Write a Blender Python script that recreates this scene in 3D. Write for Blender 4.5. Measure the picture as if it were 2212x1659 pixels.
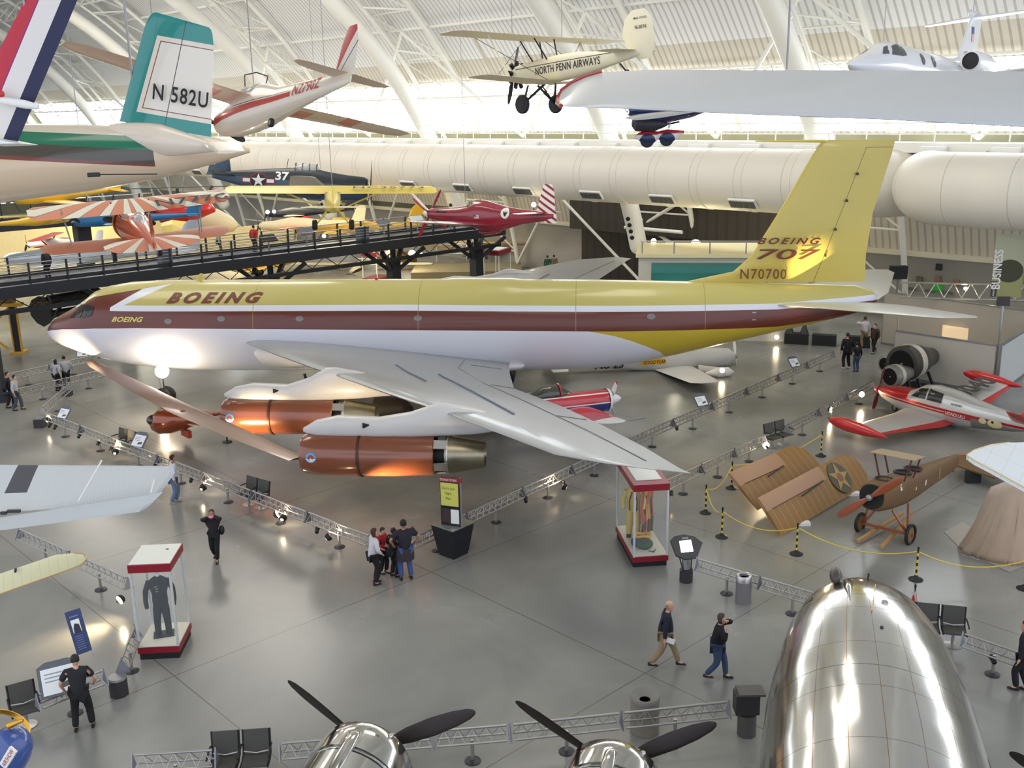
import bpy,bmesh,math,random
from mathutils import Vector as V, Matrix as M, Euler
for o in list(bpy.data.objects): bpy.data.objects.remove(o)
SC=bpy.context.scene; COL=SC.collection
random.seed(7)
# ---------------- camera ----------------
FPX,TH,RO,CH=2213.3,.25963,-.019494,12.98
PW,PH=2212,1659
_c,_s=math.cos(TH),math.sin(TH)
FW=V((0,_c,-_s)); _U=V((0,_s,_c)); _R=V((1,0,0))
CR=_R*math.cos(RO)+_U*math.sin(RO); CU=-_R*math.sin(RO)+_U*math.cos(RO)
CO=V((0,0,CH))
cd=bpy.data.cameras.new('camera'); cam=bpy.data.objects.new('camera',cd); COL.objects.link(cam)
cd.sensor_width=36; cd.lens=FPX/PW*36; cd.clip_end=600; cd.clip_start=.2
cam.matrix_world=M(((CR.x,CU.x,-FW.x,0),(CR.y,CU.y,-FW.y,0),(CR.z,CU.z,-FW.z,CH),(0,0,0,1)))
SC.camera=cam
def ray(x,y): return FW*FPX+CR*(x-PW/2)-CU*(y-PH/2)
def at(x,y,d): r=ray(x,y); return CO+r*(d/r.y)
def gz(x,y,z=0): r=ray(x,y); return CO+r*((z-CH)/r.z)
# hall axes: A along the hall, N towards the far side wall
HA=V((-.68864,.72510,0)); HN=V((.72510,.68864,0))
def hp(n,s,z=0): return HN*n+HA*s+V((0,0,z))
# ---------------- light ----------------
SC.view_settings.view_transform='Standard'; SC.view_settings.look='None'; SC.view_settings.gamma=1
SC.view_settings.exposure=0.16
w=bpy.data.worlds.new('sky'); SC.world=w; w.use_nodes=True
bg=w.node_tree.nodes['Background']; bg.inputs[0].default_value=(.80,.86,1,1); bg.inputs[1].default_value=1.45
def lamp(name,kind,loc,energy,col=(1,.8,.55),target=None,size=.3,spot=60,blend=.6,parent=None):
    l=bpy.data.lights.new(name,kind); l.energy=energy; l.color=col
    if kind=='SPOT': l.spot_size=math.radians(spot); l.spot_blend=blend; l.shadow_soft_size=size
    elif kind=='POINT': l.shadow_soft_size=size
    elif kind=='AREA': l.size=size
    o=bpy.data.objects.new(name,l); COL.objects.link(o); o.location=loc
    if target is not None: o.rotation_euler=(V(target)-V(loc)).to_track_quat('-Z','Y').to_euler()
    return o
# hall high-bay lamps (warm-white), hung below the vault
for n_,s_,e_ in ((10,12,700),(14,48,1100),(34,30,1300),(34,62,2000),(36,95,2600),(14,90,2600)):
    lamp('high_bay_light','AREA',hp(n_,s_,24),e_,(1,.93,.84),hp(n_,s_,0),9)
# added upward area lights with no fixtures, to brighten the vault
for n_,s_,e_ in ((20,30,1150),(22,55,1500),(22,85,2100),(24,5,750)):
    lamp('added_vault_fill','AREA',hp(n_,s_,20),e_,(.97,.98,1),hp(n_+12,s_,32),7)
# ---------------- materials ----------------
MC={}
def srgb(c): 
    f=lambda v: v/12.92 if v<=.04045 else ((v+.055)/1.055)**2.4
    return tuple(f(v/255) for v in c)
def mat(name,rgb,rough=.45,metal=0,emit=0,coat=0,noise=0,nscale=3,bump=0,bscale=40,alpha=1,trans=0):
    if name in MC: return MC[name]
    m=bpy.data.materials.new(name); m.use_nodes=True; nt=m.node_tree; b=nt.nodes['Principled BSDF']; MC[name]=m
    c=srgb(rgb)
    b.inputs['Base Color'].default_value=(*c,1); b.inputs['Roughness'].default_value=rough; b.inputs['Metallic'].default_value=metal
    b.inputs['Coat Weight'].default_value=coat; b.inputs['Coat Roughness'].default_value=.08
    if emit: b.inputs['Emission Color'].default_value=(*c,1); b.inputs['Emission Strength'].default_value=emit
    if alpha<1: b.inputs['Alpha'].default_value=alpha
    if trans: b.inputs['Transmission Weight'].default_value=trans
    if noise or bump:
        tc=nt.nodes.new('ShaderNodeTexCoord'); n=nt.nodes.new('ShaderNodeTexNoise'); n.inputs['Scale'].default_value=nscale; n.inputs['Detail'].default_value=6
        nt.links.new(tc.outputs['Object'],n.inputs['Vector'])
        if noise:
            mx=nt.nodes.new('ShaderNodeMix'); mx.data_type='RGBA'; nt.links.new(n.outputs[0],mx.inputs[0])
            mx.inputs[6].default_value=(*[v*(1-noise) for v in c],1); mx.inputs[7].default_value=(*[min(1,v*(1+noise)) for v in c],1)
            nt.links.new(mx.outputs[2],b.inputs['Base Color'])
        if bump:
            n2=nt.nodes.new('ShaderNodeTexNoise'); n2.inputs['Scale'].default_value=bscale; nt.links.new(tc.outputs['Object'],n2.inputs['Vector'])
            bp=nt.nodes.new('ShaderNodeBump'); bp.inputs['Strength'].default_value=bump; bp.inputs['Distance'].default_value=.02
            nt.links.new(n2.outputs[0],bp.inputs['Height']); nt.links.new(bp.outputs[0],b.inputs['Normal'])
    return m
class X:
    "tiny expression builder over Math nodes"
    def __init__(s,nt,v): s.nt=nt; s.v=v
    def op(s,o,b=None,c=None,rev=False):
        n=s.nt.nodes.new('ShaderNodeMath'); n.operation=o
        a=[s,b,c]
        if rev: a=[b,s,c]
        for i,k in enumerate(a):
            if k is None: continue
            if isinstance(k,X): s.nt.links.new(k.v,n.inputs[i])
            else: n.inputs[i].default_value=k
        return X(s.nt,n.outputs[0])
    def __add__(s,b): return s.op('ADD',b)
    __radd__=__add__
    def __sub__(s,b): return s.op('SUBTRACT',b)
    def __rsub__(s,b): return s.op('SUBTRACT',b,rev=True)
    def __mul__(s,b): return s.op('MULTIPLY',b)
    __rmul__=__mul__
    def __truediv__(s,b): return s.op('DIVIDE',b)
    def __gt__(s,b): return s.op('GREATER_THAN',b)
    def __lt__(s,b): return s.op('LESS_THAN',b)
    def __and__(s,b): return s.op('MULTIPLY',b)
    def __or__(s,b): return s.op('MAXIMUM',b)
    def inv(s): return 1-s
    def abs(s): return s.op('ABSOLUTE')
    def mod(s,b): return s.op('FLOORED_MODULO',b)
    def atan2(s,b): return s.op('ARCTAN2',b)
    def sqrt(s): return s.op('SQRT')
    def sin(s): return s.op('SINE')
    def lin(s,pts):
        r=None
        for (x0,y0),(x1,y1) in zip(pts,pts[1:]):
            n=s.nt.nodes.new('ShaderNodeMapRange'); s.nt.links.new(s.v,n.inputs[0])
            n.inputs[1].default_value=x0;n.inputs[2].default_value=x1;n.inputs[3].default_value=0;n.inputs[4].default_value=y1-y0
            t=X(s.nt,n.outputs[0]); r=t if r is None else r+t
        return r+pts[0][1]
def pat(name,fn,rough=.4,metal=0,coat=0,bump=None,noise=.04):
    "fn(x,y,z)-> list of (mask or None, rgb[, metallic]) painted in order"
    if name in MC: return MC[name]
    m=bpy.data.materials.new(name); m.use_nodes=True; nt=m.node_tree; b=nt.nodes['Principled BSDF']; MC[name]=m
    tc=nt.nodes.new('ShaderNodeTexCoord'); sp=nt.nodes.new('ShaderNodeSeparateXYZ'); nt.links.new(tc.outputs['Object'],sp.inputs[0])
    x,y,z=[X(nt,sp.outputs[i]) for i in range(3)]
    cur=None
    for it in fn(x,y,z):
        mk,rgb=it[:2]; c=(*srgb(rgb),1)
        if cur is None:
            n=nt.nodes.new('ShaderNodeRGB'); n.outputs[0].default_value=c; cur=n.outputs[0]; continue
        mx=nt.nodes.new('ShaderNodeMix'); mx.data_type='RGBA'; nt.links.new(mk.v,mx.inputs[0]); nt.links.new(cur,mx.inputs[6]); mx.inputs[7].default_value=c; cur=mx.outputs[2]
    if noise:
        n=nt.nodes.new('ShaderNodeTexNoise'); n.inputs['Scale'].default_value=.8; n.inputs['Detail'].default_value=5; nt.links.new(tc.outputs['Object'],n.inputs['Vector'])
        mr=nt.nodes.new('ShaderNodeMapRange'); nt.links.new(n.outputs[0],mr.inputs[0]); mr.inputs[3].default_value=1-noise; mr.inputs[4].default_value=1+noise
        mx=nt.nodes.new('ShaderNodeVectorMath'); mx.operation='SCALE'; nt.links.new(cur,mx.inputs[0]); nt.links.new(mr.outputs[0],mx.inputs[3]); cur=mx.outputs[0]
    nt.links.new(cur,b.inputs['Base Color']); b.inputs['Roughness'].default_value=rough; b.inputs['Metallic'].default_value=metal
    b.inputs['Coat Weight'].default_value=coat; b.inputs['Coat Roughness'].default_value=.06
    if bump:
        h=bump(x,y,z); bp=nt.nodes.new('ShaderNodeBump'); bp.inputs['Strength'].default_value=.6; bp.inputs['Distance'].default_value=.05
        nt.links.new(h.v,bp.inputs['Height']); nt.links.new(bp.outputs[0],b.inputs['Normal'])
    return m
# ---------------- mesh builder ----------------
def prp(v):
    v=V(v).normalized(); a=V((0,0,1)) if abs(v.z)<.9 else V((1,0,0)); u=v.cross(a).normalized(); return u,v.cross(u).normalized()
class MB:
    def __init__(s): s.v=[];s.f=[]
    def ring(s,pts): i=len(s.v); s.v+= [V(p) for p in pts]; return list(range(i,i+len(pts)))
    def skin(s,rings,closed=True,cap=True):
        rs=[s.ring(r) for r in rings]; n=len(rs[0])
        for a,b in zip(rs,rs[1:]):
            for i in range(n if closed else n-1):
                j=(i+1)%n; s.f.append((a[i],a[j],b[j],b[i]))
        if cap and closed: s.f.append(tuple(reversed(rs[0]))); s.f.append(tuple(rs[-1]))
        return s
    def box(s,c,d,R=None,taper=1):
        c=V(c);x,y,z=[k/2 for k in d]; p=[]
        for dz in (-z,z):
            t=taper if dz>0 else 1
            for a,b in ((-x,-y),(x,-y),(x,y),(-x,y)):
                q=V((a*t,b*t,dz)); p.append(c+(R@q if R else q))
        i=len(s.v); s.v+=p
        s.f+=[tuple(i+k for k in f) for f in ((3,2,1,0),(4,5,6,7),(0,1,5,4),(1,2,6,5),(2,3,7,6),(3,0,4,7))]
        return s
    def bar(s,p,q,w,h,up=(0,0,1)):
        p,q=V(p),V(q); d=q-p; u=d.normalized(); r=u.cross(V(up)).normalized(); t=r.cross(u)
        R=M((u,r,t)).transposed(); return s.box((p+q)/2,(d.length,w,h),R)
    def tube(s,p,q,r,r2=None,n=8,cap=True):
        p,q=V(p),V(q); u,w=prp(q-p); r2=r if r2 is None else r2
        return s.skin([[o+(u*math.cos(t)+w*math.sin(t))*k for t in [2*math.pi*i/n for i in range(n)]] for o,k in ((p,r),(q,r2))],cap=cap)
    def path(s,pts,r,n=6,flat=1):
        pts=[V(p) for p in pts]; rr=[]
        rs=r if isinstance(r,(list,tuple)) else [r]*len(pts)
        u=None
        for i,p in enumerate(pts):
            d=(pts[min(i+1,len(pts)-1)]-pts[max(i-1,0)]).normalized()
            if u is None: u,w=prp(d)
            else: u=(u-d*u.dot(d)).normalized(); w=d.cross(u)
            rr.append([p+(u*math.cos(t)+w*math.sin(t)*flat)*rs[i] for t in [2*math.pi*k/n for k in range(n)]])
        return s.skin(rr)
    def lathe(s,prof,n=24,o=(0,0,0),ax=(0,0,1),cap=True,ysc=1):
        o=V(o);ax=V(ax).normalized();u,w=prp(ax)
        return s.skin([[o+ax*h+(u*math.cos(t)+w*math.sin(t)*ysc)*max(r,1e-4) for t in [2*math.pi*i/n for i in range(n)]] for r,h in prof],cap=cap)
    def ball(s,c,r,n=16,m=10):
        c=V(c); r=V(r) if not isinstance(r,(int,float)) else V((r,r,r))
        return s.skin([[c+V((r.x*math.cos(t)*math.sin(a),r.y*math.sin(t)*math.sin(a),-r.z*math.cos(a))) for t in [2*math.pi*i/n for i in range(n)]] for a in [math.pi*max(.001,min(.999,k/m)) for k in range(m+1)]])
    def prism(s,poly,d):
        "polygon (3D pts) extruded by vector d"
        d=V(d); a=s.ring(poly); b=s.ring([V(p)+d for p in poly]); n=len(poly)
        s.f.append(tuple(reversed(a))); s.f.append(tuple(b))
        for i in range(n): j=(i+1)%n; s.f.append((a[i],a[j],b[j],b[i]))
        return s
    def quad(s,*p): s.f.append(tuple(s.ring(p))); return s
    def fus(s,secs,n=32,pw=2.0):
        "secs: (x,zc,ry,rzt,rzb[,yc])"
        rr=[]
        for q in secs:
            x,zc,ry,rt,rb=q[:5]; yc=q[5] if len(q)>5 else 0; r=[]
            for i in range(n):
                t=2*math.pi*i/n; c,sn=math.cos(t),math.sin(t)
                c=math.copysign(abs(c)**(2/pw),c); sn=math.copysign(abs(sn)**(2/pw),sn)
                r.append(V((x,yc+ry*c,zc+(rt if sn>0 else rb)*sn)))
            rr.append(r)
        return s.skin(rr)
    def wing(s,secs,up=(0,0,1),ch=(1,0,0),camber=.0,n=9):
        "secs: (LE point, chord, thickness)"
        up=V(up).normalized(); ch=V(ch).normalized(); xs=[(1-math.cos(math.pi*i/n))/2 for i in range(n+1)]
        f=lambda x:(1.4845*math.sqrt(x)-.63*x-1.758*x*x+1.4215*x**3-.5075*x**4)
        rr=[]
        for q in secs:
            le,c,t=q[:3]; le=V(le); dch=V(q[3]).normalized() if len(q)>3 else ch
            T=[le+dch*c*x+up*(t*f(x)+camber*c*4*x*(1-x)) for x in xs]
            B=[le+dch*c*x-up*(t*f(x)-camber*c*4*x*(1-x)) for x in reversed(xs[1:])]
            rr.append(T+B)
        return s.skin(rr)
    def build(s,name,m,parent=None,smooth=None,label=None):
        me=bpy.data.meshes.new(name); me.from_pydata([tuple(v) for v in s.v],[],s.f); me.validate()
        bm=bmesh.new(); bm.from_mesh(me); bmesh.ops.recalc_face_normals(bm,faces=bm.faces)
        bm.to_mesh(me); bm.free()
        if m: me.materials.append(m)
        if smooth is not None:
            me.polygons.foreach_set('use_smooth',[True]*len(me.polygons)); me.set_sharp_from_angle(angle=math.radians(smooth))
        o=bpy.data.objects.new(name,me); COL.objects.link(o)
        if parent: o.parent=parent
        if label: o['label']=label
        return o
def tag(o,label=None,cat=None,group=None,kind=None):
    if label: o['label']=label
    if cat: o['category']=cat
    if group: o['group']=group
    if kind: o['kind']=kind
    return o
def thing(name,label,cat,loc=(0,0,0),rz=0,group=None,eul=None,sc=1):
    o=bpy.data.objects.new(name,None); COL.objects.link(o); o.location=loc; o.empty_display_size=.3
    o.rotation_euler=eul if eul else (0,0,rz); o.scale=(sc,sc,sc); return tag(o,label,cat,group)
def pose(name,label,cat,p,group=None): return thing(name,label,cat,p[:3],eul=p[3:6],sc=p[6],group=group)
def kids(o): return [c for c in ALLO() if c.parent==o]
def ALLO(): return list(COL.objects)
def dup(root,loc,rz,label=None,group=None,ch=None):
    r=root.copy(); COL.objects.link(r); r.location=loc; r.rotation_euler=(0,0,rz)
    if label: r['label']=label
    if group: r['group']=group
    for c in root.children:
        d=c.copy(); COL.objects.link(d); d.parent=r
        for g in c.children: e=g.copy(); COL.objects.link(e); e.parent=d
    return r
_tx={}
def text(name,body,m,parent,fn,h=1.0,xs=1,shear=0,sub=0,bold=0,label=None,space=1,align='LEFT'):
    "fn(u,v)->local point ; h = cap height"
    c=bpy.data.curves.new(name,'FONT'); c.body=body; c.shear=shear; c.space_character=space; c.offset=bold; c.align_x=align; c.resolution_u=3
    o=bpy.data.objects.new(name,c); COL.objects.link(o)
    dg=bpy.context.evaluated_depsgraph_get(); me=bpy.data.meshes.new_from_object(o.evaluated_get(dg)); bpy.data.objects.remove(o)
    k=h/.69
    if sub:
        bm=bmesh.new(); bm.from_mesh(me)
        for i in range(1,sub):
            g=list(bm.verts)+list(bm.edges)+list(bm.faces)
            bmesh.ops.bisect_plane(bm,geom=g,plane_co=(0,.72*i/sub,0),plane_no=(0,1,0))
        bm.to_mesh(me); bm.free()
    for v in me.vertices: v.co=fn(v.co.x*k*xs,v.co.y*k)
    me.materials.clear(); me.materials.append(m)
    o=bpy.data.objects.new(name,me); COL.objects.link(o); o.parent=parent
    if label: o['label']=label
    return o
def planar(o,u,v):
    o,u,v=V(o),V(u).normalized(),V(v).normalized(); return lambda a,b:o+u*a+v*b
def secint(secs,x):
    for a,b in zip(secs,secs[1:]):
        if a[0]<=x<=b[0]: t=(x-a[0])/max(1e-6,b[0]-a[0]); return [p+(q-p)*t for p,q in zip(a,b)]
    return secs[-1] if x>secs[-1][0] else secs[0]
def fsurf(secs,x,z,side=-1,pw=2.0,off=.012):
    q=secint(secs,x); zc,ry,rt,rb=q[1:5]; r=rt if z>zc else rb; t=min(1,abs(z-zc)/max(r,1e-3))
    y=ry*(1-t**pw)**(1/pw); nz=(z-zc)/max(r,1e-3)**2; ny=y/max(ry,1e-3)**2; L=math.hypot(nz,ny) or 1
    return V((x,side*(y+off*ny/L),z+off*nz/L))
def disc_on(name,m,parent,fn,r,n=20,r0=0):
    return patch(name,m,parent,fn,[(r*math.cos(2*math.pi*i/n),r*math.sin(2*math.pi*i/n)) for i in range(n)],1)
def star_on(name,m,parent,fn,r,rot=0,ri=.38):
    return patch(name,m,parent,fn,[((r if i%2==0 else r*ri)*math.sin(math.pi*i/5+rot),(r if i%2==0 else r*ri)*math.cos(math.pi*i/5+rot)) for i in range(10)],2)
def poly_on(name,m,parent,fn,pts): return patch(name,m,parent,fn,pts,2)
def patch(name,m,par,fn,pts,sub=4):
    "curved patch: polygon in (u,v) laid on a surface by rings towards its centroid"
    n=len(pts); E_=[]
    for i in range(n):
        a,b=pts[i],pts[(i+1)%n]; E_+=[(a[0]+(b[0]-a[0])*k/sub,a[1]+(b[1]-a[1])*k/sub) for k in range(sub)]
    cx=sum(p[0] for p in pts)/n; cy=sum(p[1] for p in pts)/n; mb=MB(); R_=[mb.ring([fn(cx+(x-cx)*f,cy+(y-cy)*f) for x,y in E_]) for f in (1,.66,.33)]
    c=mb.ring([fn(cx,cy)])[0]; N=len(E_)
    for A_,B_ in zip(R_,R_[1:]):
        for i in range(N): mb.f.append((A_[i],A_[(i+1)%N],B_[(i+1)%N],B_[i]))
    for i in range(N): mb.f.append((R_[-1][i],R_[-1][(i+1)%N],c))
    return mb.build(name,m,par,60)
OR=('first','second','third','fourth','fifth','sixth','seventh','eighth','ninth','tenth','eleventh','twelfth','thirteenth','fourteenth','fifteenth','sixteenth','seventeenth','eighteenth','nineteenth','twentieth')
def ordn(i):
    i+=1
    if i<=20: return OR[i-1]
    t=('twenty','thirty')[i//10-2]; return t+'-'+OR[i%10-1] if i%10 else ('','','twentieth','thirtieth')[i//10]
def pipe_mat(n,c,**k): return mat(n,c,**k)
WHITE=mat('white_paint',(236,236,230),.4)
STEEL=mat('white_steel',(238,236,226),.45)
BLK=mat('black_rubber',(26,26,28),.6)
DARK=mat('dark_metal',(58,58,62),.45,.3)
GREY=mat('grey_metal',(150,150,150),.35,.6)
CHROME=mat('polished_aluminium',(190,190,186),.12,1,noise=.06,nscale=1.5,bump=.12,bscale=2.5)
ALU=mat('brushed_aluminium',(200,200,196),.3,.9,noise=.08)
GLASS=mat('smoked_glass',(70,72,68),.08,0,alpha=.55)
CLEAR=mat('clear_glass',(235,245,245),.03,0,alpha=.05)
LAMPW=mat('lit_halogen',(255,232,190),.4,emit=30)
def strut(mb,a,b,r): mb.tube(a,b,r,n=6)
# ================= SETTING =================
def fl_pat():
    m=bpy.data.materials.new('polished_concrete'); m.use_nodes=True; nt=m.node_tree; b=nt.nodes['Principled BSDF']
    tc=nt.nodes.new('ShaderNodeTexCoord'); sp=nt.nodes.new('ShaderNodeSeparateXYZ'); nt.links.new(tc.outputs['Object'],sp.inputs[0])
    x,y=X(nt,sp.outputs[0]),X(nt,sp.outputs[1])
    n=nt.nodes.new('ShaderNodeTexNoise'); n.inputs['Scale'].default_value=.22; n.inputs['Detail'].default_value=8; n.inputs['Distortion'].default_value=.6; nt.links.new(tc.outputs['Object'],n.inputs['Vector'])
    cr=nt.nodes.new('ShaderNodeValToRGB'); nt.links.new(n.outputs[0],cr.inputs[0])
    cr.color_ramp.elements[0].position=.3; cr.color_ramp.elements[0].color=(*srgb((118,119,114)),1); cr.color_ramp.elements[1].position=.7; cr.color_ramp.elements[1].color=(*srgb((148,148,141)),1)
    # saw-cut joints on an 6.1 m grid along the hall axes
    jn=((x-2.2+25).mod(8)<.03)|((y-13.7+72).mod(8)<.03)
    mx=nt.nodes.new('ShaderNodeMix'); mx.data_type='RGBA'; nt.links.new(jn.v,mx.inputs[0]); nt.links.new(cr.outputs[0],mx.inputs[6]); mx.inputs[7].default_value=(*srgb((104,98,86)),1)
    nt.links.new(mx.outputs[2],b.inputs['Base Color'])
    r=nt.nodes.new('ShaderNodeMapRange'); nt.links.new(n.outputs[0],r.inputs[0]); r.inputs[3].default_value=.16; r.inputs[4].default_value=.34; nt.links.new(r.outputs[0],b.inputs['Roughness'])
    b.inputs['Specular IOR Level'].default_value=.5
    return m
mb=MB(); fl=[(-20,-30),(70,-30),(70,175),(-20,175)]
mb.box((25,72,-.1),(90,206,.2))
fo=mb.build('floor',fl_pat()); fo.rotation_euler=(0,0,math.atan2(HN.y,HN.x)); fo['kind']='structure'
# hall-local frame: x = HN, y = HA
HR=math.atan2(HN.y,HN.x)
def hobj(mb,name,m,smooth=None,kind='structure'):
    o=mb.build(name,m,None,smooth); o.rotation_euler=(0,0,HR)
    if kind: o['kind']=kind
    return o
CN,CZ,CRAD=24,-6,38
def corr(name,rgb,k,rough=.55):
    return pat(name,lambda x,y,z:[(None,rgb),(((y*k).mod(1)<.3),tuple(int(v*.84) for v in rgb))],rough,noise=.03)
roofm=corr('corrugated_white_roof',(228,227,224),2.2)
wallm=corr('corrugated_cream_wall',(206,198,182),2.2)
def arc(r,z): return CN+math.sqrt(max(0,r*r-(z-CZ)**2))
def vault(z0,z1,k,r=CRAD,over=False):
    pts=[]
    a0=math.asin((z0-CZ)/r); a1=math.asin((z1-CZ)/r) if not over else math.radians(138)
    for i in range(k+1):
        a=a0+(a1-a0)*i/k; pts.append((CN+r*math.cos(a),CZ+r*math.sin(a)))
    return pts
def vshell(name,pts,s0,s1,m):
    mb=MB(); 
    o=[(n+.25*math.cos(math.atan2(z-CZ,n-CN)),z+.25*math.sin(math.atan2(z-CZ,n-CN))) for n,z in pts]
    prof=pts+o[::-1]
    mb.skin([[V((n,s,z)) for n,z in prof] for s in (s0,s1)])
    return hobj(mb,name,m,30)
vshell('wall_far_lower',vault(4.3,11.5,8),-5,170,wallm)
SKYM=mat('bright_daylight_glass',(240,246,255),.2,emit=7)
vshell('wall_far_upper',vault(15.2,16.9,3),-5,170,wallm)
vshell('ceiling',vault(16.9,20,30,over=True),-5,170,roofm)
# clerestory windows: panes between mullions
wi=0
for k in range(28):
    s0=-5+k*6.25
    if s0>=170: break
    o=vshell('window_%d'%(k+1),vault(11.5,15.2,3),s0+.12,s0+6.13,SKYM)
mb=MB()
for k in range(29): 
    s0=-5+k*6.25
    for a,b in zip(vault(11.5,15.2,3,37.9),vault(11.5,15.2,3,37.9)[1:]): mb.bar((a[0],s0,a[1]),(b[0],s0,b[1]),.24,.3,(0,1,0))
hobj(mb,'trim_1',STEEL)
# ledge and the plain wall below it
mb=MB().box((61.1,82,4.22),(1.9,175,.28)); hobj(mb,'trim_2',mat('cream_ledge',(214,204,180),.5))
lw=mat('plain_grey_wall',(176,172,164),.7,noise=.03)
mb=MB().box((61.9,82,2.05),(.3,175,4.1)); hobj(mb,'wall_far_base',lw)
mb=MB().box((25,158,15),(90,.4,30)); hobj(mb,'wall_end',mat('far_end_wall',(120,118,92),.8,noise=.3,nscale=.15))
mb=MB().box((22,156.5,3),(74,.3,6)); hobj(mb,'wall_end_lower',mat('far_end_olive',(122,118,92),.7))
mb=MB().box((60.5,88,6.25),(.16,56,3.7)); hobj(mb,'wall_dark_gallery',mat('olive_gallery_panel',(84,84,64),.8,noise=.15,nscale=.5))
# back side of the vault towards the camera's right (closes the hall end)
# ---- catwalk ----
cat_=thing('catwalk','long white maintenance catwalk with railings running below the bright clerestory windows','catwalk',(0,0,0),HR)
mb=MB().box((53.2,82,10.95),(1.5,175,.12)); mb.box((52.4,82,10.8),(.12,175,.5)); mb.box((53.9,82,10.8),(.12,175,.5)); mb.build('deck',STEEL,cat_)
mb=MB()
for zz in (11.5,12.05): mb.box((52.45,82,zz),(.06,175,.06))
mb.build('handrail',STEEL,cat_)
mb=MB()
for k in range(95): mb.box((52.45,-4+k*1.85,11.5),(.05,.05,1.1))
q=mb.build('railing_posts',STEEL,cat_); q['kind']='stuff'
mb=MB()
mb=None
for k in range(30): MB().box((53.1,-3+k*6,10.35),(2.2,.12,.7)).build('bracket',STEEL,cat_)
# small boxes and lamps under the catwalk
for k in range(26):
    s=2+k*3.6; t=tag(MB().box((0,0,0),(.5,1.3,.28)).build('fixture_box',WHITE),'white fixture box on the side of the long catwalk, %s from the right'%ordn(k),'fixture','fixture boxes on the catwalk')
    t.location=hp(52.1,s,10.75); t.rotation_euler=(0,0,HR)
yl=mat('warm_strip_light',(255,225,130),.4,emit=2.6)
for k in range(34):
    s=36+k*2.9; t=tag(MB().box((0,0,0),(.3,1.2,.12)).build('strip_light',yl),'small yellow strip light below the catwalk over the duct, %s from the right'%ordn(k),'light','strip lights below the catwalk')
    t.location=hp(54.2,s,10.35); t.rotation_euler=(0,0,HR)
# upper rim wall between duct and windows
mb=MB().box((56.2,82,10.6),(.2,175,1.5)); hobj(mb,'trim_3',mat('olive_rim_panel',(150,148,120),.7))
# ---- arch frames (trusses) ----
def tube_arc(mb,r,s,z0,a1,rad,n=12,k=26):
    a0=math.asin((z0-CZ)/r); pts=[V((CN+r*math.cos(a),s,CZ+r*math.sin(a))) for a in [a0+(a1-a0)*i/k for i in range(k+1)]]
    mb.path(pts,rad,n); return pts
A1=math.radians(112)
for i,s in enumerate((-4,14,31,46.5,65.5,85,106,128,150)):
    t=thing('arch_truss','white steel roof arch carrying a fat round duct, %s from the right'%ordn(i),'roof truss',(0,0,0),HR,group='white arch trusses of the vault')
    mb=MB(); tube_arc(mb,34.2,s,3.6,A1,.62,16,30)
    a0=math.asin((3.6-CZ)/34.2); e=V((CN+34.2*math.cos(a0),s,3.6)); mb.ball(e,.62); mb.build('round_duct',STEEL,t,60)
    d=MB()
    for zz in (4.3,4.75,5.2,5.65): 
        if i>6: break
        n_=CN+math.sqrt(34.2**2-(zz-CZ)**2)-.6; d.tube((n_+.05,s-.1,zz),(n_-.12,s-.15,zz-.03),.15,n=10)
    d.build('duct_lamp',BLK,t,40) if i<=6 else None
    for nm,r_,ds in (('outer_chord',37.3,-2.6),('outer_chord',37.3,2.6)):
        mb=MB(); tube_arc(mb,r_,s+ds,0.1,A1,.19,8,28); mb.build(nm,STEEL,t,60)
    mb=MB(); tube_arc(mb,35.6,s,11,A1,.13,8,28); mb.build('inner_chord',STEEL,t,60)
    mb=MB(); K=15; a0=math.asin((1.5-CZ)/37.3)
    for k in range(K):
        a,b=a0+(A1-a0)*k/K,a0+(A1-a0)*(k+1)/K; P_=lambda r,a,ds:V((CN+r*math.cos(a),s+ds,CZ+r*math.sin(a)))
        mb.tube(P_(37.3,a,-2.6),P_(37.3,b,2.6),.07,n=6); mb.tube(P_(37.3,a,-2.6),P_(37.3,a,2.6),.07,n=6)
        if k>1: mb.tube(P_(37.3,a,-2.6),P_(35.6,(a+b)/2,0),.075,n=6); mb.tube(P_(37.3,a,2.6),P_(35.6,(a+b)/2,0),.075,n=6)
    mb.build('web_bracing',STEEL,t,60)
# purlins along the vault
for k in range(12):
    a=math.radians(27+k*7.6)
    mb=MB(); P_=lambda r,s:V((CN+r*math.cos(a),s,CZ+r*math.sin(a)))
    mb.tube(P_(37.6,-5),P_(37.6,157),.1,n=6)
    o=mb.build('purlin',STEEL,None,60); o.rotation_euler=(0,0,HR); tag(o,'long thin white purlin along the vaulted roof, %s up from the windows'%ordn(k),'purlin','roof purlins')
    if k%3==1:
        mb=MB(); mb.tube(P_(35.4,-5),P_(35.4,157),.09,n=6)
        for q in range(53):
            s=-4+q*3; mb.tube(P_(37.5,s),P_(35.4,s+1.5),.05,n=5); mb.tube(P_(35.4,s+1.5),P_(37.5,s+3),.05,n=5)
        o=mb.build('lattice_girder',STEEL,None,60); o.rotation_euler=(0,0,HR); tag(o,'white lattice girder under the roof, %s up from the windows'%ordn(k//3),'girder','lattice girders under the roof')
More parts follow.
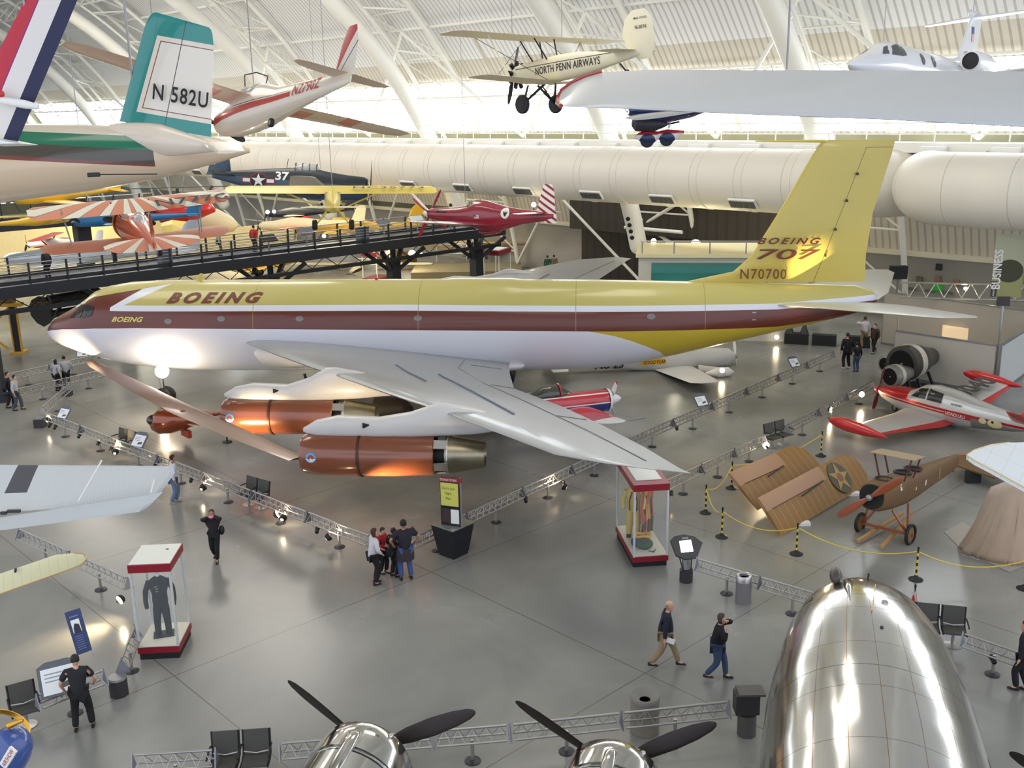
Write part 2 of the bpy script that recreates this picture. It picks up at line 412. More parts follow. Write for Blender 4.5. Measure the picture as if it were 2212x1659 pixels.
# leaning diagonal struts between frames in front of the far wall
ss=(14,31,46.5,65.5,85,106,128)
for ia,(a,b) in enumerate(zip(ss,ss[1:])):
    mid=(a+b)/2
    for c in (a,b):
        mb=MB().tube((arc(37,19),c,19),(arc(35.3,11.2),mid,11.2),.13,n=8)
        o=mb.build('diagonal_strut',STEEL,None,60); o.rotation_euler=(0,0,HR); tag(o,'white diagonal strut above the catwalk, %s from the right'%ordn(ia*2+(c==b)),'strut','diagonal struts above the catwalk')
    for c,e in ((a,b),(b,a)):
        if mid<50: continue
        mb=MB().tube((arc(37,.2),c+(2.6 if c<e else -2.6),.2),(arc(36.5,7),mid,7),.12,n=8)
        o=mb.build('diagonal_brace',STEEL,None,60); o.rotation_euler=(0,0,HR); tag(o,'cream diagonal brace between arch feet near the floor, %s from the right'%ordn(max(0,ia*2-4+(c==b))),'strut','diagonal braces near the floor')
# brace at the column by the dark wall
mb=MB(); z=lambda n,s,zz:V((n,s,zz))
for p,q in (((arc(37.3,7),43.9,7),(arc(37.3,4.4),49.1,4.4)),((arc(37.3,5),49.1,5),(arc(37.3,2.5),43.9,2.5)),((arc(36,4.6),43.9,4.6),(arc(36,4.6),49.1,4.6))): mb.tube(p,q,.13,n=8)
o=mb.build('cross_brace',STEEL,None,60); o.rotation_euler=(0,0,HR); tag(o,'white tubular cross brace in front of the dark wall','strut')
# ---- big horizontal air duct ----
ductm=pat('duct_fabric',lambda x,y,z:[(None,(228,222,208)),((y+.0).mod(3.05)<.06,(205,198,182))],.5,noise=.02)
dk=thing('air_duct','huge round cream air duct running along the far wall behind the yellow fin','duct',(0,0,0),HR)
dn,dz,dr=51,8.95,1.77
mb=MB(); pts=[V((dn,s,dz)) for s in (165,120,80,60,45,35,28.6)]
for k in range(1,9): a=math.radians(11.25*k); pts.append(V((dn+3.2*(1-math.cos(a)),28.6-3.2*math.sin(a),dz)))
pts.append(V((dn+5.5,25.4,dz)))
mb.path(pts,dr,28); mb.build('duct_body',ductm,dk,60)
mb=MB()
for s in [30+3.05*k for k in range(40)]:
    a=[V((dn+(dr+.03)*math.cos(t),s,dz+(dr+.03)*math.sin(t))) for t in [2*math.pi*i/28 for i in range(28)]]; b=[p+V((0,.09,0)) for p in a]; mb.skin([a,b])
mb.build('seam_ring',ductm,dk,60)
vm=mat('duct_vent_dark',(88,88,84),.6)
k=0
for px in (428,505,783,884,1000,1132,1279,1432,1607):
    best=None
    for q in range(300,1400):
        s=q*.1; p=hp(dn-1.35,s,dz-1.25); d=p-CO; u=d.dot(CR)/d.dot(FW)*FPX+PW/2
        if best is None or abs(u-px)<best[0]: best=(abs(u-px),s)
    s=best[1]
    c=V((dn-1.42,s,dz-1.2)); R=M.Rotation(math.radians(-40),3,'Y')
    v=MB().box(c,(.14,1.75,.62),R).build('vent_frame',WHITE,dk)
    g=MB()
    for j in range(4): g.box(c+R@V((-.09,-.63+j*.42,0)),(.06,.36,.46),R)
    g.build('vent_grille',vm,v)
d2=thing('air_duct','huge round cream air duct entering at the right edge, its end bending away','duct',(0,0,0),HR)
mb=MB(); pts=[V((dn+6,24.0,dz))]
for k in range(0,9): a=math.radians(90-11.25*k); pts.append(V((dn-.9+3.0*(1-math.cos(a)),21.2+2.6*math.sin(a),dz)))
pts+=[V((dn-.9,s,dz)) for s in (18,12,4,-6)]
mb.path(pts,dr,28); mb.build('duct_body',ductm,d2,60)
mb=MB()
for s in (17,14,11):
    a=[V((dn-.9+(dr+.03)*math.cos(t),s,dz+(dr+.03)*math.sin(t))) for t in [2*math.pi*i/28 for i in range(28)]]; mb.skin([a,[p+V((0,.09,0)) for p in a]])
mb.build('seam_ring',ductm,d2,60)
# ---- dark partition with gallery ----
bm_=corr('dark_brown_wall',(58,50,42),1.2)
mb=MB().box((61.0,46,2.0),(.2,19.4,4.0)).box((59.6,46,6.0),(.16,19.4,4.0)); hobj(mb,'wall_dark_partition',bm_)
mb=MB().box((59.1,40,7.3),(.7,12,.18)); hobj(mb,'trim_4',mat('cream_ledge',(0,0,0)))
# ================= yellow and brown jet airliner =================
YEL=(190,180,104); BRN=(100,40,22); WHT=(222,226,232); DKB=(92,42,30)
DP=(-21.411,46.624,0,0,0,-.07848,1)
d80=pose('jet_airliner','large yellow, white and brown four-engined jet airliner with swept wings, lettered N70700','airliner',DP)
FS=[(0,3.55,.02,.02,.02),(.08,3.56,.28,.24,.24),(.35,3.6,.55,.5,.5),(.8,3.66,.85,.72,.78),(1.4,3.72,1.12,.95,1.05),(1.9,3.76,1.3,1.22,1.25),(2.5,3.8,1.46,1.62,1.45),(3.2,3.82,1.6,1.84,1.65),(4.2,3.84,1.72,1.98,1.84),(5.5,3.84,1.8,2.04,1.98),(7,3.84,1.83,2.05,2.08),(11,3.84,1.84,2.04,2.1),(17,3.84,1.84,2.02,2.12),(18.6,3.84,1.84,2.02,2.12),(19.1,3.84,1.84,2.06,2.12),(21.5,3.84,1.84,2.04,2.12),(22.1,3.84,1.84,1.98,2.1),(25,3.84,1.82,1.94,2.02),(27,3.85,1.76,1.88,1.78),(29,3.92,1.62,1.76,1.42),(31,4.05,1.4,1.58,1.08),(33,4.22,1.12,1.36,.78),(35,4.45,.82,1.08,.56),(36.4,4.66,.56,.82,.42),(37.1,4.8,.32,.48,.28),(37.38,4.86,.08,.14,.1)]
def livery(x,y,z):
    zbb=x.lin([(0,3.60),(.5,3.74),(1.2,3.86),(3,4.0),(5,4.06),(17,3.94),(26,3.84),(33,3.86),(36,4.15),(38,4.5)])
    ztop=x.lin([(0,4.78),(17,4.76),(26,4.66),(33,4.63),(37,4.85)]); wt=ztop+.24
    crown=x.lin([(1.0,4.3),(1.7,4.72),(2.7,5.28),(4,5.5),(6,5.78),(7,5.9)])
    sl=(x-3.75)*.55+4.92; sr=(x-4.45)*.42+5.04
    xb=z.lin([(1.7,28.6),(2.4,28.35),(2.8,28.05),(3.1,27.5),(3.4,26.8),(3.65,26.0),(3.84,25.0)])
    out=[(None,YEL)]
    out.append(((z<wt)&(z>ztop),WHT))
    out.append(((z>sr)&(x<6.9)&(z>ztop)&(z<crown),WHT))
    out.append(((z>sl)&(z<crown)&(x<6.6)|((x<3.75)&(z<crown)),BRN))
    out.append(((z<ztop)&(z>zbb),BRN))
    out.append(((z<zbb)&(x<xb),(222,224,232)))
    out.append(((z<zbb)&(x>xb),(196,172,50)))
    out.append(((z<zbb)&(z>zbb-.03)&(x<25),WHT))
    for sx in (10.3,17.6,24.4,29.9): out.append((((x-sx).abs()<.012)&(z>zbb),(150,130,60)))
    return out
lv=pat('airliner_livery',livery,.32,coat=.3,noise=.02)
MB().fus(FS,56,2.05).build('fuselage',lv,d80,50)
DKT=mat('airliner_brown_letters',(110,52,30),.45); YLT=mat('airliner_yellow_letters',(226,206,110),.45)
fs=lambda x0,z0,off=.015:(lambda u,v:fsurf(FS,x0+u,z0+v,-1,2.05,off))
text('lettering','BOEING',DKT,d80,fs(6.35,5.12),.37,1.6,.45,6,.05,space=1.45)
text('lettering','BOEING',YLT,d80,fs(3.85,4.33),.2,1.3,.45,4,.035,space=1.05)
# cockpit glass
gm=mat('cockpit_dark_glass',(44,46,44),.12)
for side in (-1,1):
    for P in ([(1.95,4.42),(2.25,4.42),(2.42,4.98),(2.18,4.93)],[(2.34,4.42),(2.85,4.55),(2.95,4.9),(2.5,5.0)]): patch('cockpit_window',gm,d80,lambda x,z:fsurf(FS,x,z,side,2.05,.02),P)
    g=MB(); g.quad(*[fsurf(FS,x,z,side,2.05,.02) for x,z in ((1.62,4.36),(1.9,4.42),(2.12,4.92),(1.95,4.95))]).build('cockpit_window',gm,d80)
for x_ in (8.9,12.4,17.6,27.6):  # small portholes in the brown band
    disc_on('porthole',mat('porthole_grey',(120,112,110),.2,.4),d80,lambda u,v,x_=x_:fsurf(FS,x_+u*1.5,4.45+v,-1,2.05,.02),.12)
disc_on('porthole',MC['porthole_grey'],d80,lambda u,v:fsurf(FS,6.5+u*1.5,4.35+v,-1,2.05,.02),.12)
for x_,z_ in ((31.9,4.5),(31.9,4.2)): MB().quad(*[fsurf(FS,x_+a,z_+b,-1,2.05,.02) for a,b in ((0,0),(.16,0),(.16,.05),(0,.05))]).build('static_port',GREY,d80)
# wings
wm=mat('airliner_wing_grey',(158,161,161),.38,.12,coat=.2,noise=.04,nscale=.35)
def itp(x,P):
    for a,b in zip(P,P[1:]):
        if x<=b[0]: return a[1]+(b[1]-a[1])*(x-a[0])/(b[0]-a[0])
    return P[-1][1]
def WL(y):  # LE x, TE x, LE z, thickness, TE z for |y|
    le=10.0+(y-1.9)*.842
    te=itp(max(y,1.9),[(1.9,21.5),(6.8,22.0),(10.5,23.9),(15.8,26.1),(19.7,27.5),(21,28)])
    z=itp(y,[(0,3.38),(1.9,3.4),(5.8,3.48),(8.3,3.64),(11,3.75),(14.2,3.93),(18,4.02),(21,4.05)])
    tz=itp(y,[(0,2.3),(1.9,2.38),(6.8,2.7),(10.5,3.1),(15.8,3.64),(21,4.03)])
    return le,te,z,max(.05,(1.35-.058*y)*.46),tz
for sd in (-1,1):
    secs=[]
    for y in (.6,1.8,4,7,8.3,11,14.2,17,18.6,19.3,19.75):
        le,te,z,th,tz=WL(y)
        if y>18.9: le+= (y-18.9)*1.9; th*=.7
        if y>19.6: le=26.6; te=27.6; th=.03
        c_=V((te-le,0,tz-z)); secs.append(((le,sd*y,z),c_.length,th*.9,c_))
    wg=MB().wing(secs,n=14).build('wing',wm,d80,40)
    def onw(x,y,off=.03): 
        le,te,z,th,tz=WL(y); q=max(0.001,min(1,(x-le)/(te-le))); f=1.4845*math.sqrt(q)-.63*q-1.758*q*q+1.4215*q**3-.5075*q**4
        return V((x,sd*y,z+(tz-z)*q+th*.9*f+off))
    # seams: aileron and flap lines, vortex generators
    ln=mat('seam_line',(128,128,126),.6)
    for (x0,y0),(x1,y1) in (((19.6,4.2),(21.0,7.0)),((21.0,7.0),(24.0,13.6)),((24.0,13.6),(26.5,18.8)),((19.6,1.9),(19.6,4.2)),((20.0,3.1),(21.3,3.1)),((21.2,7.0),(22.2,7.0)),((23.9,13.4),(24.9,13.4))):
        N_=8; m2=MB(); A=[onw(x0+(x1-x0)*i/N_,y0+(y1-y0)*i/N_,.012) for i in range(N_+1)]
        m2.path(A,.014,4); m2.build('panel_seam',ln,wg)
    vg=mat('vortex_blue_grey',(124,134,148),.6)
    for a,b,c in (((17.3,5.5),(19.0,8.9),22),((19.15,6.4),(22.6,14.1),44)):
        m2=MB()
        for i in range(c):
            t=i/(c-1); p=onw(a[0]+(b[0]-a[0])*t,a[1]+(b[1]-a[1])*t,.03); m2.box(p,(.12,.02,.05),M.Rotation(.5*sd,3,'Z'))
        m2.build('vortex_generators',vg,wg)['kind']='stuff'
# wing-to-body fairing
MB().fus([(9.6,3.1,1.2,.2,.2),(10.5,2.9,1.9,.6,.9),(12,2.8,2.05,.8,.95),(16,2.6,2.05,.7,.85),(20.5,2.2,1.9,.3,.45),(22,2.2,1.4,.2,.3),(22.8,2.4,.3,.1,.1)],24).build('belly_fairing',mat('belly_white',(220,220,218),.35),d80,50)
# fin
fin=MB().wing([((28.9,0,5.62),7.9,.05),((31.2,0,6.1),5.6,.22),((31.95,0,6.8),4.83,.34),((33.0,0,8.6),3.95,.26),((34.3,0,11.0),3.25,.16),((34.62,0,11.5),3.02,.1),((34.9,0,11.6),2.7,.03)],up=(0,1,0),n=14)
finm=pat('fin_yellow',lambda x,y,z:[(None,(202,184,88)),((((x-(34.55+(z-5.4)*.33)).abs()<.015)&(z>5.5)&(z<11.25)),(130,108,50)),(((z-11.27).abs()<.012)&(x>36.45),(130,108,50))],.3,coat=.4,noise=.03)
fo=fin.build('fin',finm,d80,40)
MB().tube((34.8,0,11.55),(31.9,0,11.6),.07,.02,n=10).build('antenna_probe',mat('fin_yellow_plain',(214,192,88),.35),fo,40)
MB().wing([((36.45,-.13,9.1),.5,.02),((37.1,-.13,5.9),.9,.02)],up=(0,1,0),n=6)
text('lettering','BOEING',DKT,fo,planar((32.1,-.34,7.33),(1,0,-.01),(0,.02,1)),.25,1.5,.42,0,.03,space=1.42)
text('lettering','707',DKT,fo,planar((31.95,-.35,6.68),(1,0,-.01),(0,.02,1)),.42,2.9,.2,0,.012,space=.98)
text('lettering','N70700',DKT,fo,planar((31.42,-.36,5.84),(1,0,-.01),(0,.02,1)),.42,.9,0,0,.008,space=1.15)
for z_ in (10.2,9.1,7.9,6.8): MB().box((34.55+(z_-5.4)*.33+.02,-.16,z_),(.05,.3,.1)).build('hinge',DARK,fo)
# stabilisers
sm=mat('stabiliser_grey',(196,196,188),.35,.15,coat=.2,noise=.04)
for sd in (-1,1):
    MB().wing([((32.2,sd*.35,4.75),5.3,.22),((33.6,sd*1.6,4.86),4.7,.17),((37.3,sd*5.4,5.17),2.3,.08),((38.1,sd*6.05,5.22),1.35,.02)],n=12).build('stabiliser',sm,d80,40)
MB().wing([((34.0,0,5.2),3.35,.2),((34.0,0,5.42),3.25,.16)],up=(0,1,0))
# engines
brz=pat('nacelle_brown',lambda x,y,z:[(None,(128,70,42))],.25,metal=.15,coat=.8,noise=.03)
exm=mat('exhaust_metal',(156,148,124),.32,.9,noise=.2); dkm=mat('nacelle_black',(20,18,16),.7)
for sd,yy in ((-1,14.2),(-1,8.3),(1,8.3),(1,14.2)):
    x0,z0=(15.85,2.52) if yy>10 else (11.15,2.02); y=sd*yy
    e=MB().lathe([(.5,.06),(.58,.0),(.66,.12),(.70,.5),(.715,1.2),(.72,1.85)],32,(x0,y,z0),(1,0,0),cap=False).build('nacelle_front',brz,d80,40)
    MB().lathe([(.50,.06),(.46,.6),(.1,.62)],32,(x0,y,z0),(1,0,0)).build('intake',dkm,e,40)
    MB().lathe([(.72,1.85),(.745,1.85),(.745,1.93),(.72,1.93)],32,(x0,y,z0),(1,0,0),cap=False).build('band',mat('band_dark',(84,54,40),.4,.5),e,40)
    MB().lathe([(.71,1.93),(.715,3.0),(.66,4.25),(.63,4.28)],32,(x0,y,z0),(1,0,0),cap=False).build('nacelle_rear',brz,d80,40)
    MB().lathe([(.40,4.2),(.42,4.6),(.42,4.75)],24,(x0,y,z0),(1,0,0)).build('cascade_core',dkm,d80,40)
    ex=MB().lathe([(.60,4.62),(.60,4.8),(.42,5.85),(.40,5.85),(.34,5.6)],24,(x0,y,z0),(1,0,0),cap=False).build('exhaust_nozzle',exm,d80,40)
    MB().lathe([(.34,5.6),(.1,5.5)],20,(x0,y,z0),(1,0,0)).build('nozzle_inside',dkm,ex,40)
    m2=MB()
    for k in range(5):
        a=math.radians(60+k*72); c,s_=math.cos(a),math.sin(a); m2.bar((x0+4.22,y+.6*c,z0+.6*s_),(x0+4.7,y+.58*c,z0+.58*s_),.3,.05,(0,c,s_))
    m2.lathe([(.62,4.68),(.62,4.72),(.58,4.72),(.58,4.68)],24,(x0,y,z0),(1,0,0),cap=False); m2.lathe([(.6,4.2),(.6,4.24),(.56,4.24),(.56,4.2)],24,(x0,y,z0),(1,0,0),cap=False); m2.build('cascade_ring',ALU,d80)
    le,te,zw,th,tzw=WL(yy)
    # pylon: slab blending from the nacelle crown up to the wing leading edge
    zc_=lambda x:zw+(tzw-zw)*max(0,(x-le)/(te-le))
    PR=[(x0+.05,.04,z0+.86,z0+.72),(x0+.5,.2,z0+1.12,z0+.6),(x0+1.2,.3,z0+1.26,z0+.6),(x0+2.5,.34,z0+1.2,z0+.6),((x0+2.5+le)/2,.33,(z0+1.2+zw+.2)/2-.03,z0+.6),(le-.2,.3,zw+.24,z0+.62),(le+.15,.28,zw+.25,z0+.64),(le+1.0,.24,zw+.1,z0+.68),(x0+6.2,.2,zc_(x0+6.2)+.05,z0+.78),(x0+7.4,.1,zc_(x0+7.4)+.05,zc_(x0+7.4)-.42),(x0+7.8,.03,zc_(x0+7.8),zc_(x0+7.8)-.3)]
    rings=[]
    for xx,hw,zt,zb in sorted(PR): 
        zm=(zb+zt)/2; rings.append([V((xx,y+hw*math.copysign(abs(math.cos(a))**.6,math.cos(a)),zm+(zt-zm)*math.copysign(abs(math.sin(a))**.75,math.sin(a)))) for a in [2*math.pi*k/20 for k in range(20)]])
    py=MB().skin(rings).build('pylon',mat('pylon_white',(206,204,200),.35,coat=.2),d80,45)
    MB().tube((x0+2.05,y-.36*1,z0+1.05),(x0+2.25,y-.30,z0+1.05),.09,.02,n=10).build('pylon_intake',dkm,py)
    if sd<0:
        ff=lambda u,v:V((x0+.42+u,y-(.70+.012)*math.cos(v/.7+.12),z0+.70*math.sin(v/.7+.12)))
        disc_on('emblem',mat('emblem_blue',(86,160,214),.4),e,ff,.165,24); 
        f2=lambda u,v:V((x0+.42+u,y-(.70+.02)*math.cos(v/.7+.12),z0+.70*math.sin(v/.7+.12)))
        disc_on('emblem',mat('emblem_brown',(150,60,34),.4),e,f2,.10,20)
        poly_on('emblem',mat('emblem_white',(235,230,225),.4),e,f2,[(-.17,-.02),(-.05,-.04),(0,.02),(.05,-.04),(.17,-.02),(.06,-.12),(-.06,-.12)])
# landing gear
lg=DARK; ty=BLK
for sd in (-1,1):
    g=MB().tube((20.2,sd*3.3,.75),(19.6,sd*3.4,2.3),.13,n=12).build('main_gear_leg',ALU,d80,40)
    for dx in (-.6,.6):
        for dy in (-.35,.35):
            wj=MB().lathe([(.2,-.16),(.5,-.17),(.58,-.08),(.58,.08),(.5,.17),(.2,.16)],24,(20.2+dx,sd*3.3+dy,.58),(0,1,0)).build('wheel',ty,d80,40)
            MB().lathe([(.02,-.18),(.3,-.185),(.32,.185),(.02,.18)],16,(20.2+dx,sd*3.3+dy,.58),(0,1,0)).build('hub',mat('hub_cream',(214,204,180),.4),wj,40)
    MB().bar((19.3,sd*3.3,.58),(21.1,sd*3.3,.58),.16,.16).build('bogie_beam',ALU,d80)
    MB().box((19.5,sd*2.7,1.5),(1.8,.06,1.4)).build('gear_door',mat('belly_white',(0,0,0)),d80)
MB().tube((5.2,0,.4),(5.0,0,2.2),.1,n=12).build('nose_gear_leg',ALU,d80,40)
for dy in (-.2,.2): MB().lathe([(.15,-.1),(.36,-.12),(.44,-.05),(.44,.05),(.36,.12),(.15,.1)],24,(5.2,dy,.44),(0,1,0)).build('wheel',ty,d80,40)
# roof antenna and beacon
MB().wing([((7.2,0,5.86),.3,.05),((7.45,0,6.2),.14,.02)],up=(0,1,0)).build('blade_antenna',mat('fin_yellow_plain',(0,0,0)),d80)
MB().ball((15.5,0,5.9),.07).build('beacon',mat('beacon_red',(170,40,40),.3),d80)
MB().tube((13.6,-5.6,2.75),(13.55,-5.6,2.95),.06,n=8).build('vent_cap',DARK,d80)
# ================= hanging and parked aircraft =================
def propeller(par,c,R,nb=3,m=BLK,ang=0,hub=.12,ax=(-1,0,0),tip=None,w=.13,spin=None,sl=.5,pitch=.5):
    c=V(c); ax=V(ax).normalized(); u,v=prp(ax)
    if spin: MB().lathe([(.02,sl),(hub*.6,sl*.75),(hub,sl*.3),(hub,0)],16,c,ax).build('spinner',spin,par,40)
    else: MB().lathe([(.03,.12),(hub,.06),(hub,-.06)],12,c,ax).build('propeller_hub',GREY,par,40)
    for k in range(nb):
        a=ang+2*math.pi*k/nb; d=u*math.cos(a)+v*math.sin(a); t=ax.cross(d)
        rr=[]
        for f,ww,th in ((.06,.35,.5),(.2,.6,.32),(.45,1,.2),(.75,.95,.13),(.93,.7,.08),(1,.25,.04)):
            pt=pitch*(1-f*.8); q=t*math.cos(pt)+ax*math.sin(pt); n=ax*math.cos(pt)-t*math.sin(pt); o=c+d*R*f
            rr.append([o+q*(w*ww*math.cos(b))+n*(w*th*math.sin(b)*.6) for b in [2*math.pi*i/10 for i in range(10)]])
        b_=MB().skin(rr).build('propeller_blade',m,par,40)
        if tip:
            rr=[]
            for f,ww in ((.9,.78),(1.005,.27)):
                pt=pitch*(1-f*.8); q=t*math.cos(pt)+ax*math.sin(pt); n=ax*math.cos(pt)-t*math.sin(pt); o=c+d*R*f
                rr.append([o+q*((w*ww+.008)*math.cos(b))+n*((w*.09)*math.sin(b)*.8) for b in [2*math.pi*i/10 for i in range(10)]])
            MB().skin(rr).build('blade_tip',tip,b_,40)
def wheel(par,c,r,w=.12,hubm=GREY,ax=(0,1,0)):
    o=MB().lathe([(r*.5,-w/2),(r*.85,-w*.55),(r,-w*.25),(r,w*.25),(r*.85,w*.55),(r*.5,w/2)],20,c,ax).build('wheel',BLK,par,40)
    MB().lathe([(.01,-w*.6),(r*.5,-w*.58),(r*.5,w*.58),(.01,w*.6)],14,c,ax).build('hub',hubm,o,40)
def us_star(par,fn,r,bars=True,red=False):
    if bars:
        if red: poly_on('insignia_edge',mat('insignia_red',(150,40,44),.5),par,lambda a,b:fn(a,b,.0),[(-r*2.1,-r*.35),(r*2.1,-r*.35),(r*2.1,r*.32),(-r*2.1,r*.32)])
        poly_on('insignia_bar',mat('insignia_white',(232,232,228),.5),par,lambda a,b:fn(a,b,.006),[(-r*2,-r*.25),(r*2,-r*.25),(r*2,r*.22),(-r*2,r*.22)])
    if red: disc_on('insignia_edge',MC['insignia_red'],par,lambda a,b:fn(a,b,.01),r*1.1,24)
    disc_on('insignia_disc',mat('insignia_blue',(22,30,46),.5),par,lambda a,b:fn(a,b,.014),r,24)
    star_on('insignia_star',mat('insignia_white',(232,232,228),.5),par,lambda a,b:fn(a,b,.022),r*.98)
CBL={}
def cable(p,top=26):
    p=V(p); n_=p.dot(HN); zt=CZ+math.sqrt(max(1,36.5**2-(n_-CN)**2))-.3
    who=t.name.split('.')[0].replace('_',' '); k=CBL.get(who,0); CBL[who]=k+1
    tag(MB().tube(p,(p.x,p.y,min(zt,30)),.018,n=5).build('suspension_cable',mat('cable_steel',(150,150,148),.4,.8)),('%s steel cable from the roof to the %s'%(('thin','other thin')[k],who)),'cable','thin cables holding the hung aircraft')
# ---- navy fighter with star and 37 ----
t=pose('navy_fighter','dark navy blue propeller fighter with white star and number 37 before the duct','fighter aircraft',(-8.951,65.894,8.445,.149,-.082,3.194,.971))
nav=pat('navy_camouflage',lambda x,y,z:[(None,(66,84,104)),((z>(x*.03+.05)),(30,38,46))],.4,noise=.05)
S=[(0,0,.66,.66,.7),(.15,0,.74,.74,.8),(1.3,0,.76,.8,.85),(2.4,0,.7,.92,.88),(3.4,0,.66,1.08,.88),(4.4,.03,.6,1.08,.84),(6,.1,.46,.84,.72),(8,.2,.28,.52,.5),(9.9,.3,.07,.14,.2)]
MB().fus(S,32).build('fuselage',nav,t,45)
MB().lathe([(.5,-.02),(.6,.0),(.62,-.05)],20,(0,0,0),(1,0,0)).build('cowl_opening',BLK,t,40)
cp=MB().fus([(2.9,.8,.1,.15,.1),(3.3,.86,.34,.5,.2),(4.2,.86,.34,.52,.2),(5.0,.8,.12,.2,.1)],16).build('canopy',mat('canopy_glass',(196,204,204),.08,0,alpha=.6),t,45)
for x_ in (3.25,3.7,4.15,4.6): MB().path([(x_,.36*math.cos(a),.86+.53*math.sin(a)) for a in [math.pi*k/10 for k in range(11)]],.025,5).build('canopy_frame',DARK,cp)
MB().wing([((9.3,0,.3),1.0,.12),((8.7,0,.5),1.5,.16),((8.85,0,1.5),1.15,.1),((9.1,0,2.0),.7,.03)],up=(0,1,0)).build('fin',mat('slate_blue',(66,84,104),.45),t,40)
MB().prism([(9.75,.1,.95),(9.82,.1,1.02),(9.1,.1,1.75),(9.03,.1,1.68)],(0,.02,0)).build('white_stripe',WHITE,t)
for s_ in (-1,1):
    MB().wing([((8.4,0,.35),1.4,.12),((8.8,s_*2.6,.35),.8,.05),((9.1,s_*2.8,.35),.3,.02)]).build('tailplane',nav,t,40)
    MB().wing([((2.0,s_*.4,-.4),2.9,.36),((2.1,s_*2.0,-.4),2.6,.3),((2.5,s_*6.3,0),1.5,.1),((2.9,s_*6.6,.02),.8,.02)],up=(0,-s_*.1,1)).build('wing',mat('pale_under_wing',(232,222,204),.45) if s_>0 else nav,t,40)
disc_on('red_emblem',mat('wing_emblem_red',(150,110,84),.5),t,lambda a,b:V((3.1+a,4.4+b,.16)),.35)
fn=lambda a,b,o=0:fsurf(S,6.9-a,.10+b*.9,1,2,.02+o)
us_star(t,fn,.5,red=True)
text('number','37',mat('insignia_white',(0,0,0)),t,lambda u,v:fsurf(S,5.85-u,.2+v,1,2,.03),.5,1.2,0,4,.03)
MB().tube((3.0,0,.9),(2.9,0,1.9),.02,n=5)
MB().tube((5.2,0,.8),(5.1,0,1.6),.02,n=5).build('aerial_mast',BLK,t)
propeller(t,(-.25,0,0),1.9,3,BLK,.5,.16)
cable(t.matrix_basis@V((3,0,.8)))
# ---- dark red racing fighter ----
t=pose('red_racing_aeroplane','dark red racing aeroplane with a red and white striped fin and a bird roundel','aeroplane',(-4.656,60.63,7.307,-.048,-.007,-.705,.962))
red=mat('racer_red',(142,26,44),.22,coat=.6,noise=.05)
S=[(.0,0,.22,.26,.24),(.5,0,.34,.36,.42),(1.5,0,.42,.42,.52),(2.6,.02,.46,.5,.58),(3.4,.05,.47,.62,.62),(4.0,.05,.47,.92,.8),(4.6,.05,.45,.9,.95),(5.4,.05,.41,.74,.96),(6.2,.08,.35,.56,.72),(7.4,.12,.24,.4,.42),(9.0,.2,.1,.26,.26),(9.6,.25,.04,.14,.16)]
MB().fus(S,32,2.2).build('fuselage',red,t,45)
MB().fus([(3.1,.5,.1,.1,.1),(3.45,.5,.36,.42,.2),(4.15,.5,.36,.5,.2),(4.3,.5,.34,.46,.2)],16).build('canopy',mat('canopy_smoke',(120,122,112),.1,0,alpha=.8),t,45)
strp=pat('red_white_stripes',lambda x,y,z:[(None,(236,232,224)),((((z+x*.55)).mod(.38)<.15),(140,30,42))],.35)
MB().wing([((8.35,0,.42),1.35,.14),((8.75,0,1.6),.85,.08),((8.85,0,1.95),.6,.03)],up=(0,1,0)).build('fin',strp,t,40)
MB().wing([((8.9,0,-.15),.9,.1),((8.9,0,.5),.85,.12)],up=(0,1,0)).build('rudder_base',strp,t,40)
for s_ in (-1,1):
    MB().wing([((7.9,0,.38),1.15,.1),((8.2,s_*1.9,.38),.6,.04),((8.35,s_*2.0,.38),.3,.01)]).build('tailplane',red,t,40)
    MB().wing([((2.5,s_*.3,-.42),3.0,.3),((3.0,s_*1.0,-.42),2.45,.3),((3.5,s_*5.3,-.08),1.25,.1),((3.8,s_*5.65,-.06),.7,.02)]).build('wing',red,t,40)
MB().fus([(4.2,-.85,.2,.1,.1),(4.6,-.9,.28,.16,.2),(5.6,-.8,.24,.1,.12)],16).build('air_scoop',red,t,40)
fw=lambda a,b:fsurf(S,6.35+a,.28+b,-1,2.2,.02)
disc_on('roundel',mat('racer_white',(236,232,226),.4),t,fw,.3,24)
poly_on('bird_emblem',BLK,t,lambda a,b:fsurf(S,6.35+a,.28+b,-1,2.2,.03),[(-.14,.12),(-.03,-.02),(0,.16),(.06,0),(.2,.12),(.08,-.1),(.02,-.2),(-.08,-.1)])
poly_on('flag_patch',mat('flag_patch_pink',(220,180,180),.5),t,lambda a,b:fsurf(S,4.1+a,-.1+b,-1,2.2,.02),[(0,0),(.4,0),(.4,.22),(0,.22)])
poly_on('flag_patch',mat('flag_patch_blue',(80,90,140),.5),t,lambda a,b:fsurf(S,4.1+a,0+b,-1,2.2,.03),[(0,0),(.17,0),(.17,.12),(0,.12)])
poly_on('exhaust_slot',BLK,t,lambda a,b:fsurf(S,.9+a,.12+b,-1,2.2,.02),[(0,0),(.9,.02),(.9,.12),(0,.1)])
text('lettering','EXCALIBUR',mat('racer_white',(0,0,0)),t,lambda u,v:fsurf(S,2.0+u,.32+v,-1,2.2,.02),.09,1,0,2,.01)
propeller(t,(.05,0,0),1.72,4,red,math.radians(35),.26,spin=mat('racer_white',(0,0,0)),sl=.55,tip=None)
cable(t.matrix_basis@V((3,0,.8)))
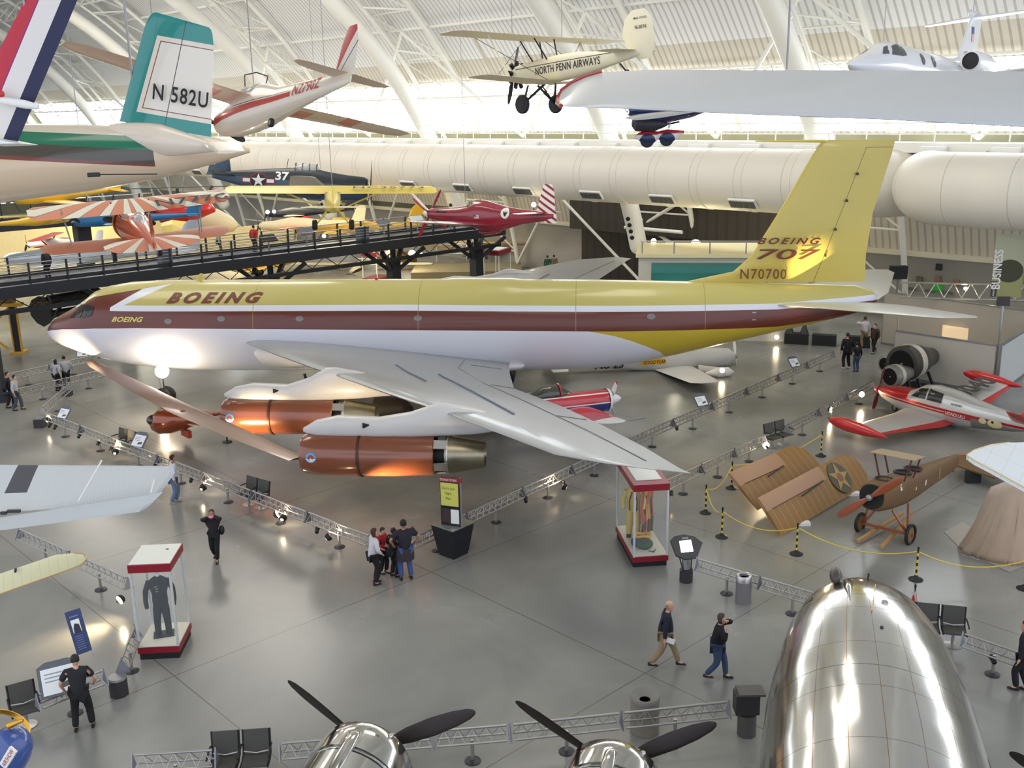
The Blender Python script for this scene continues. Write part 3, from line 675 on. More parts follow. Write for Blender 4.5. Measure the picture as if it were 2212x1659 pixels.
# ---- yellow high-wing light aeroplane seen from behind ----
t=pose('yellow_light_aeroplane','yellow high-wing light aeroplane seen from behind, hung above the walkway','light aeroplane',(-9.039,53.338,8.741,-.032,-.012,-26.533,.967))
cy=mat('cub_yellow',(228,204,88),.4,noise=.04)
S=[(0,0,.3,.3,.3),(.25,0,.4,.36,.42),(1.0,.0,.4,.42,.48),(1.5,.05,.38,.6,.5),(2.8,.05,.36,.6,.48),(4.5,.1,.22,.34,.3),(6.6,.2,.04,.12,.12)]
MB().fus(S,24,2.8).build('fuselage',cy,t,45)
MB().box((2.0,0,.42),(1.2,.8,.36)).build('cabin_glass',mat('canopy_glass',(0,0,0)),t)
MB().wing([((1.2,-5.35,.75),1.0,.04),((1.0,-5.1,.78),1.5,.2),((.95,0,.78),1.6,.24),((1.0,5.1,.78),1.5,.2),((1.2,5.35,.75),1.0,.04)],ch=(1,0,-.17),n=12).build('wing',cy,t,40)
MB().wing([((6.0,0,.3),.7,.04),((5.9,0,.8),.9,.05),((6.2,0,1.15),.45,.02)],up=(0,1,0)).build('fin',cy,t,40)
MB().wing([((6.0,-1.5,.1),.5,.02),((5.6,-1.0,.1),.9,.05),((5.6,1.0,.1),.9,.05),((6.0,1.5,.1),.5,.02)]).build('tailplane',mat('cub_pale',(214,206,160),.4),t,40)
for s_ in (-1,1):
    for x0,x1 in ((1.1,1.15),(1.4,2.0)):
        MB().bar((x0,s_*.35,-.4),(x1,s_*2.7,.66),.09,.03).build('wing_strut',cy,t)
    MB().bar((1.0,s_*.3,-.4),(1.0,s_*.85,-1.15),.16,.05).build('gear_leg',cy,t)
    MB().bar((1.7,s_*.3,-.45),(1.0,s_*.85,-1.15),.05,.04).build('gear_strut',cy,t)
    wheel(t,(1.0,s_*.95,-1.18),.27,.24,GREY)
text('registration','NC35773',mat('cub_navy',(50,60,90),.5),t,lambda u,v:V((2.35-v,1.0+u,.78+.14*v)),.5,1.2,0,0,.01,space=1.1)
propeller(t,(-.12,0,0),.9,2,mat('prop_dark',(40,34,28),.4),.6,.08,w=.08)
cable(t.matrix_basis@V((1.8,0,.8)))
# ---- cream biplane NORTH PENN AIRWAYS ----
t=pose('cream_biplane','cream biplane with black company lettering, hung nose-left high in the centre','biplane',(.375,44.426,14.437,-.004,-.06,-.774,.985))
crm=mat('cream_fabric',(224,216,186),.45,noise=.03)
S=[(.0,0,.2,.2,.2),(.15,0,.33,.34,.34),(.6,0,.4,.4,.42),(1.4,.02,.42,.46,.5),(2.6,.04,.42,.52,.52),(3.6,.06,.36,.5,.46),(4.6,.1,.26,.36,.34),(5.8,.16,.12,.22,.2),(6.6,.2,.03,.1,.1)]
MB().fus(S,24,2.6).build('fuselage',crm,t,45)
for k in range(9):
    a=2*math.pi*k/9+.2; MB().tube((.15,.22*math.cos(a),.22*math.sin(a)),(.15,.56*math.cos(a),.56*math.sin(a)),.09,n=10).build('engine_cylinder',mat('engine_black',(36,36,36),.45,.4),t,40)
MB().lathe([(.05,-.14),(.2,-.1),(.26,.12)],16,(.0,0,0),(1,0,0)).build('crankcase',mat('engine_black',(0,0,0)),t,40)
MB().wing([((1.1,-5.1,1.35),.7,.02),((.75,-4.8,1.35),1.35,.12),((.7,0,1.3),1.4,.14),((.75,4.8,1.35),1.35,.12),((1.1,5.1,1.35),.7,.02)],n=12).build('upper_wing',crm,t,40)
for s_ in (-1,1):
    MB().wing([((1.6,s_*.3,-.5),1.2,.12),((1.65,s_*4.3,-.3),1.15,.1),((1.95,s_*4.55,-.3),.6,.02)]).build('lower_wing',crm,t,40)
    for x0,x1 in ((.95,1.85),(1.75,2.55)):
        MB().bar((x0,s_*3.2,1.3),(x1,s_*3.0,-.3),.07,.03,(0,1,0)).build('wing_strut',crm,t)
        MB().bar((x0,s_*.6,1.28),(x0+.4,s_*.32,.4),.05,.03,(0,1,0)).build('cabane_strut',BLK,t)
    MB().path([(.95,s_*3.2,1.3),(2.2,s_*.4,-.4)],.012,4).build('bracing_wire',DARK,t)
    MB().path([(1.85,s_*3.0,-.3),(1.2,s_*.6,1.28)],.012,4).build('bracing_wire',DARK,t)
    MB().wing([((5.4,0,.32),1.0,.06),((5.5,s_*1.2,.32),.9,.05),((5.8,s_*1.55,.32),.35,.02)]).build('tailplane',crm,t,40)
    for x0 in (1.0,2.0):
        MB().bar((x0,s_*.3,-.5),(1.3,s_*.95,-1.25),.09,.05,(0,1,0)).build('gear_leg',BLK,t)
    MB().bar((1.5,0,-.55),(1.3,s_*.95,-1.25),.05,.05,(0,1,0)).build('axle_strut',BLK,t)
    wheel(t,(1.3,s_*1.02,-1.28),.38,.16,mat('engine_black',(0,0,0)))
fo=MB().wing([((6.5,0,-.05),.6,.04),((6.0,0,.4),1.25,.07),((5.75,0,.9),1.5,.07),((5.9,0,1.45),1.25,.05),((6.25,0,1.75),.6,.02)],up=(0,1,0)).build('fin',crm,t,40)
fp=lambda x,z:planar((x,-.06,z),(1,0,0),(0,0,1))
text('lettering','MAIL WING',BLK,fo,fp(6.35,1.4),.08,1,0,0,.004); text('lettering','N-30 N',BLK,fo,fp(6.4,1.05),.13,.9,0,0,.012)
text('lettering','NORTH PENN AIRWAYS',BLK,t,lambda u,v:fsurf(S,1.55+u,-.14+v+u*.035,-1,2.6,.02),.27,.72,0,3,.008,space=1.08)
MB().path([fsurf(S,x,.16+.03*x,-1,2.6,.02) for x in (.4,1,2,3,4,5,5.8)],.012,4).build('pin_stripe',BLK,t)
MB().quad(*[V((2.35,-.25,.5)),V((2.55,-.2,.85)),V((2.55,.2,.85)),V((2.35,.25,.5))]).build('windscreen',CLEAR,t)
MB().quad(*[V((3.2,-.22,.5)),V((3.35,-.18,.8)),V((3.35,.18,.8)),V((3.2,.22,.5))]).build('windscreen',CLEAR,t)
MB().bar((5.6,0,-.1),(5.9,0,-.42),.05,.05,(0,1,0)).build('tail_leg',BLK,t); wheel(t,(5.95,0,-.45),.1,.08)
propeller(t,(-.1,0,0),1.25,2,mat('prop_dark',(0,0,0)),1.9,.1,w=.1)
cable(t.matrix_basis@V((1.4,-1.5,1.4))); cable(t.matrix_basis@V((1.4,1.5,1.4)))
# ---- white business jet ----
t=pose('business_jet','white T-tailed business jet at the upper right, half hidden by a big white wing','jet',(12.158,38.033,14.483,-.076,.068,.81,.989))
jw=mat('jet_white',(232,234,238),.25,coat=.5)
S=[(0,-.1,.04,.04,.04),(.4,-.08,.26,.2,.2),(1.2,-.02,.52,.38,.42),(1.9,.05,.68,.52,.6),(2.4,.1,.75,.72,.7),(2.9,.12,.78,.86,.76),(3.8,.14,.8,.84,.8),(5,.14,.8,.82,.8),(8,.16,.78,.78,.74),(10,.28,.6,.56,.56),(12,.42,.2,.24,.24),(12.5,.45,.03,.05,.05)]
MB().fus(S,36).build('fuselage',jw,t,45)
for s_ in (-1,1):
    g=[(2.2,.36),(2.95,.36),(3.3,.42),(3.25,.72),(3.0,.84),(2.55,.72)]
    patch('cabin_window',mat('jet_window',(84,84,88),.12),t,lambda x,z:fsurf(S,x,z,s_,2,.02),g)
    MB().quad(*[fsurf(S,x,z,s_,2,.015) for x,z in ((1.75,.36),(2.08,.38),(2.42,.74),(2.2,.66))]).build('cabin_window',MC['jet_window'],t)
    for x0 in (4.8,5.9): disc_on('cabin_window',MC['jet_window'],t,lambda a,b,x0=x0:fsurf(S,x0+a*.8,.42+b,s_,2,.015),.22)
    e=MB().lathe([(.34,0),(.4,.06),(.43,.5),(.4,1.6),(.26,2.3)],24,(8.4,s_*1.25,.62),(1,0,0),cap=False).build('engine_nacelle',jw,t,40)
    MB().lathe([(.35,.04),(.33,.5),(.05,.5)],20,(8.4,s_*1.25,.62),(1,0,0)).build('intake',BLK,e,40)
    MB().bar((8.8,s_*.6,.6),(8.8,s_*.95,.62),1.2,.1,(0,0,1)).build('engine_pylon',jw,t) if 0 else MB().box((9.3,s_*.75,.6),(1.4,.5,.1)).build('engine_pylon',jw,t)
    MB().wing([((5.2,s_*.4,-.45),2.4,.28),((6.2,s_*5.2,-.15),1.2,.1)]).build('wing',jw,t,40)
    MB().wing([((11.9,0,2.95),1.1,.1),((12.3,s_*2.3,2.95),.6,.05)]).build('tailplane',jw,t,40)
f=MB().wing([((9.4,0,.9),2.9,.16),((10.3,0,1.1),2.2,.16),((11.7,0,2.9),1.35,.12),((11.8,0,3.1),1.4,.1)],up=(0,1,0)).build('fin',jw,t,40)
MB().fus([(11.5,3.05,.02,.02,.02),(11.7,3.05,.14,.18,.12),(12.6,3.05,.14,.18,.12),(13.2,3.05,.02,.02,.02)],14).build('fin_bullet',jw,f,40)
poly_on('flag_patch',mat('flag_patch_blue',(0,0,0)),f,planar((11.7,-.085,2.2),(1,0,0),(0,0,1)),[(0,0),(.28,0),(.28,.3),(0,.3)])
poly_on('flag_patch',mat('flag_patch_pink',(0,0,0)),f,planar((11.7,-.085,1.85),(1,0,0),(0,0,1)),[(0,0),(.28,0),(.28,.34),(0,.34)])
text('registration','N802L',mat('insignia_red',(0,0,0)),f,planar((10.9,-.1,1.2),(1,0,0),(0,0,1)),.2,1,0,0,.01)
cable(t.matrix_basis@V((2.9,0,1))); cable(t.matrix_basis@V((12,0,3.2)))
# ---- red and silver low-wing aeroplane with tip tanks ----
t=pose('silver_tiptank_aeroplane','silver low-wing aeroplane with red nose and red tip tanks at the right edge','light aeroplane',(16.223,43.473,.85,.059,.028,-.988,.888))
SIL=mat('silver_skin',(206,206,200),.25,.75,noise=.06); RD=mat('bright_red',(196,34,36),.3,coat=.4)
sil=pat('silver_red_body',lambda x,y,z:[(None,(200,198,190)),((x<1.9)&(z>.12),(186,30,34)),(((z<.16)&(z>.05)),(190,30,34)),(((z<-.0)&(z>-.08)&(x<4.0)),(190,30,34)),(((x>3.95)&(x<5.6)&(z>-.12)&(z<.12)),(190,60,62)),((x>3.7)&(z>.2)&(z<.62),(220,222,216)),((x>5.2)&(z<.02),(140,136,128))],.25,metal=.35,noise=.06)
S=[(0,0,.18,.18,.2),(.3,0,.36,.28,.36),(1.2,.0,.54,.44,.66),(2.0,.0,.6,.52,.76),(2.5,.02,.62,.84,.78),(3.2,.04,.62,.97,.78),(4.2,.06,.58,.9,.76),(5.4,.1,.46,.66,.62),(7,.16,.26,.42,.38),(8.2,.22,.04,.12,.1)]
MB().fus(S,32,2.3).build('fuselage',sil,t,45)
for s_ in (-1,1):
    for g in ([(2.1,.34),(2.9,.38),(2.9,.84),(2.5,.76)],[(3.0,.38),(3.75,.38),(3.75,.8),(3.0,.86)]):
        patch('cabin_window',mat('cabin_dark',(52,48,44),.1),t,lambda x,z:fsurf(S,x,z,s_,2.3,.02),g)
    wn=pat('silver_red_wing',lambda x,y,z:[(None,(196,194,186)),(((x-y.abs()*-.06)>3.95),(190,36,38))],.3,metal=.3)
    MB().wing([((1.7,s_*.4,-.45),2.7,.34),((1.9,s_*1.4,-.4),2.5,.28),((2.3,s_*5.0,-.02),1.5,.16)]).build('wing',wn,t,40)
    MB().lathe([(.02,0),(.14,.15),(.26,.6),(.29,1.2),(.24,2.0),(.1,2.9),(.01,3.2)],20,(1.1,s_*5.15,.02),(1,0,0)).build('tip_tank',RD,t,45)
    MB().wing([((6.9,s_*.1,.3),1.1,.1),((7.4,s_*1.5,1.2),.7,.05)],up=(0,-s_*.5,.86)).build('v_tail',RD,t,40)
    MB().bar((3.0,s_*1.6,-.4),(3.0,s_*1.6,-.75),.06,.06,(0,1,0)).build('gear_leg',GREY,t); wheel(t,(3.0,s_*1.6,-.72),.2,.14)
MB().bar((1.0,0,-.4),(.9,0,-.8),.06,.06,(0,1,0)).build('nose_leg',GREY,t); wheel(t,(.9,0,-.72),.18,.12)
def wtx(u,v): return V((3.75-v*1.0,1.9+u,-.10+.07*u*.9+.14))
text('registration','0040',mat('reg_dark_grey',(64,60,58),.5),t,lambda u,v:V((3.35-v,2.0+u,.02+u*.085)),.95,.85,0,0,.05,space=1.1)
text('lettering','HONOLULU',mat('racer_white',(0,0,0)),t,lambda u,v:fsurf(S,4.0+u,-.07+v,-1,2.3,.015),.15,.8,0,2,.01)
text('lettering','WAIKIKI',mat('reg_dark_grey',(0,0,0)),t,lambda u,v:fsurf(S,4.2+u,.42+v,-1,2.3,.015),.1,1,0,2,.005)
disc_on('map_decal',mat('map_cream',(214,202,150),.5),t,lambda a,b:fsurf(S,6.3+a*1.3,.02+b*.8,-1,2.3,.015),.26,10)
disc_on('map_decal',mat('map_cream',(0,0,0)),t,lambda a,b:fsurf(S,5.75+a,.04+b*.8,-1,2.3,.015),.18,8)
disc_on('map_decal',BLK,t,lambda a,b:fsurf(S,6.2+a,.08+b,-1,2.3,.022),.06,10)
propeller(t,(-.1,0,0),1.1,2,mat('prop_dark_red',(110,30,28),.35),1.9,.14,spin=RD,sl=.3)
# ---- orange and white sunburst biplane ----
t=pose('sunburst_biplane','orange biplane with orange and white sunburst wings seen from behind, hung above the dark walkway','biplane',(-14.814,40.332,9.164,.048,.073,-1.101,.981))
ORG=mat('glossy_orange',(206,84,40),.15,coat=.8,noise=.05)
def sunb(cx,cy,k,ph=0):
    def f(x,y,z):
        a=(x-cx).atan2((y-cy).abs())*k+ph
        return [(None,(208,120,80)),((a.mod(1)<.46),(226,222,200)),((a.mod(1)<.03),(74,70,66)),(((a.mod(1)>.43)&(a.mod(1)<.46)),(74,70,66))]
    return f
sw=pat('sunburst_wing',sunb(.0,0,2.9),.4); st_=pat('sunburst_tail',sunb(5.0,0,2.0,.2),.4)
plo=mat('tan_orange_fabric',(196,118,84),.45,noise=.03)
S=[(.3,0,.4,.4,.4),(.4,0,.6,.6,.6),(1.2,0,.62,.62,.62),(2.0,0,.54,.58,.6),(3.0,.04,.48,.62,.54),(3.9,.05,.4,.58,.44),(5,.08,.25,.34,.3),(6.3,.12,.06,.14,.16)]
MB().fus(S,28,2.2).build('fuselage',ORG,t,45)
MB().lathe([(.5,-.1),(.66,-.02),(.7,.2),(.69,.5)],28,(.3,0,0),(1,0,0),cap=False).build('cowl_ring',mat('ring_silver_orange',(214,150,110),.2,.5),t,40)
MB().fus([(2.7,.45,.1,.05,.1),(3.1,.46,.26,.34,.1),(3.7,.46,.24,.3,.1),(4.4,.42,.08,.1,.1)],14).build('canopy',mat('canopy_glass',(0,0,0)),t,45)
MB().wing([((1.4,-3.65,1.0),.7,.02),((.9,-3.4,1.0),1.3,.12),((.75,0,.95),1.45,.14),((.9,3.4,1.0),1.3,.12),((1.4,3.65,1.0),.7,.02)],ch=(1,0,-.24),n=12).build('upper_wing',sw,t,40)
for s_ in (-1,1):
    MB().wing([((1.5,s_*.3,-.40),1.25,.14),((1.6,s_*3.1,-.30),1.1,.12),((1.9,s_*3.4,-.32),.5,.02)],ch=(1,0,-.18)).build('lower_wing',plo,t,40)
    for x0,x1 in ((1.1,1.85),(1.7,2.3)): MB().bar((x0,s_*2.5,.95),(x1,s_*2.35,-.34),.08,.03,(0,1,0)).build('wing_strut',GREY,t)
    MB().bar((1.2,s_*.7,.95),(1.6,s_*.4,.35),.05,.03,(0,1,0)).build('cabane_strut',DARK,t)
    MB().wing([((5.2,0,.22),1.3,.08),((5.4,s_*1.2,.22),1.05,.05),((5.8,s_*1.6,.18),.35,.02)],ch=(1,0,-.2)).build('tailplane',st_,t,40)
    MB().bar((1.2,s_*.35,-.4),(1.0,s_*.8,-1.1),.12,.05,(0,1,0)).build('gear_leg',ORG,t); wheel(t,(1.0,s_*.85,-1.15),.24,.14)
MB().wing([((6.2,0,-.1),.4,.03),((5.6,0,.4),1.0,.07),((5.75,0,.9),.9,.06),((6.1,0,1.25),.4,.02)],up=(0,1,0)).build('fin',ORG,t,40)
text('registration','N777G',BLK,t,lambda u,v:V((2.15-v*.8,.8+u,.80+v*.19)),.75,.9,0,0,.01)
propeller(t,(.2,0,0),1.0,2,mat('prop_dark',(0,0,0)),.2,.1)
cable(t.matrix_basis@V((1.4,-1.5,1.1))); cable(t.matrix_basis@V((1.4,1.5,1.1)))
# ---- red, white and blue aerobatic aeroplane ----
t=pose('aerobatic_aeroplane','red, white and blue aerobatic aeroplane with a white propeller, below the swept wing','aerobatic aeroplane',(4.299,40.249,1.6,.12,-.008,-2.799,1.04))
ab=pat('aerobatic_livery',lambda x,y,z:[(None,(188,30,42)),((z<(x*.0-.02)),(226,224,222)),((z<-.07),(34,40,110)),((z<.34)&(z>.30),(228,226,222))],.2,coat=.7)
S=[(.45,0,.36,.36,.36),(.55,0,.44,.42,.44),(1.2,0,.46,.42,.5),(2.2,0,.44,.42,.5),(3.2,.02,.4,.44,.46),(4.4,.05,.3,.36,.36),(6,.1,.12,.2,.2),(6.6,.12,.03,.08,.08)]
MB().fus(S,28,2.3).build('fuselage',ab,t,45)
MB().fus([(2.0,.35,.12,.1,.1),(2.5,.38,.32,.42,.1),(3.2,.38,.3,.4,.1),(3.9,.35,.08,.08,.1)],18).build('canopy',mat('canopy_dark',(56,58,44),.08,coat=.5),t,45)
MB().path([(2.5,.35*math.cos(a),.38+.44*math.sin(a)) for a in [math.pi*k/10 for k in range(11)]],.03,5).build('canopy_frame',RD,t)
MB().lathe([(.30,0),(.42,-.04),(.46,.08)],24,(.42,0,0),(1,0,0),cap=False).build('cowl_ring',mat('insignia_white',(0,0,0)),t,40)
MB().lathe([(.01,.04),(.36,.04)],20,(.42,0,0),(1,0,0)).build('cowl_opening',BLK,t,40)
aw=pat('aerobatic_wing',lambda x,y,z:[(None,(186,30,42)),((y.abs()>3.4),(226,226,222))],.25,coat=.4)
for s_ in (-1,1):
    MB().wing([((1.3,s_*.3,-.18),1.6,.2),((1.6,s_*4.0,-.1),.95,.12)]).build('wing',aw,t,40)
    MB().wing([((5.6,0,.15),.9,.08),((5.75,s_*1.5,.15),.6,.04)]).build('tailplane',ab,t,40)
    MB().path([(1.5,s_*.3,-.35),(1.35,s_*.6,-.75),(1.2,s_*.85,-1.1)],[.06,.05,.05],8).build('gear_leg',mat('brass_leg',(190,150,90),.3,.7),t,40)
    MB().fus([(.8,-1.15,.02,.02,.02,s_*.9),(1.0,-1.12,.12,.14,.14,s_*.9),(1.35,-1.12,.12,.14,.12,s_*.9),(1.75,-1.12,.02,.03,.03,s_*.9)],12).build('wheel_fairing',mat('fairing_blue',(44,48,130),.3),t,40)
    wheel(t,(1.1,s_*.9,-1.2),.2,.1)
    MB().tube((1.5,s_*4.0,-.1),(.9,s_*4.05,-.06),.03,n=6).build('wing_probe',GREY,t)
MB().wing([((5.6,0,.2),1.0,.08),((5.9,0,1.2),.6,.04)],up=(0,1,0)).build('fin',ab,t,40)
MB().tube((4.2,0,.3),(4.45,0,.95),.02,n=5).build('aerial',WHITE,t)
propeller(t,(.3,0,0),1.0,3,mat('insignia_white',(0,0,0)),math.radians(70),.2,spin=mat('insignia_white',(0,0,0)),sl=.45,tip=RD,w=.12,pitch=.35)
# ---- brown wartime biplane fuselage without wings ----
t=pose('wingless_biplane','olive brown vintage biplane fuselage without wings, wooden propeller, standing inside the rope','vintage aeroplane',(10.68,28.75,1.62,-.03,.10,.793,.947))
olv=mat('olive_brown_fabric',(112,84,50),.55,noise=.1,nscale=2); wod=mat('varnished_wood',(150,76,38),.3,coat=.4,noise=.15,nscale=6)
S=[(.1,0,.4,.4,.42),(.2,0,.44,.44,.48),(1.0,0,.48,.44,.56),(2.0,0,.46,.42,.6),(3.0,0,.42,.4,.52),(4.5,.03,.3,.34,.42),(6,.06,.2,.3,.32),(7,.1,.08,.24,.24)]
MB().fus(S,28,3.0).build('fuselage',olv,t,45)
MB().lathe([(.01,0),(.36,0),(.4,-.06)],20,(.1,0,0),(1,0,0)).build('nose_opening',mat('opening_black',(22,20,18),.7),t,40)
for x0 in (.9,2.3,3.1):
    MB().path([(x0+.3*math.cos(a),.27*math.sin(a),.44) for a in [2*math.pi*k/16 for k in range(17)]],.04,6).build('cockpit_rim',mat('rim_black',(40,34,30),.5),t,40)
    MB().lathe([(.01,.0),(.27,.0)],16,(x0,0,.43),(0,0,1)).build('cockpit_well',mat('opening_black',(0,0,0)),t)
MB().wing([((1.3,-.75,1.12),.9,.04),((1.3,.75,1.12),.9,.04)]).build('centre_section',mat('tan_centre',(158,134,98),.5),t,40)
for s_ in (-1,1):
    for x0 in (1.4,2.1): MB().bar((x0,s_*.62,1.1),(x0+.05,s_*.42,.35),.05,.04,(0,1,0)).build('cabane_strut',mat('strut_redbrown',(96,44,36),.5),t)
    for x0 in (.8,2.0): MB().bar((x0,s_*.4,-.5),(1.3,s_*.75,-1.3),.07,.05,(0,1,0)).build('gear_leg',wod,t)
    w_=MB().lathe([(.27,-.04),(.33,-.06),(.36,0),(.33,.06),(.27,.04)],24,(1.3,s_*.85,-1.3),(0,1,0),cap=False).build('wheel',BLK,t,40)
    MB().lathe([(.02,-.06),(.28,-.01),(.28,.01),(.02,.06)],20,(1.3,s_*.85,-1.3),(0,1,0)).build('wheel_cover',mat('wheel_tan',(132,100,58),.5),w_,40)
    MB().bar((.2,s_*.4,-1.6),(3.0,s_*.15,-1.15),.1,.08,(0,1,0)).build('wooden_skid',mat('pale_wood',(188,142,88),.5),t)
MB().bar((1.3,-.95,-1.3),(1.3,.95,-1.3),.1,.08).build('axle',wod,t)
for x0,z0 in ((1.1,.1),(3.2,-.1)): MB().quad(*[fsurf(S,x0+a,z0+b,-1,3,.012) for a,b in ((0,0),(.14,0),(.16,.2),(.02,.16))]).build('paper_tag',mat('paper_white',(226,222,210),.6),t)
MB().quad(*[fsurf(S,2.35+a,-.1+b,-1,3,.012) for a,b in ((0,0),(.09,0),(.09,.1),(0,.1))]).build('paper_tag',mat('paper_white',(0,0,0)),t)
MB().path([fsurf(S,4.7,.25-.1*k,-1,3,.012) for k in range(5)],.02,4).build('band_stripe',mat('band_tan',(176,150,90),.5),t)
MB().quad(V((5,.0,.34)),V((6.2,-.1,.25)),V((6.3,.1,.26)),V((5.1,.12,.34))).build('deck_patch',mat('paper_white',(0,0,0)),t)
MB().bar((6.6,0,-.02),(6.8,0,-.3),.05,.05,(0,1,0)).build('tail_skid',wod,t)
propeller(t,(-.1,0,0),1.3,2,wod,math.radians(40),.1,w=.14,pitch=.3)
# ---- white aeroplane with a red and blue tail (registration N2790Z) ----
t=pose('red_trim_aeroplane','white aeroplane with red trim lettered N2790Z hung tail-up at the upper left','aeroplane',(-9.421,34.754,12.728,-.25,-.115,-.896,.994))
cw=pat('white_red_trim',lambda x,y,z:[(None,(228,214,192)),(((z<(x*.02+.12))&(z>(x*.05-.18))&(x<5.6)),(190,62,44)),(((z<(x*.02+.18))&(z>(x*.02+.155))&(x<5.5)),(60,70,110))],.3,coat=.3)
S=[(0,0,.1,.1,.1),(.4,0,.4,.34,.4),(1.4,0,.52,.5,.52),(2.4,.02,.54,.86,.54),(3.4,.04,.5,.84,.52),(4.6,.1,.36,.48,.42),(6.5,.2,.2,.3,.3),(8.3,.32,.07,.16,.26),(8.6,.32,.03,.1,.2)]
MB().fus(S,28,2.1).build('fuselage',cw,t,45)
MB().fus([(1.8,.45,.1,.1,.1),(2.3,.5,.44,.42,.1),(3.2,.5,.42,.4,.1),(3.7,.45,.1,.1,.1)],18).build('canopy',mat('canopy_glass',(0,0,0)),t,45)
tw=pat('tan_red_wing',lambda x,y,z:[(None,(216,188,160)),(((y.abs()>1.2)&(y.abs()<1.9)&(x>1.2)&(x<2.9)),(196,70,48)),(((y.abs()>3.0)&(y.abs()<3.6)&((x+y.abs()*.3)>3.2)),(196,80,60))],.25,coat=.3)
for s_ in (-1,1):
    MB().wing([((1.6,s_*.3,.42),1.7,.22),((1.8,s_*5.2,.68),1.15,.12),((2.0,s_*5.65,.7),.7,.03)]).build('wing',tw,t,40)
    MB().wing([((7.7,0,.38),.8,.08),((7.8,s_*1.15,.4),.55,.05),((8.0,s_*1.4,.4),.25,.02)]).build('tailplane',mat('tan_white',(214,190,164),.35),t,40)
fm=pat('striped_fin',lambda x,y,z:[(None,(232,226,214)),(((z-.3)<((x-7.6)*2.6))&((z-.3)>((x-7.9)*1.2)+.25),(184,44,48)),((((z-.3)-((x-7.6)*2.9)).abs()<.06),(60,70,120)),((((z-.3)-((x-7.9)*1.0)).abs()<.025),(60,70,120))],.3)
MB().wing([((7.6,0,.3),1.15,.1),((7.95,0,1.2),.85,.07),((8.2,0,1.65),.45,.03)],up=(0,1,0)).build('fin',fm,t,40)
text('registration','N2790Z',mat('reg_red',(184,66,60),.45),t,lambda u,v:fsurf(S,5.7+u,.10+v+u*.04,-1,2.1,.02),.28,.95,.25,3,.01,space=1.1)
MB().path([(2.2,-.2,.9),(2.2,-.25,1.25),(2.5,0,1.35),(2.8,.25,1.25),(2.8,.2,.9)],.02,5).build('loop_aerial',DARK,t)
wheel(t,(4.6,-.3,-.55),.14,.1)
propeller(t,(-.1,0,0),1.0,2,mat('prop_dark',(0,0,0)),.3,.1)
cable(t.matrix_basis@V((2.4,0,.9)))
# ================= walkway bridge and background =================
BD=mat('bridge_dark_steel',(46,48,54),.45,.3); BD2=mat('bridge_deck_grey',(132,138,146),.35); RW=mat('lit_rail',(196,196,190),.25,.8)
br=thing('walkway_bridge','long dark steel pedestrian bridge crossing behind the airliner nose, on forked columns','bridge',(0,0,0),HR)
bs,bz,bn0,bn1=59.0,4.5,-6,54
mb=MB().box(((bn0+bn1)/2,bs,bz-.12),(bn1-bn0,3.2,.2)); mb.build('deck',BD2,br)
for ds in (-1.7,1.7): 
    MB().box(((bn0+bn1)/2,bs+ds,bz-.3),(bn1-bn0,.16,.62)).build('side_girder',BD,br)
    MB().box(((bn0+bn1)/2,bs+ds*.9,bz+.16),(bn1-bn0,.06,.22)).build('kerb',BD,br)
MB().box(((bn0+bn1)/2,bs-1.1,bz-1.4),(bn1-bn0,.24,.24)).build('lower_chord',BD,br)
for ds in (-1.62,1.62):
    for k in range(30): MB().box((bn0+1+k*2,bs+ds,bz+.6),(.09,.12,1.15)).build('railing_post',BD,br)
    for z_ in (.42,.6,.78,.96): MB().tube((bn0,bs+ds,bz+z_),(bn1,bs+ds,bz+z_),.018,n=5).build('rail_wire',RW,br)
    MB().tube((bn0,bs+ds,bz+1.15),(bn1,bs+ds,bz+1.15),.035,n=6).build('handrail',RW,br)
for n_ in (2.5,13.5,24.5,34.5,44.5,52.5):
    MB().box((n_,bs,1.5),(.75,.75,3.0)).build('column',BD,br)
    m2=MB()
    for dx in (-1,1):
        for dy in (-1,1): m2.bar((n_,bs,1.9),(n_+dx*1.9,bs+dy*1.3,3.7),.26,.26)
    m2.tube((n_,bs,2.8),(n_,bs,3.8),.2,n=8); m2.build('forked_head',BD,br)
m2=MB()
m2.path([V((bn0+k,bs-1.1,bz-(1.3 if k%2 else .6))) for k in range(60)],.035,4)
m2.build('lattice',BD,br)
# second dark bridge further back, left
b2=thing('walkway_bridge','second dark pedestrian bridge further back at the left edge, partly behind the sunburst biplane','bridge',(0,0,0),HR)
MB().box((18,78,6.0),(34,3,.9)).build('side_girder',BD,b2); MB().tube((1,76.4,7.5),(35,76.4,7.5),.05,n=6).build('handrail',RW,b2)
for k in range(17): MB().box((2+k*2,76.4,7),(.09,.12,1.1)).build('railing_post',BD,b2)
for n_ in (6,18,30): MB().box((n_,78,2.8),(1.0,1.0,5.6)).build('column',BD,b2)
# panels and boxes standing on the bridge
def info_panel(loc,rz,label,m=None,grp='information panels on the bridge'):
    t=thing('information_panel',label,'sign',loc,rz,grp)
    MB().tube((0,0,0),(0,0,.8),.05,n=8).build('post',GREY,t)
    MB().box((0,0,.95),(1.1,.06,.62),M.Rotation(-.9,3,'X')).build('board',m or BLK,t)
    return t
info_panel(hp(34.2,bs-.6,bz),HR,'black tilted information panel on the bridge above the yellow star trainer',grp='black panels on the bridge')
info_panel(hp(49.5,bs-.6,bz),HR,'black tilted information panel on the bridge beside the red racing aeroplane',grp='black panels on the bridge')
for n_,lb in ((38,'grey tilted panel on the bridge left of the yellow aeroplane wheels'),(44.5,'grey tilted panel on the bridge right of the yellow aeroplane wheels')):
    info_panel(hp(n_,bs+.9,bz),HR,lb,mat('panel_grey',(110,112,120),.5),'grey panels on the bridge')
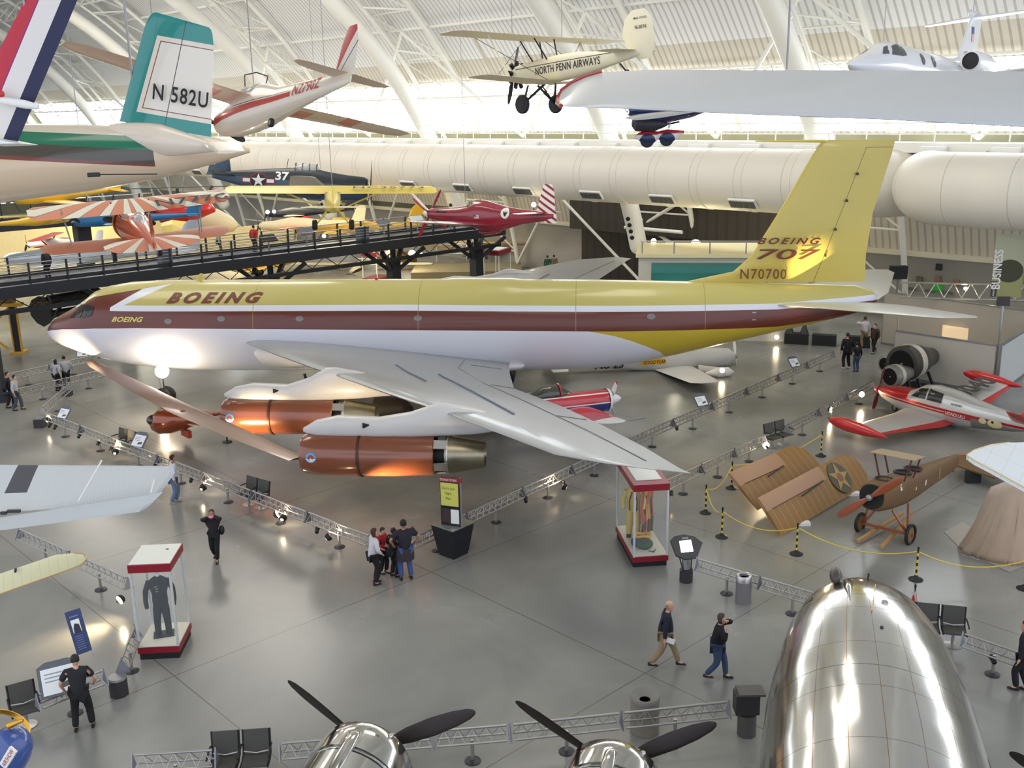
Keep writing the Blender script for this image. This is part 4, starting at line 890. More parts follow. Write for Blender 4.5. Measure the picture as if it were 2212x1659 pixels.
t=info_panel(hp(47.8,bs+1.2,bz),HR,'white tilted panel on the bridge left of the red racing aeroplane',mat('panel_white',(226,232,236),.4))
for n_,h,lb in ((41.3,1.0,'grey litter bin on the bridge under the yellow aeroplane'),(15.7,1.1,'grey box cabinet on the bridge near its left end'),(27,1.1,'dark cabinet on the bridge behind the sunburst biplane tail')):
    t=thing('cabinet',lb,'cabinet',hp(n_,bs-.9,bz),HR); MB().box((0,0,h/2),(.7,.6,h)).build('body',mat('cabinet_grey',(86,92,104),.5),t); MB().box((0,0,h+.03),(.76,.66,.06)).build('top',BD,t)
# generic background aircraft
def gen(name,label,loc,rz,L,sp,fc,wc,finc=None,high=False,gear=1,tilt=(0,0),rad=.09,prop=True,cat='aeroplane',chord=.17,star=False,grp=None,wx=.22,bip=False):
    t=thing(name,label,cat,loc,eul=(tilt[0],tilt[1],rz),group=grp); h=L*rad*.62; w=L*rad*.5
    S=[(0,0,w*.4,w*.4,w*.4),(L*.03,0,w*.8,w*.8,w*.85),(L*.15,0,w,w,w),(L*.3,.02,w,h*1.25,w),(L*.42,.03,w*.95,h*1.1,w),(L*.6,.06,w*.6,w*.75,w*.6),(L*.97,.15,w*.12,w*.3,w*.2)]
    MB().fus(S,20).build('fuselage',fc,t,45)
    z=h*.95 if high else -w*.6; c=L*chord; x0=L*wx
    if high: MB().wing([((x0,-sp/2,z),c*.6,.03),((x0-c*.1,-sp*.45,z),c,c*.1),((x0-c*.1,sp*.45,z),c,c*.1),((x0,sp/2,z),c*.6,.03)]).build('wing',wc,t,40)
    else:
        for s_ in (-1,1): MB().wing([((x0,s_*w*.6,z),c*1.2,c*.15),((x0+c*.15,s_*sp*.48,z+sp*.04),c*.8,c*.08),((x0+c*.3,s_*sp*.5,z+sp*.04),c*.4,.02)]).build('wing',wc,t,40)
    if high or bip:
        for s_ in (-1,1): MB().bar((x0+c*.3,s_*w,-w*.6),(x0+c*.3,s_*sp*.27,z if high else h*1.6),.1,.05,(0,1,0)).build('wing_strut',wc,t)
    if bip: MB().wing([((x0-c*.1,-sp*.5,h*1.7),c*.5,.03),((x0-c*.3,-sp*.45,h*1.7),c,c*.1),((x0-c*.3,sp*.45,h*1.7),c,c*.1),((x0-c*.1,sp*.5,h*1.7),c*.5,.03)]).build('upper_wing',wc,t,40)
    MB().wing([((L*.84,0,.15),L*.13,.08),((L*.9,0,L*.14),L*.09,.05),((L*.93,0,L*.165),L*.05,.02)],up=(0,1,0)).build('fin',finc or fc,t,40)
    for s_ in (-1,1): MB().wing([((L*.84,0,.2),L*.12,.07),((L*.88,s_*L*.18,.2),L*.07,.04)]).build('tailplane',finc or fc,t,40)
    if gear:
        for s_ in (-1,1):
            MB().bar((L*.2,s_*w*.8,-w*.6),(L*.2,s_*L*.12,-w*1.6),.1,.06,(0,1,0)).build('gear_leg',GREY,t); wheel(t,(L*.2,s_*L*.12,-w*1.75),L*.035,.14)
    if prop: propeller(t,(-.08,0,0),L*.13,3 if not high else 2,mat('prop_dark',(0,0,0)),.4,.1)
    if star:
        fn=lambda a,b,o=0:fsurf(S,L*.63+a,.06+b,-1,2,.02+o); us_star(t,fn,L*.035)
    return t
YM=mat('trainer_yellow',(226,178,40),.35,coat=.3,noise=.04); CRM=mat('pale_cream_paint',(226,214,178),.45); BLU=mat('mid_blue_paint',(36,104,150),.35); RDX=mat('bright_red',(0,0,0)); NVY=mat('dark_navy_paint',(30,36,52),.35)
def G0(px,py,z=0): return gz(px,py,z)
def gpos(px,py,d,dz=0): p=at(px,py,d); p.z+=dz; return p
gen('star_trainer','yellow trainer aeroplane with a star emblem seen under the bridge above the airliner roof',gpos(505,580,84),.0,9,12,YM,YM,star=True,tilt=(0,-.12))
gen('yellow_high_wing_plane','small yellow high-wing aeroplane hung at the left above the sunburst biplane wing',gpos(150,470,62),-2.0,6,9.5,YM,mat('cub_yellow',(0,0,0)),high=True,gear=0,tilt=(.06,0))
gen('blue_low_wing_plane','blue aeroplane parked behind the sunburst biplane at the left',gpos(160,480,74),.3,9,9,BLU,BLU,gear=0)
gen('yellow_navy_plane','yellow and dark aeroplane wing hung at the far left edge',gpos(30,432,60),.9,7,11,YM,YM,gear=0,tilt=(.1,0))
gen('red_white_biplane','red and white biplane parked far back at the left under the second bridge',gpos(60,528,82),.1,6,6.5,mat('racer_white',(0,0,0)),mat('deep_red',(150,30,36),.4),bip=True,tilt=(0,0))
gen('pale_grey_aeroplane','pale grey aeroplane lying beyond the bridge at the far left',gpos(10,560,74),.2,14,16,mat('pale_grey_skin',(196,204,212),.3,.3),mat('pale_grey_skin',(0,0,0)),rad=.08,gear=0,prop=False)
gen('black_racing_plane','black glossy aeroplane beyond the bridge, left of the yellow light aeroplane',gpos(575,462,92),.1,8,9,NVY,mat('pale_cream_paint',(0,0,0)),gear=0)
gen('white_red_low_plane','white aeroplane with a red stripe parked beyond the bridge below the navy fighter',gpos(560,488,86),.05,9,11,CRM,RDX,gear=0)
gen('yellow_floor_plane','bright yellow low-wing aeroplane parked beyond the bridge under the yellow light aeroplane',gpos(640,495,88),.1,11,13,YM,YM,rad=.085)
gen('cream_high_wing_plane','cream high-wing aeroplane with a very long wing below the bridge',gpos(760,590,86),1.45,8,13,CRM,CRM,high=True,tilt=(0,0),rad=.1)
gen('cream_parked_plane','cream rounded aeroplane standing below the bridge left of its second forked column',gpos(560,606,80),3.0,9,10,CRM,CRM,gear=0,rad=.12,prop=False)
t=gen('roundel_biplane','tan biplane with an orange roundel on its wing below the red racing aeroplane',gpos(1020,545,88),1.3,7,11,mat('tan_yellow_fabric',(222,190,120),.5),mat('tan_yellow_fabric',(0,0,0)),bip=True)
disc_on('wing_roundel',mat('roundel_orange',(206,96,40),.5),t,lambda a,b:V((1.6+b*.6,3.9+a,.95)),.75,20); disc_on('wing_roundel',mat('pale_cream_paint',(0,0,0)),t,lambda a,b:V((1.6+b*.6,3.9+a,.97)),.45,20)
gen('yellow_ceiling_plane','yellow wing of an aeroplane glimpsed under the duct beside the navy fighter',gpos(850,400,112),.6,9,14,mat('golden_wing',(236,206,110),.5),mat('golden_wing',(0,0,0)),high=True,gear=0,prop=False)
# red helicopter and yellow gondola beyond the bridge
t=thing('red_helicopter','bright red bubble-canopied helicopter hung beyond the bridge behind the sunburst biplane','helicopter',gpos(330,462,80),.15)
MB().fus([(0,.2,.1,.1,.1),(.6,.1,.7,.7,.9),(1.8,0,1.0,1.0,1.2),(3.0,.1,1.0,1.2,.8),(4.2,.2,.8,.9,.4),(4.7,.1,.2,.2,.1)],20).build('body',RDX,t,45)
MB().fus([(2.2,.5,.2,.1,.1),(2.8,.7,.85,.9,.4),(3.8,.6,.75,.8,.4),(4.5,.4,.2,.2,.2)],18).build('bubble_canopy',mat('olive_glass',(110,100,60),.1),t,45)
MB().tube((2,0,1),(2,0,1.9),.12,n=8).build('rotor_mast',DARK,t); MB().box((2,0,1.95),(7.5,.24,.05)).build('rotor_blade',DARK,t)
t=thing('yellow_gondola','yellow faceted aircraft body beyond the bridge below the red helicopter','aircraft body',gpos(392,500,78),.3)
MB().fus([(-1.4,0,.6,.7,.5),(-.6,0,1.1,.9,.7),(.6,0,1.1,.7,.7),(1.5,0,.5,.25,.4)],8).build('body',mat('pale_yellow_paint',(240,214,120),.4),t)
t=thing('white_seaplane_hull','cream and white aircraft nose beyond the bridge right of the yellow faceted body','aircraft body',gpos(470,480,84),.1)
MB().fus([(-2,0,1.0,1.1,1.0),(0,0,1.1,1.1,1.0),(1.2,-.2,.6,.6,.6),(1.6,-.3,.1,.1,.1)],14).build('body',CRM,t,45)
# low boards and the brown drum exhibit below the bridge
for i,(px,py) in enumerate(((832,572),(855,572),(878,573))):
    t=tag(MB().lathe([(.9,-1.1),(1.0,0),(.9,1.1)],20).build('brown_drum',mat('bronze_drum',(136,100,50),.35,.4),None,45),'bronze drum-shaped exhibit under the bridge, '+('leftmost','middle','rightmost')[i]+' of the three','exhibit','bronze drums'); t.location=gpos(px,py,92)
for px,py,w_,lb in ((815,590,2.2,'glass display case with a dark red top at the foot of the forked column'),(1075,587,2.4,'glass display case with a red edged top below the red racing aeroplane')):
    t=thing('display_case',lb,'display case',gz(px,py+18,0),HR+.4)
    MB().box((0,0,2.3),(w_,1.4,.35)).build('top',mat('case_red',(128,26,38),.4),t); MB().box((0,0,2.5),(w_*.8,1.1,.06)).build('top_panel',WHITE,t); MB().box((0,0,.2),(w_,1.4,.4)).build('base',mat('case_red',(0,0,0)),t); MB().box((0,0,1.25),(w_*.94,1.3,1.75)).build('glass',CLEAR,t)
    for a in (-1,1):
        for b in (-1,1): MB().box((a*w_*.47,b*.65,1.25),(.05,.05,1.8)).build('corner_post',WHITE,t)
# cream interior partitions far left/back (other galleries)
for n_,s_,w_,h_,c in ((40,100,26,4,(226,210,160)),(20,112,26,5,(66,66,64)),(48,86,12,3.2,(232,218,176))):
    tag(MB().box((0,0,h_/2),(w_,.25,h_)).build('gallery_partition',mat('gallery_cream_%d'%s_,c,.7,noise=.06)),{100:'cream gallery partition far behind the bridge, left one',112:'dark gallery partition far behind the bridge at the left edge',86:'cream gallery partition far behind the bridge, right one'}[s_],'partition','gallery partitions').location=hp(n_,s_,0)
    ob=COL.objects[-1]; ob.rotation_euler=(0,0,HR+.15)
# hung banner + dark post near people at centre
t=thing('hanging_banner','tall grey vertical banner on a post right of the red racing aeroplane tail','banner',gz(1172,560,0),-.1)
MB().tube((0,0,0),(0,0,5.0),.09,n=8).build('post',GREY,t); MB().box((.0,-.1,6.2),(1.7,.08,3.4)).build('banner_face',mat('banner_grey',(176,174,150),.6),t)
text('lettering','SPORT',mat('racer_white',(0,0,0)),t,planar((-.45,-.16,4.8),(0,0,1),(-1,0,0)),.34,1,0,0,.01)
t=thing('truss_frame','long low aluminium truss in front of the tan wing below the red aeroplane','light truss',gz(945,580,0),.12)
for z_ in (1.2,2.0): MB().tube((0,0,z_),(14,1.5,z_),.05,n=6).build('truss_tube',ALU,t)
for k in range(6): MB().tube((k*2.6,k*.28,0),(k*2.6,k*.28,2.0),.05,n=6).build('truss_leg',ALU,t)
# dark board over the floor at (1030..) : wide brown floor ramp
tag(MB().box((0,0,.25),(9,5,.5)).build('display_plinth',mat('olive_plinth',(128,116,84),.6)),'wide flat olive display plinth between the two bridge columns under the red aeroplane','plinth').location=gz(1010,590,0)
# ---- white kiosk building with teal awning ----
kb=thing('shop_kiosk','white flat kiosk building with a teal awning left of the yellow fin','kiosk',gz(1377,733,0),-.16)
L=9.5; MB().box((L/2,2.5,1.9),(L,5,3.8)).build('front_wall',mat('kiosk_white',(198,196,186),.6),kb)
MB().box((L/2,2.5,4.3),(L,5,1.0)).build('upper_wall',mat('kiosk_white',(0,0,0)),kb)
MB().box((L/2,2.5,4.9),(L+.3,5.3,.2)).build('roof_slab',mat('kiosk_roof',(232,222,176),.5),kb)
tl=mat('teal_awning',(30,112,108),.3,coat=.3)
m2=MB(); m2.skin([[V((x,-.02,4.5)),V((x,-.5,4.4)),V((x,-.85,4.05)),V((x,-.9,3.5)),V((x,-.82,3.5)),V((x,-.02,4.3))] for x in (.75,7.2)]); m2.build('awning',tl,kb)
MB().box((L/2+.3,-.03,2.4),(L-1.2,.1,1.4)).build('serving_opening',mat('kiosk_interior',(206,196,140),.6),kb)
MB().box((.5,-.06,1.9),(.45,.06,1.2)).build('menu_board',BLK,kb)
for x_,z_ in ((.2,5.6),(2,5.5),(4,5.5),(6,5.4),(8,5.4)): MB().tube((x_,.1,5),(x_,.1,5.7),.04,n=6).build('roof_rail_post',GREY,kb)
MB().tube((.1,.1,5.7),(L,.1,5.7),.04,n=6).build('roof_rail',GREY,kb)
lp=mat('lamp_glow',(255,240,200),.4,emit=25)
for i,(px,py,d,e) in enumerate(((1412,521,64,6),(1503,528,64,28),(1536,531,64,4),(1555,534,64,10),(1565,534,64,5),(890,548,84,26),(909,550,84,8),(700,510,84,4),(578,458,90,5),(592,457,90,3),(1153,442,70,5))):
    t=thing('flood_lamp','small glowing flood lamp far behind the airliner, '+('on the kiosk roof corner','brightest on the kiosk roof','on the kiosk roof beside the fin','larger one against the fin edge','against the fin edge','brightest below the bridge','just right of the brightest below the bridge','on the bridge panel','left one beyond the bridge','right one beyond the bridge','behind the red striped tail')[i],'lamp',at(px,py,d),group='distant glowing lamps')
    MB().ball((0,0,0),.13+.006*e).build('bulb',mat('lamp_glow_%d'%min(e,9),(255,240,200),.4,emit=12+2*e),t); MB().tube((0,.05,-.35),(0,.05,0),.05,n=6).build('bracket',DARK,t)
# gallery ledge clutter above the dark partition
random.seed(3)
for k in range(12):
    w_=random.uniform(.5,1.2); h_=random.uniform(.3,.75)
    o=tag(MB().box((0,0,h_/2),(w_,.5,h_)).box((0,0,h_+.06),(w_*.5,.3,.12)).build('stored_crate',mat('stored_%d'%(k%3),[(60,56,50),(200,190,140),(110,90,60)][k%3],.6)),['dark','pale','brown'][k%3]+' low crate on the ledge above the dark wall, %s from the right'%ordn(k),'crate','crates on the dark wall ledge')
    o.location=hp(59.1,35+k*.85,7.39); o.rotation_euler=(0,0,HR)
# ================= right background =================
def wallp(px,py,n=61.6): # point on the far base wall plane
    r=ray(px,py); t_=(n-CO.dot(HN))/r.dot(HN); return CO+r*t_
def wallbox(name,label,cat,px,py,w_,h_,m,grp=None):
    p=wallp(px,py); o=tag(MB().box((0,0,0),(.12,w_,h_)).build(name,m),label,cat,grp); o.location=p; o.rotation_euler=(0,0,HR); return o
wallbox('exit_sign','small green exit sign on the grey far wall','sign',2025,622,.62,.32,mat('exit_green',(20,110,30),.4,emit=.8)); 
for px,py,m_,lb in ((1986,605,(128,112,88),'small brown poster on the far wall left of the green sign'),(2026,603,(168,130,116),'small pink poster on the far wall above the green sign'),(2065,612,(176,130,104),'small orange poster on the far wall right of the green sign'),(2028,577,(60,60,66),'small dark lamp on the far wall above the posters')):
    wallbox('wall_poster',lb,'poster',px,py,.35,.4,mat('poster_%d'%px,m_,.6),'small posters on the far wall')
for px,py in ((1968,624),(2008,629),(2046,633)): wallbox('wall_vent','grey horizontal wall vent on the far wall, '+{1968:'left',2008:'middle',2046:'right'}[px]+' of the three','vent',px,py,.55,.16,mat('vent_grey',(120,118,114),.5),'grey vents on the far wall')
pw=mat('partition_cream',(186,180,166),.55)
def panel(label,pxa,pxb,py,h,m=pw,zb=0,th=.12,d=None,name='partition_panel'):
    a=gz(*pxa,0) if d is None else None
    b=gz(*pxb,0); t=thing(name,label,'partition',a,math.atan2(b.y-a.y,b.x-a.x)); L_=(b-a).length
    MB().box((L_/2,0,zb+h/2),(L_,th,h)).build('board',m,t)
    MB().box((L_/2,-.02,zb+.05),(L_,th+.06,.1)).build('foot_rail',GREY,t); MB().box((L_/2,0,zb+h+.03),(L_,th+.05,.06)).build('top_rail',GREY,t)
    for x in (0,L_): MB().box((x,0,(zb+h)/2),(.09,.09,zb+h)).build('post',GREY,t)
    return t
panel('wide cream partition panel behind the two grey jet engines',(1928,812),(2142,850),0,2.25)
panel('pale slanting partition panel at the right edge behind the tip-tank aeroplane',(2152,852),(2262,770),0,2.3,mat('pale_panel',(206,208,206),.5))
panel('long plain cream screen wall far behind the airliner tailplane',(1905,742),(2240,800),0,2.9,mat('partition_cream2',(178,170,154),.6))
bn=thing('business_banner','tall green banner reading BUSINESS on a steel post at the right edge','banner',gz(2150,812,0),-.25)
MB().tube((0,0,0),(0,0,3.9),.08,n=10).build('post',ALU,bn); MB().box((0,0,3.75),(.55,.3,.5)).build('post_box',mat('grille_box_dark',(64,58,60),.5),bn)
bg_=pat('banner_photo',lambda x,y,z:[(None,(178,178,150)),((z<5.0),(150,152,96)),((((x-.1)*(x-.1)*.8+(z-5.2)*(z-5.2))<.3),(60,62,34)),((x<-.36)&(z<4.7),(60,60,58))],.5,noise=.1)
MB().box((.05,-.12,5.45),(1.35,.06,3.0)).build('banner_face',bg_,bn)
text('lettering','AVIATION',mat('racer_white',(0,0,0)),bn,planar((-.46,-.17,3.98),(0,0,1),(-1,0,0)),.09,1,0,0,.005) 
text('lettering','BUSINESS',mat('racer_white',(0,0,0)),bn,planar((-.26,-.17,4.3),(0,0,1),(-1,0,0)),.36,.88,0,0,.022)
for px,py,lb in ((1928,640,'dark square loudspeaker box on the far rail right of the yellow tail cone'),(2168,655,'dark grille box beside the green banner post')):
    pass
t=thing('loudspeaker','dark square loudspeaker on a stand beyond the airliner tail cone','loudspeaker',gz(1930,720,0)); MB().box((0,0,3.6),(.95,.4,.75)).build('cabinet',BLK,t); MB().tube((0,0,0),(0,0,3.3),.05,n=6).build('stand',GREY,t)
t=thing('lighting_truss','silver lighting truss frame with small lamps beyond the white tailplane','light truss',gz(1935,760,0),-.23)
for z_ in (3.0,3.8): MB().tube((0,0,z_),(10.5,0,z_-.1),.05,n=6).build('truss_tube',ALU,t)
m2=MB()
for k in range(12): m2.tube((k*.87,0,3.8),(k*.87+.44,0,3.0),.03,n=5); m2.tube((k*.87+.44,0,3.0),(k*.87+.87,0,3.8),.03,n=5)
m2.build('truss_web',ALU,t)
for x in (0,5,10.4): MB().tube((x,0,0),(x,0,3.1),.05,n=6).build('truss_leg',ALU,t)
for x in (3.2,4.6,7.4): MB().ball((x,-.1,3.55),.09).build('lamp',mat('lamp_glow_4',(255,240,200),.4,emit=20),t)
t=thing('glass_counter','warm lit glass counter case behind the wide cream partition','display case',gz(2075,770,0),-.2)
MB().box((0,0,1.0),(1.9,.8,1.2)).build('glass',mat('warm_case',(236,206,160),.3,emit=.5),t); MB().box((0,0,.25),(2,.9,.5)).build('base',WHITE,t)
# jet engines on stands
def jet(label,loc,rz,R,L,sc=1):
    t=thing('jet_engine',label,'jet engine',loc,rz,'jet engines on stands')
    c=R+.55
    MB().lathe([(R*.78,.0),(R,.02),(R*1.02,.12),(R,.5),(R*.96,L*.45),(R*.8,L*.6),(R*.62,L*.8),(R*.5,L)],28,(0,0,c),(1,0,0),cap=False).build('casing',mat('engine_grey_%d'%int(R*100),(150,148,140) if R<.8 else (84,80,74),.35,.6),t,40)
    MB().lathe([(R*.97,L*.2),(R*1.04,L*.22),(R*1.04,L*.34),(R*.97,L*.36)],28,(0,0,c),(1,0,0),cap=False).build('ring',mat('ring_pale',(206,198,180),.35,.3),t,40)
    MB().lathe([(R*.78,.02),(R*.76,.3),(R*.05,.32)],24,(0,0,c),(1,0,0)).build('fan',mat('fan_dark',(30,28,28),.4,.6),t,40)
    MB().lathe([(.01,-.02),(R*.2,.12),(R*.26,.32)],16,(0,0,c),(1,0,0)).build('spinner',GREY,t,40)
    for x in (L*.3,L*.7):
        for s_ in (-1,1): MB().bar((x,s_*R*.9,0),(x,s_*R*.4,c-R*.7),.1,.1,(1,0,0)).build('stand_leg',BLK,t)
    MB().box((L*.5,0,.06),(L*.7,R*1.4,.1)).build('stand_base',BLK,t)
jet('large dark grey jet engine on a stand in front of the wide cream partition',gz(1942,848,0),.62,.82,2.4)
jet('small pale jet engine on a stand in front of the larger dark one',gz(1918,862,0),.55,.5,1.5)
jet('small dark jet engine on a stand left behind the larger dark one',gz(1908,828,0),.6,.4,1.3)
# parked white aeroplane behind the tail of the airliner
t=gen('white_wheel_pants_racer','white aeroplane with wheel fairings and a yellow sign, beneath the airliner tail',gpos(1585,770,52),3.3,10.5,10,mat('off_white_paint',(206,204,200),.35),mat('off_white_paint',(0,0,0)),rad=.11,gear=0,prop=False)
poly_on('yellow_decal',mat('decal_yellow',(226,176,30),.5),t,lambda a,b:V((5.2-a,.62,.12+b)),[(0,-.15),(1.3,-.15),(1.3,.15),(0,.15)])
text('lettering','GOODYEAR',BLK,t,lambda u,v:V((5.1-u,.635,.02+v)),.17,.9,.2,0,.01); text('lettering','No 23',BLK,t,lambda u,v:V((7.6-u,.56,-.1+v)),.34,1.2,0,0,.03)
for px,py,d in ((1557,805,49.5),(1515,780,53)):
    w_=MB().fus([(0,0,.02,.02,.02),(.3,0,.22,.26,.22),(.8,0,.24,.28,.24),(1.5,0,.02,.06,.04)],14).build('wheel_fairing',mat('fairing_white',(236,232,222),.3,coat=.4),t,45)
    q=t.matrix_basis.inverted()@at(px,py,d); 
    for v in w_.data.vertices: v.co=V(v.co)+q-V((.7,0,0))
    MB().bar(q+V((0,0,.1)),V((2.3,q.y*.5,-.2)),.3,.07,(1,0,0)).build('gear_leg',mat('fairing_white',(0,0,0)),t)
propeller(t,(-.1,0,.0),1.1,2,mat('prop_white',(230,230,226),.3),1.2,.12)
# low display plinths with cones under the tail
t=thing('low_display_rail','low dark display rail with small engines and cones beyond the airliner tail','display stand',gz(1720,742,0),-.35)
for x in (0,1.5,3.3): MB().box((x,0,.3),(1.3,.5,.6)).build('plinth',BLK,t)
for x in (-.8,0): MB().lathe([(.25,.6),(.03,1.25)],12,(x+.4,0,0)).build('cone',DARK,t,40)
# ================= foreground hung aircraft parts =================
# -- tail N582U --
def frameP(o,x,z): # local frame matrix from origin, x dir, approx z
    x=V(x).normalized(); y=V(z).cross(x).normalized(); z=x.cross(y); return M((x,y,z)).transposed().to_4x4()
def fthing(name,label,cat,o,x,z):
    t=thing(name,label,cat,o); m=frameP(o,x,z); t.rotation_euler=m.to_euler(); return t
D0=14.5
tcone=at(540,325,D0+.6); fw0=at(-260,372,D0-.6)
t=fthing('green_tail_aeroplane','cream aeroplane with a green striped side and green-edged fin lettered N 582U','aeroplane',fw0,tcone-fw0,(0,0,1))
LL=(tcone-fw0).length
mi=t.matrix_basis.inverted()
def loc(px,py,d=D0): return (t.rotation_euler.to_matrix().inverted())@(at(px,py,d)-fw0)
xc=loc(330,310).x
grn=pat('green_stripe_side',lambda x,y,z:[(None,(214,190,158)),((z>(x*-.1+.60)),(206,196,176)),((z<(x*-.1+.62))&(z>(x*-.12+.51))&(x<xc),(24,110,80)),((z<(x*-.12+.51))&(z>(x*-.13+.36))&(x<xc),(74,72,62)),((z<(x*-.13+.36))&(z>(x*-.12+.29))&(x<xc),(124,66,56))],.25,coat=.5,noise=.03)
MB().fus([(0,.0,.75,.62,.52),(LL*.3,0,.72,.56,.5),(LL*.55,.0,.6,.48,.42),(LL*.75,.0,.4,.36,.3),(LL*.9,.02,.2,.2,.17),(LL,.0,.02,.03,.03)],32,2.2).build('fuselage',grn,t,45)
nm=mat('cream_fairing',(224,210,190),.25,coat=.5)
a,b=loc(238,287),loc(515,325)
fr=[]
for k in range(13):
    f=k/12; c=a.lerp(b,f)+V((0,0,-.0)); r=.30*math.sin(math.pi*min(1,(f*.9+.1)))**.6*(1 if f<.4 else (1-(f-.4)/.6*.85))
    fr.append([c+V((0,r*.7*math.cos(q),r*math.sin(q)*.75)) for q in [2*math.pi*i/18 for i in range(18)]])
MB().skin(fr).build('fin_fairing',nm,t,45)
# fin as four corners
def slab(name,m,P,th,par,loc=loc,round_=0.12,n=6):
    "rounded quad plate with airfoil-like thickness; P = 4 local corners (LE-bottom, LE-top, TE-top, TE-bottom)"
    le0,le1,te1,te0=P; secs=[]
    for f,ins in ((0,0),(.05,0),(.5,0),(.86,0),(.95,.1),(.985,.22),(1,.4)):
        a=le0.lerp(le1,f); b_=te0.lerp(te1,f); d=b_-a; a2=a+d*ins*.28; b2=b_-d*ins*.2
        secs.append((a2,(b2-a2).length,th*(1-.35*f)*(1-ins*1.5),(b2-a2)))
    nrm=(le1-le0).cross(te0-le0).normalized()
    return MB().wing(secs,up=nrm,n=12).build(name,m,par,40)
P=[loc(258,262),loc(322,22),loc(462,62),loc(456,296)]
nx=(P[3]-P[0]).normalized(); nz=(P[1]-P[0]); nz=(nz-nx*nz.dot(nx)).normalized(); ny=nx.cross(nz)
def fcoord(p): d=p-P[0]; return d.dot(nx),d.dot(nz)
FX=(V(nx),V(nz))
def finpat(x,y,z):
    u=(x-P[0].x)*nx.x+(y-P[0].y)*nx.y+(z-P[0].z)*nx.z; v=(x-P[0].x)*nz.x+(y-P[0].y)*nz.y+(z-P[0].z)*nz.z
    a_,b_=fcoord(P[1]); kx=a_/b_
    le=u-v*kx; H=b_
    f=lambda e:(le>(.20+e))&(v>(.17+e))&(v<(H-.30-e))
    top=v+(le-.6)*.0
    return [(None,(26,136,128)),(f(0),(228,216,196)),(f(.06),(110,60,60)),(f(.072),(230,222,206)),(((u-.62-v*.12).abs()<.006),(60,60,60))]
fo=slab('fin',pat('green_edged_fin',finpat,.25,coat=.6,noise=.02),P,.09,t)
side=-1 if (ny.dot(t.rotation_euler.to_matrix().inverted()@(CO-at(400,200,D0))))<0 else 1
yy=ny*side
o_=loc(333,213); ux=(loc(452,233)-loc(333,213)).normalized(); vz=(loc(336,190)-loc(333,213)); vz=(vz-ux*vz.dot(ux)).normalized()
o2=o_+yy*.11
text('registration','N 582U',BLK,fo,lambda u,v:o2+ux*u+vz*v,.20,.74,0,0,.016,space=1.12)
a,b=loc(440,318),loc(520,330)
MB().wing([(loc(436,312)-V((0,.1,0)),.5,.06),(loc(470,325)-V((0,.9,0)),.35,.04)]).build('tailplane',nm,t,40)
MB().fus([(0,0,.02,.02,.02),(.1,0,.09,.09,.09),(.5,0,.09,.08,.08),(1.0,0,.02,.02,.02)],14)
o=MB().tube(loc(190,378,D0-.7),loc(215,377,D0-.7),.03,n=10).tube(loc(215,377,D0-.7),loc(340,376,D0-.7),.008,n=5).build('pitot_probe',DARK,t,40)
cable(at(300,300,D0),24)
# -- red white blue striped fin at the corner --
D1=12.5
t=thing('striped_fin_aircraft','red, white and navy striped swept aircraft fin filling the top left corner','aircraft tail',at(30,200,D1))
L1=lambda px,py,d=D1: at(px,py,d)-t.location
Q=[L1(-118,330),L1(122,-130),L1(222,-130),L1(36,312)]
def stp(x,y,z):
    n1=(Q[2]-Q[3]); u=V((1,0,0)); # signed distance from trailing edge measured along x
    k=n1.x/n1.z; e=(x-Q[3].x)-(z-Q[3].z)*k
    return [(None,(228,222,214)),((e>-.18),(22,24,66)),((e<-.44)&(z>-.12),(190,34,56)),((e<-.43)&(e>-.45)&(z>-.12),(150,30,110)),((z<-.72),(206,190,170))]
fo=slab('fin',pat('tricolour_fin',stp,.5,coat=.05,noise=.02),Q,.07,t)
MB().lathe([(.01,0),(.04,.05),(.05,.4),(.03,.55)],12,L1(-20,212,D1-.15),(1,0,-.2)).build('fin_fairing',WHITE,t,45)
MB().ball(L1(0,203,D1-.15),.05).build('red_lamp',mat('bright_red',(0,0,0)),t)
MB().wing([(L1(-90,300),.9,.12,(1,.1,-.1)),(L1(-90,300)+V((0,-.3,.02)),.8,.08,(1,.1,-.1))]).build('fin_root',WHITE,t,40)
cable(at(60,60,D1),24)
# -- large white wing at the upper right --
D2=17
t=thing('white_glider_wing','big smooth white wing with a dark red leading tip reaching in from the right edge','aircraft wing',at(1206,222,D2))
L2=lambda px,py,d=D2: at(px,py,d)-t.location
secs=[]
top=[(1206,212),(1214,196),(1235,180),(1265,166),(1300,156),(1400,151),(1600,151),(1900,152),(2250,155)]
bot=[(1208,224),(1216,229),(1238,232),(1268,232),(1302,232),(1402,237),(1602,246),(1902,257),(2255,276)]
for (a,b),(c,d) in zip(top,bot):
    A_=L2(a,b,D2+.75); B_=L2(c,d,D2-.75); secs.append((B_,(A_-B_).length,min(.14,.02+(a-1206)*.0008),A_-B_))
wg=MB().wing(secs,up=(0,-.55,.8),n=14).build('wing_panel',mat('glider_white',(184,187,187),.3,coat=.3,noise=.02),t,40)
MB().path([L2(*p_,D2+.75-(i*.0)) if i<9 else None for i,p_ in enumerate([(1300,155),(1262,166),(1234,179),(1213,196),(1205,212)])]+[L2(1204,222,D2-.3),L2(1212,229,D2-.75)],.035,8,flat=1).build('red_leading_tip',mat('tip_dark_red',(150,52,48),.4),t,45)
cable(at(1700,150,D2),24)
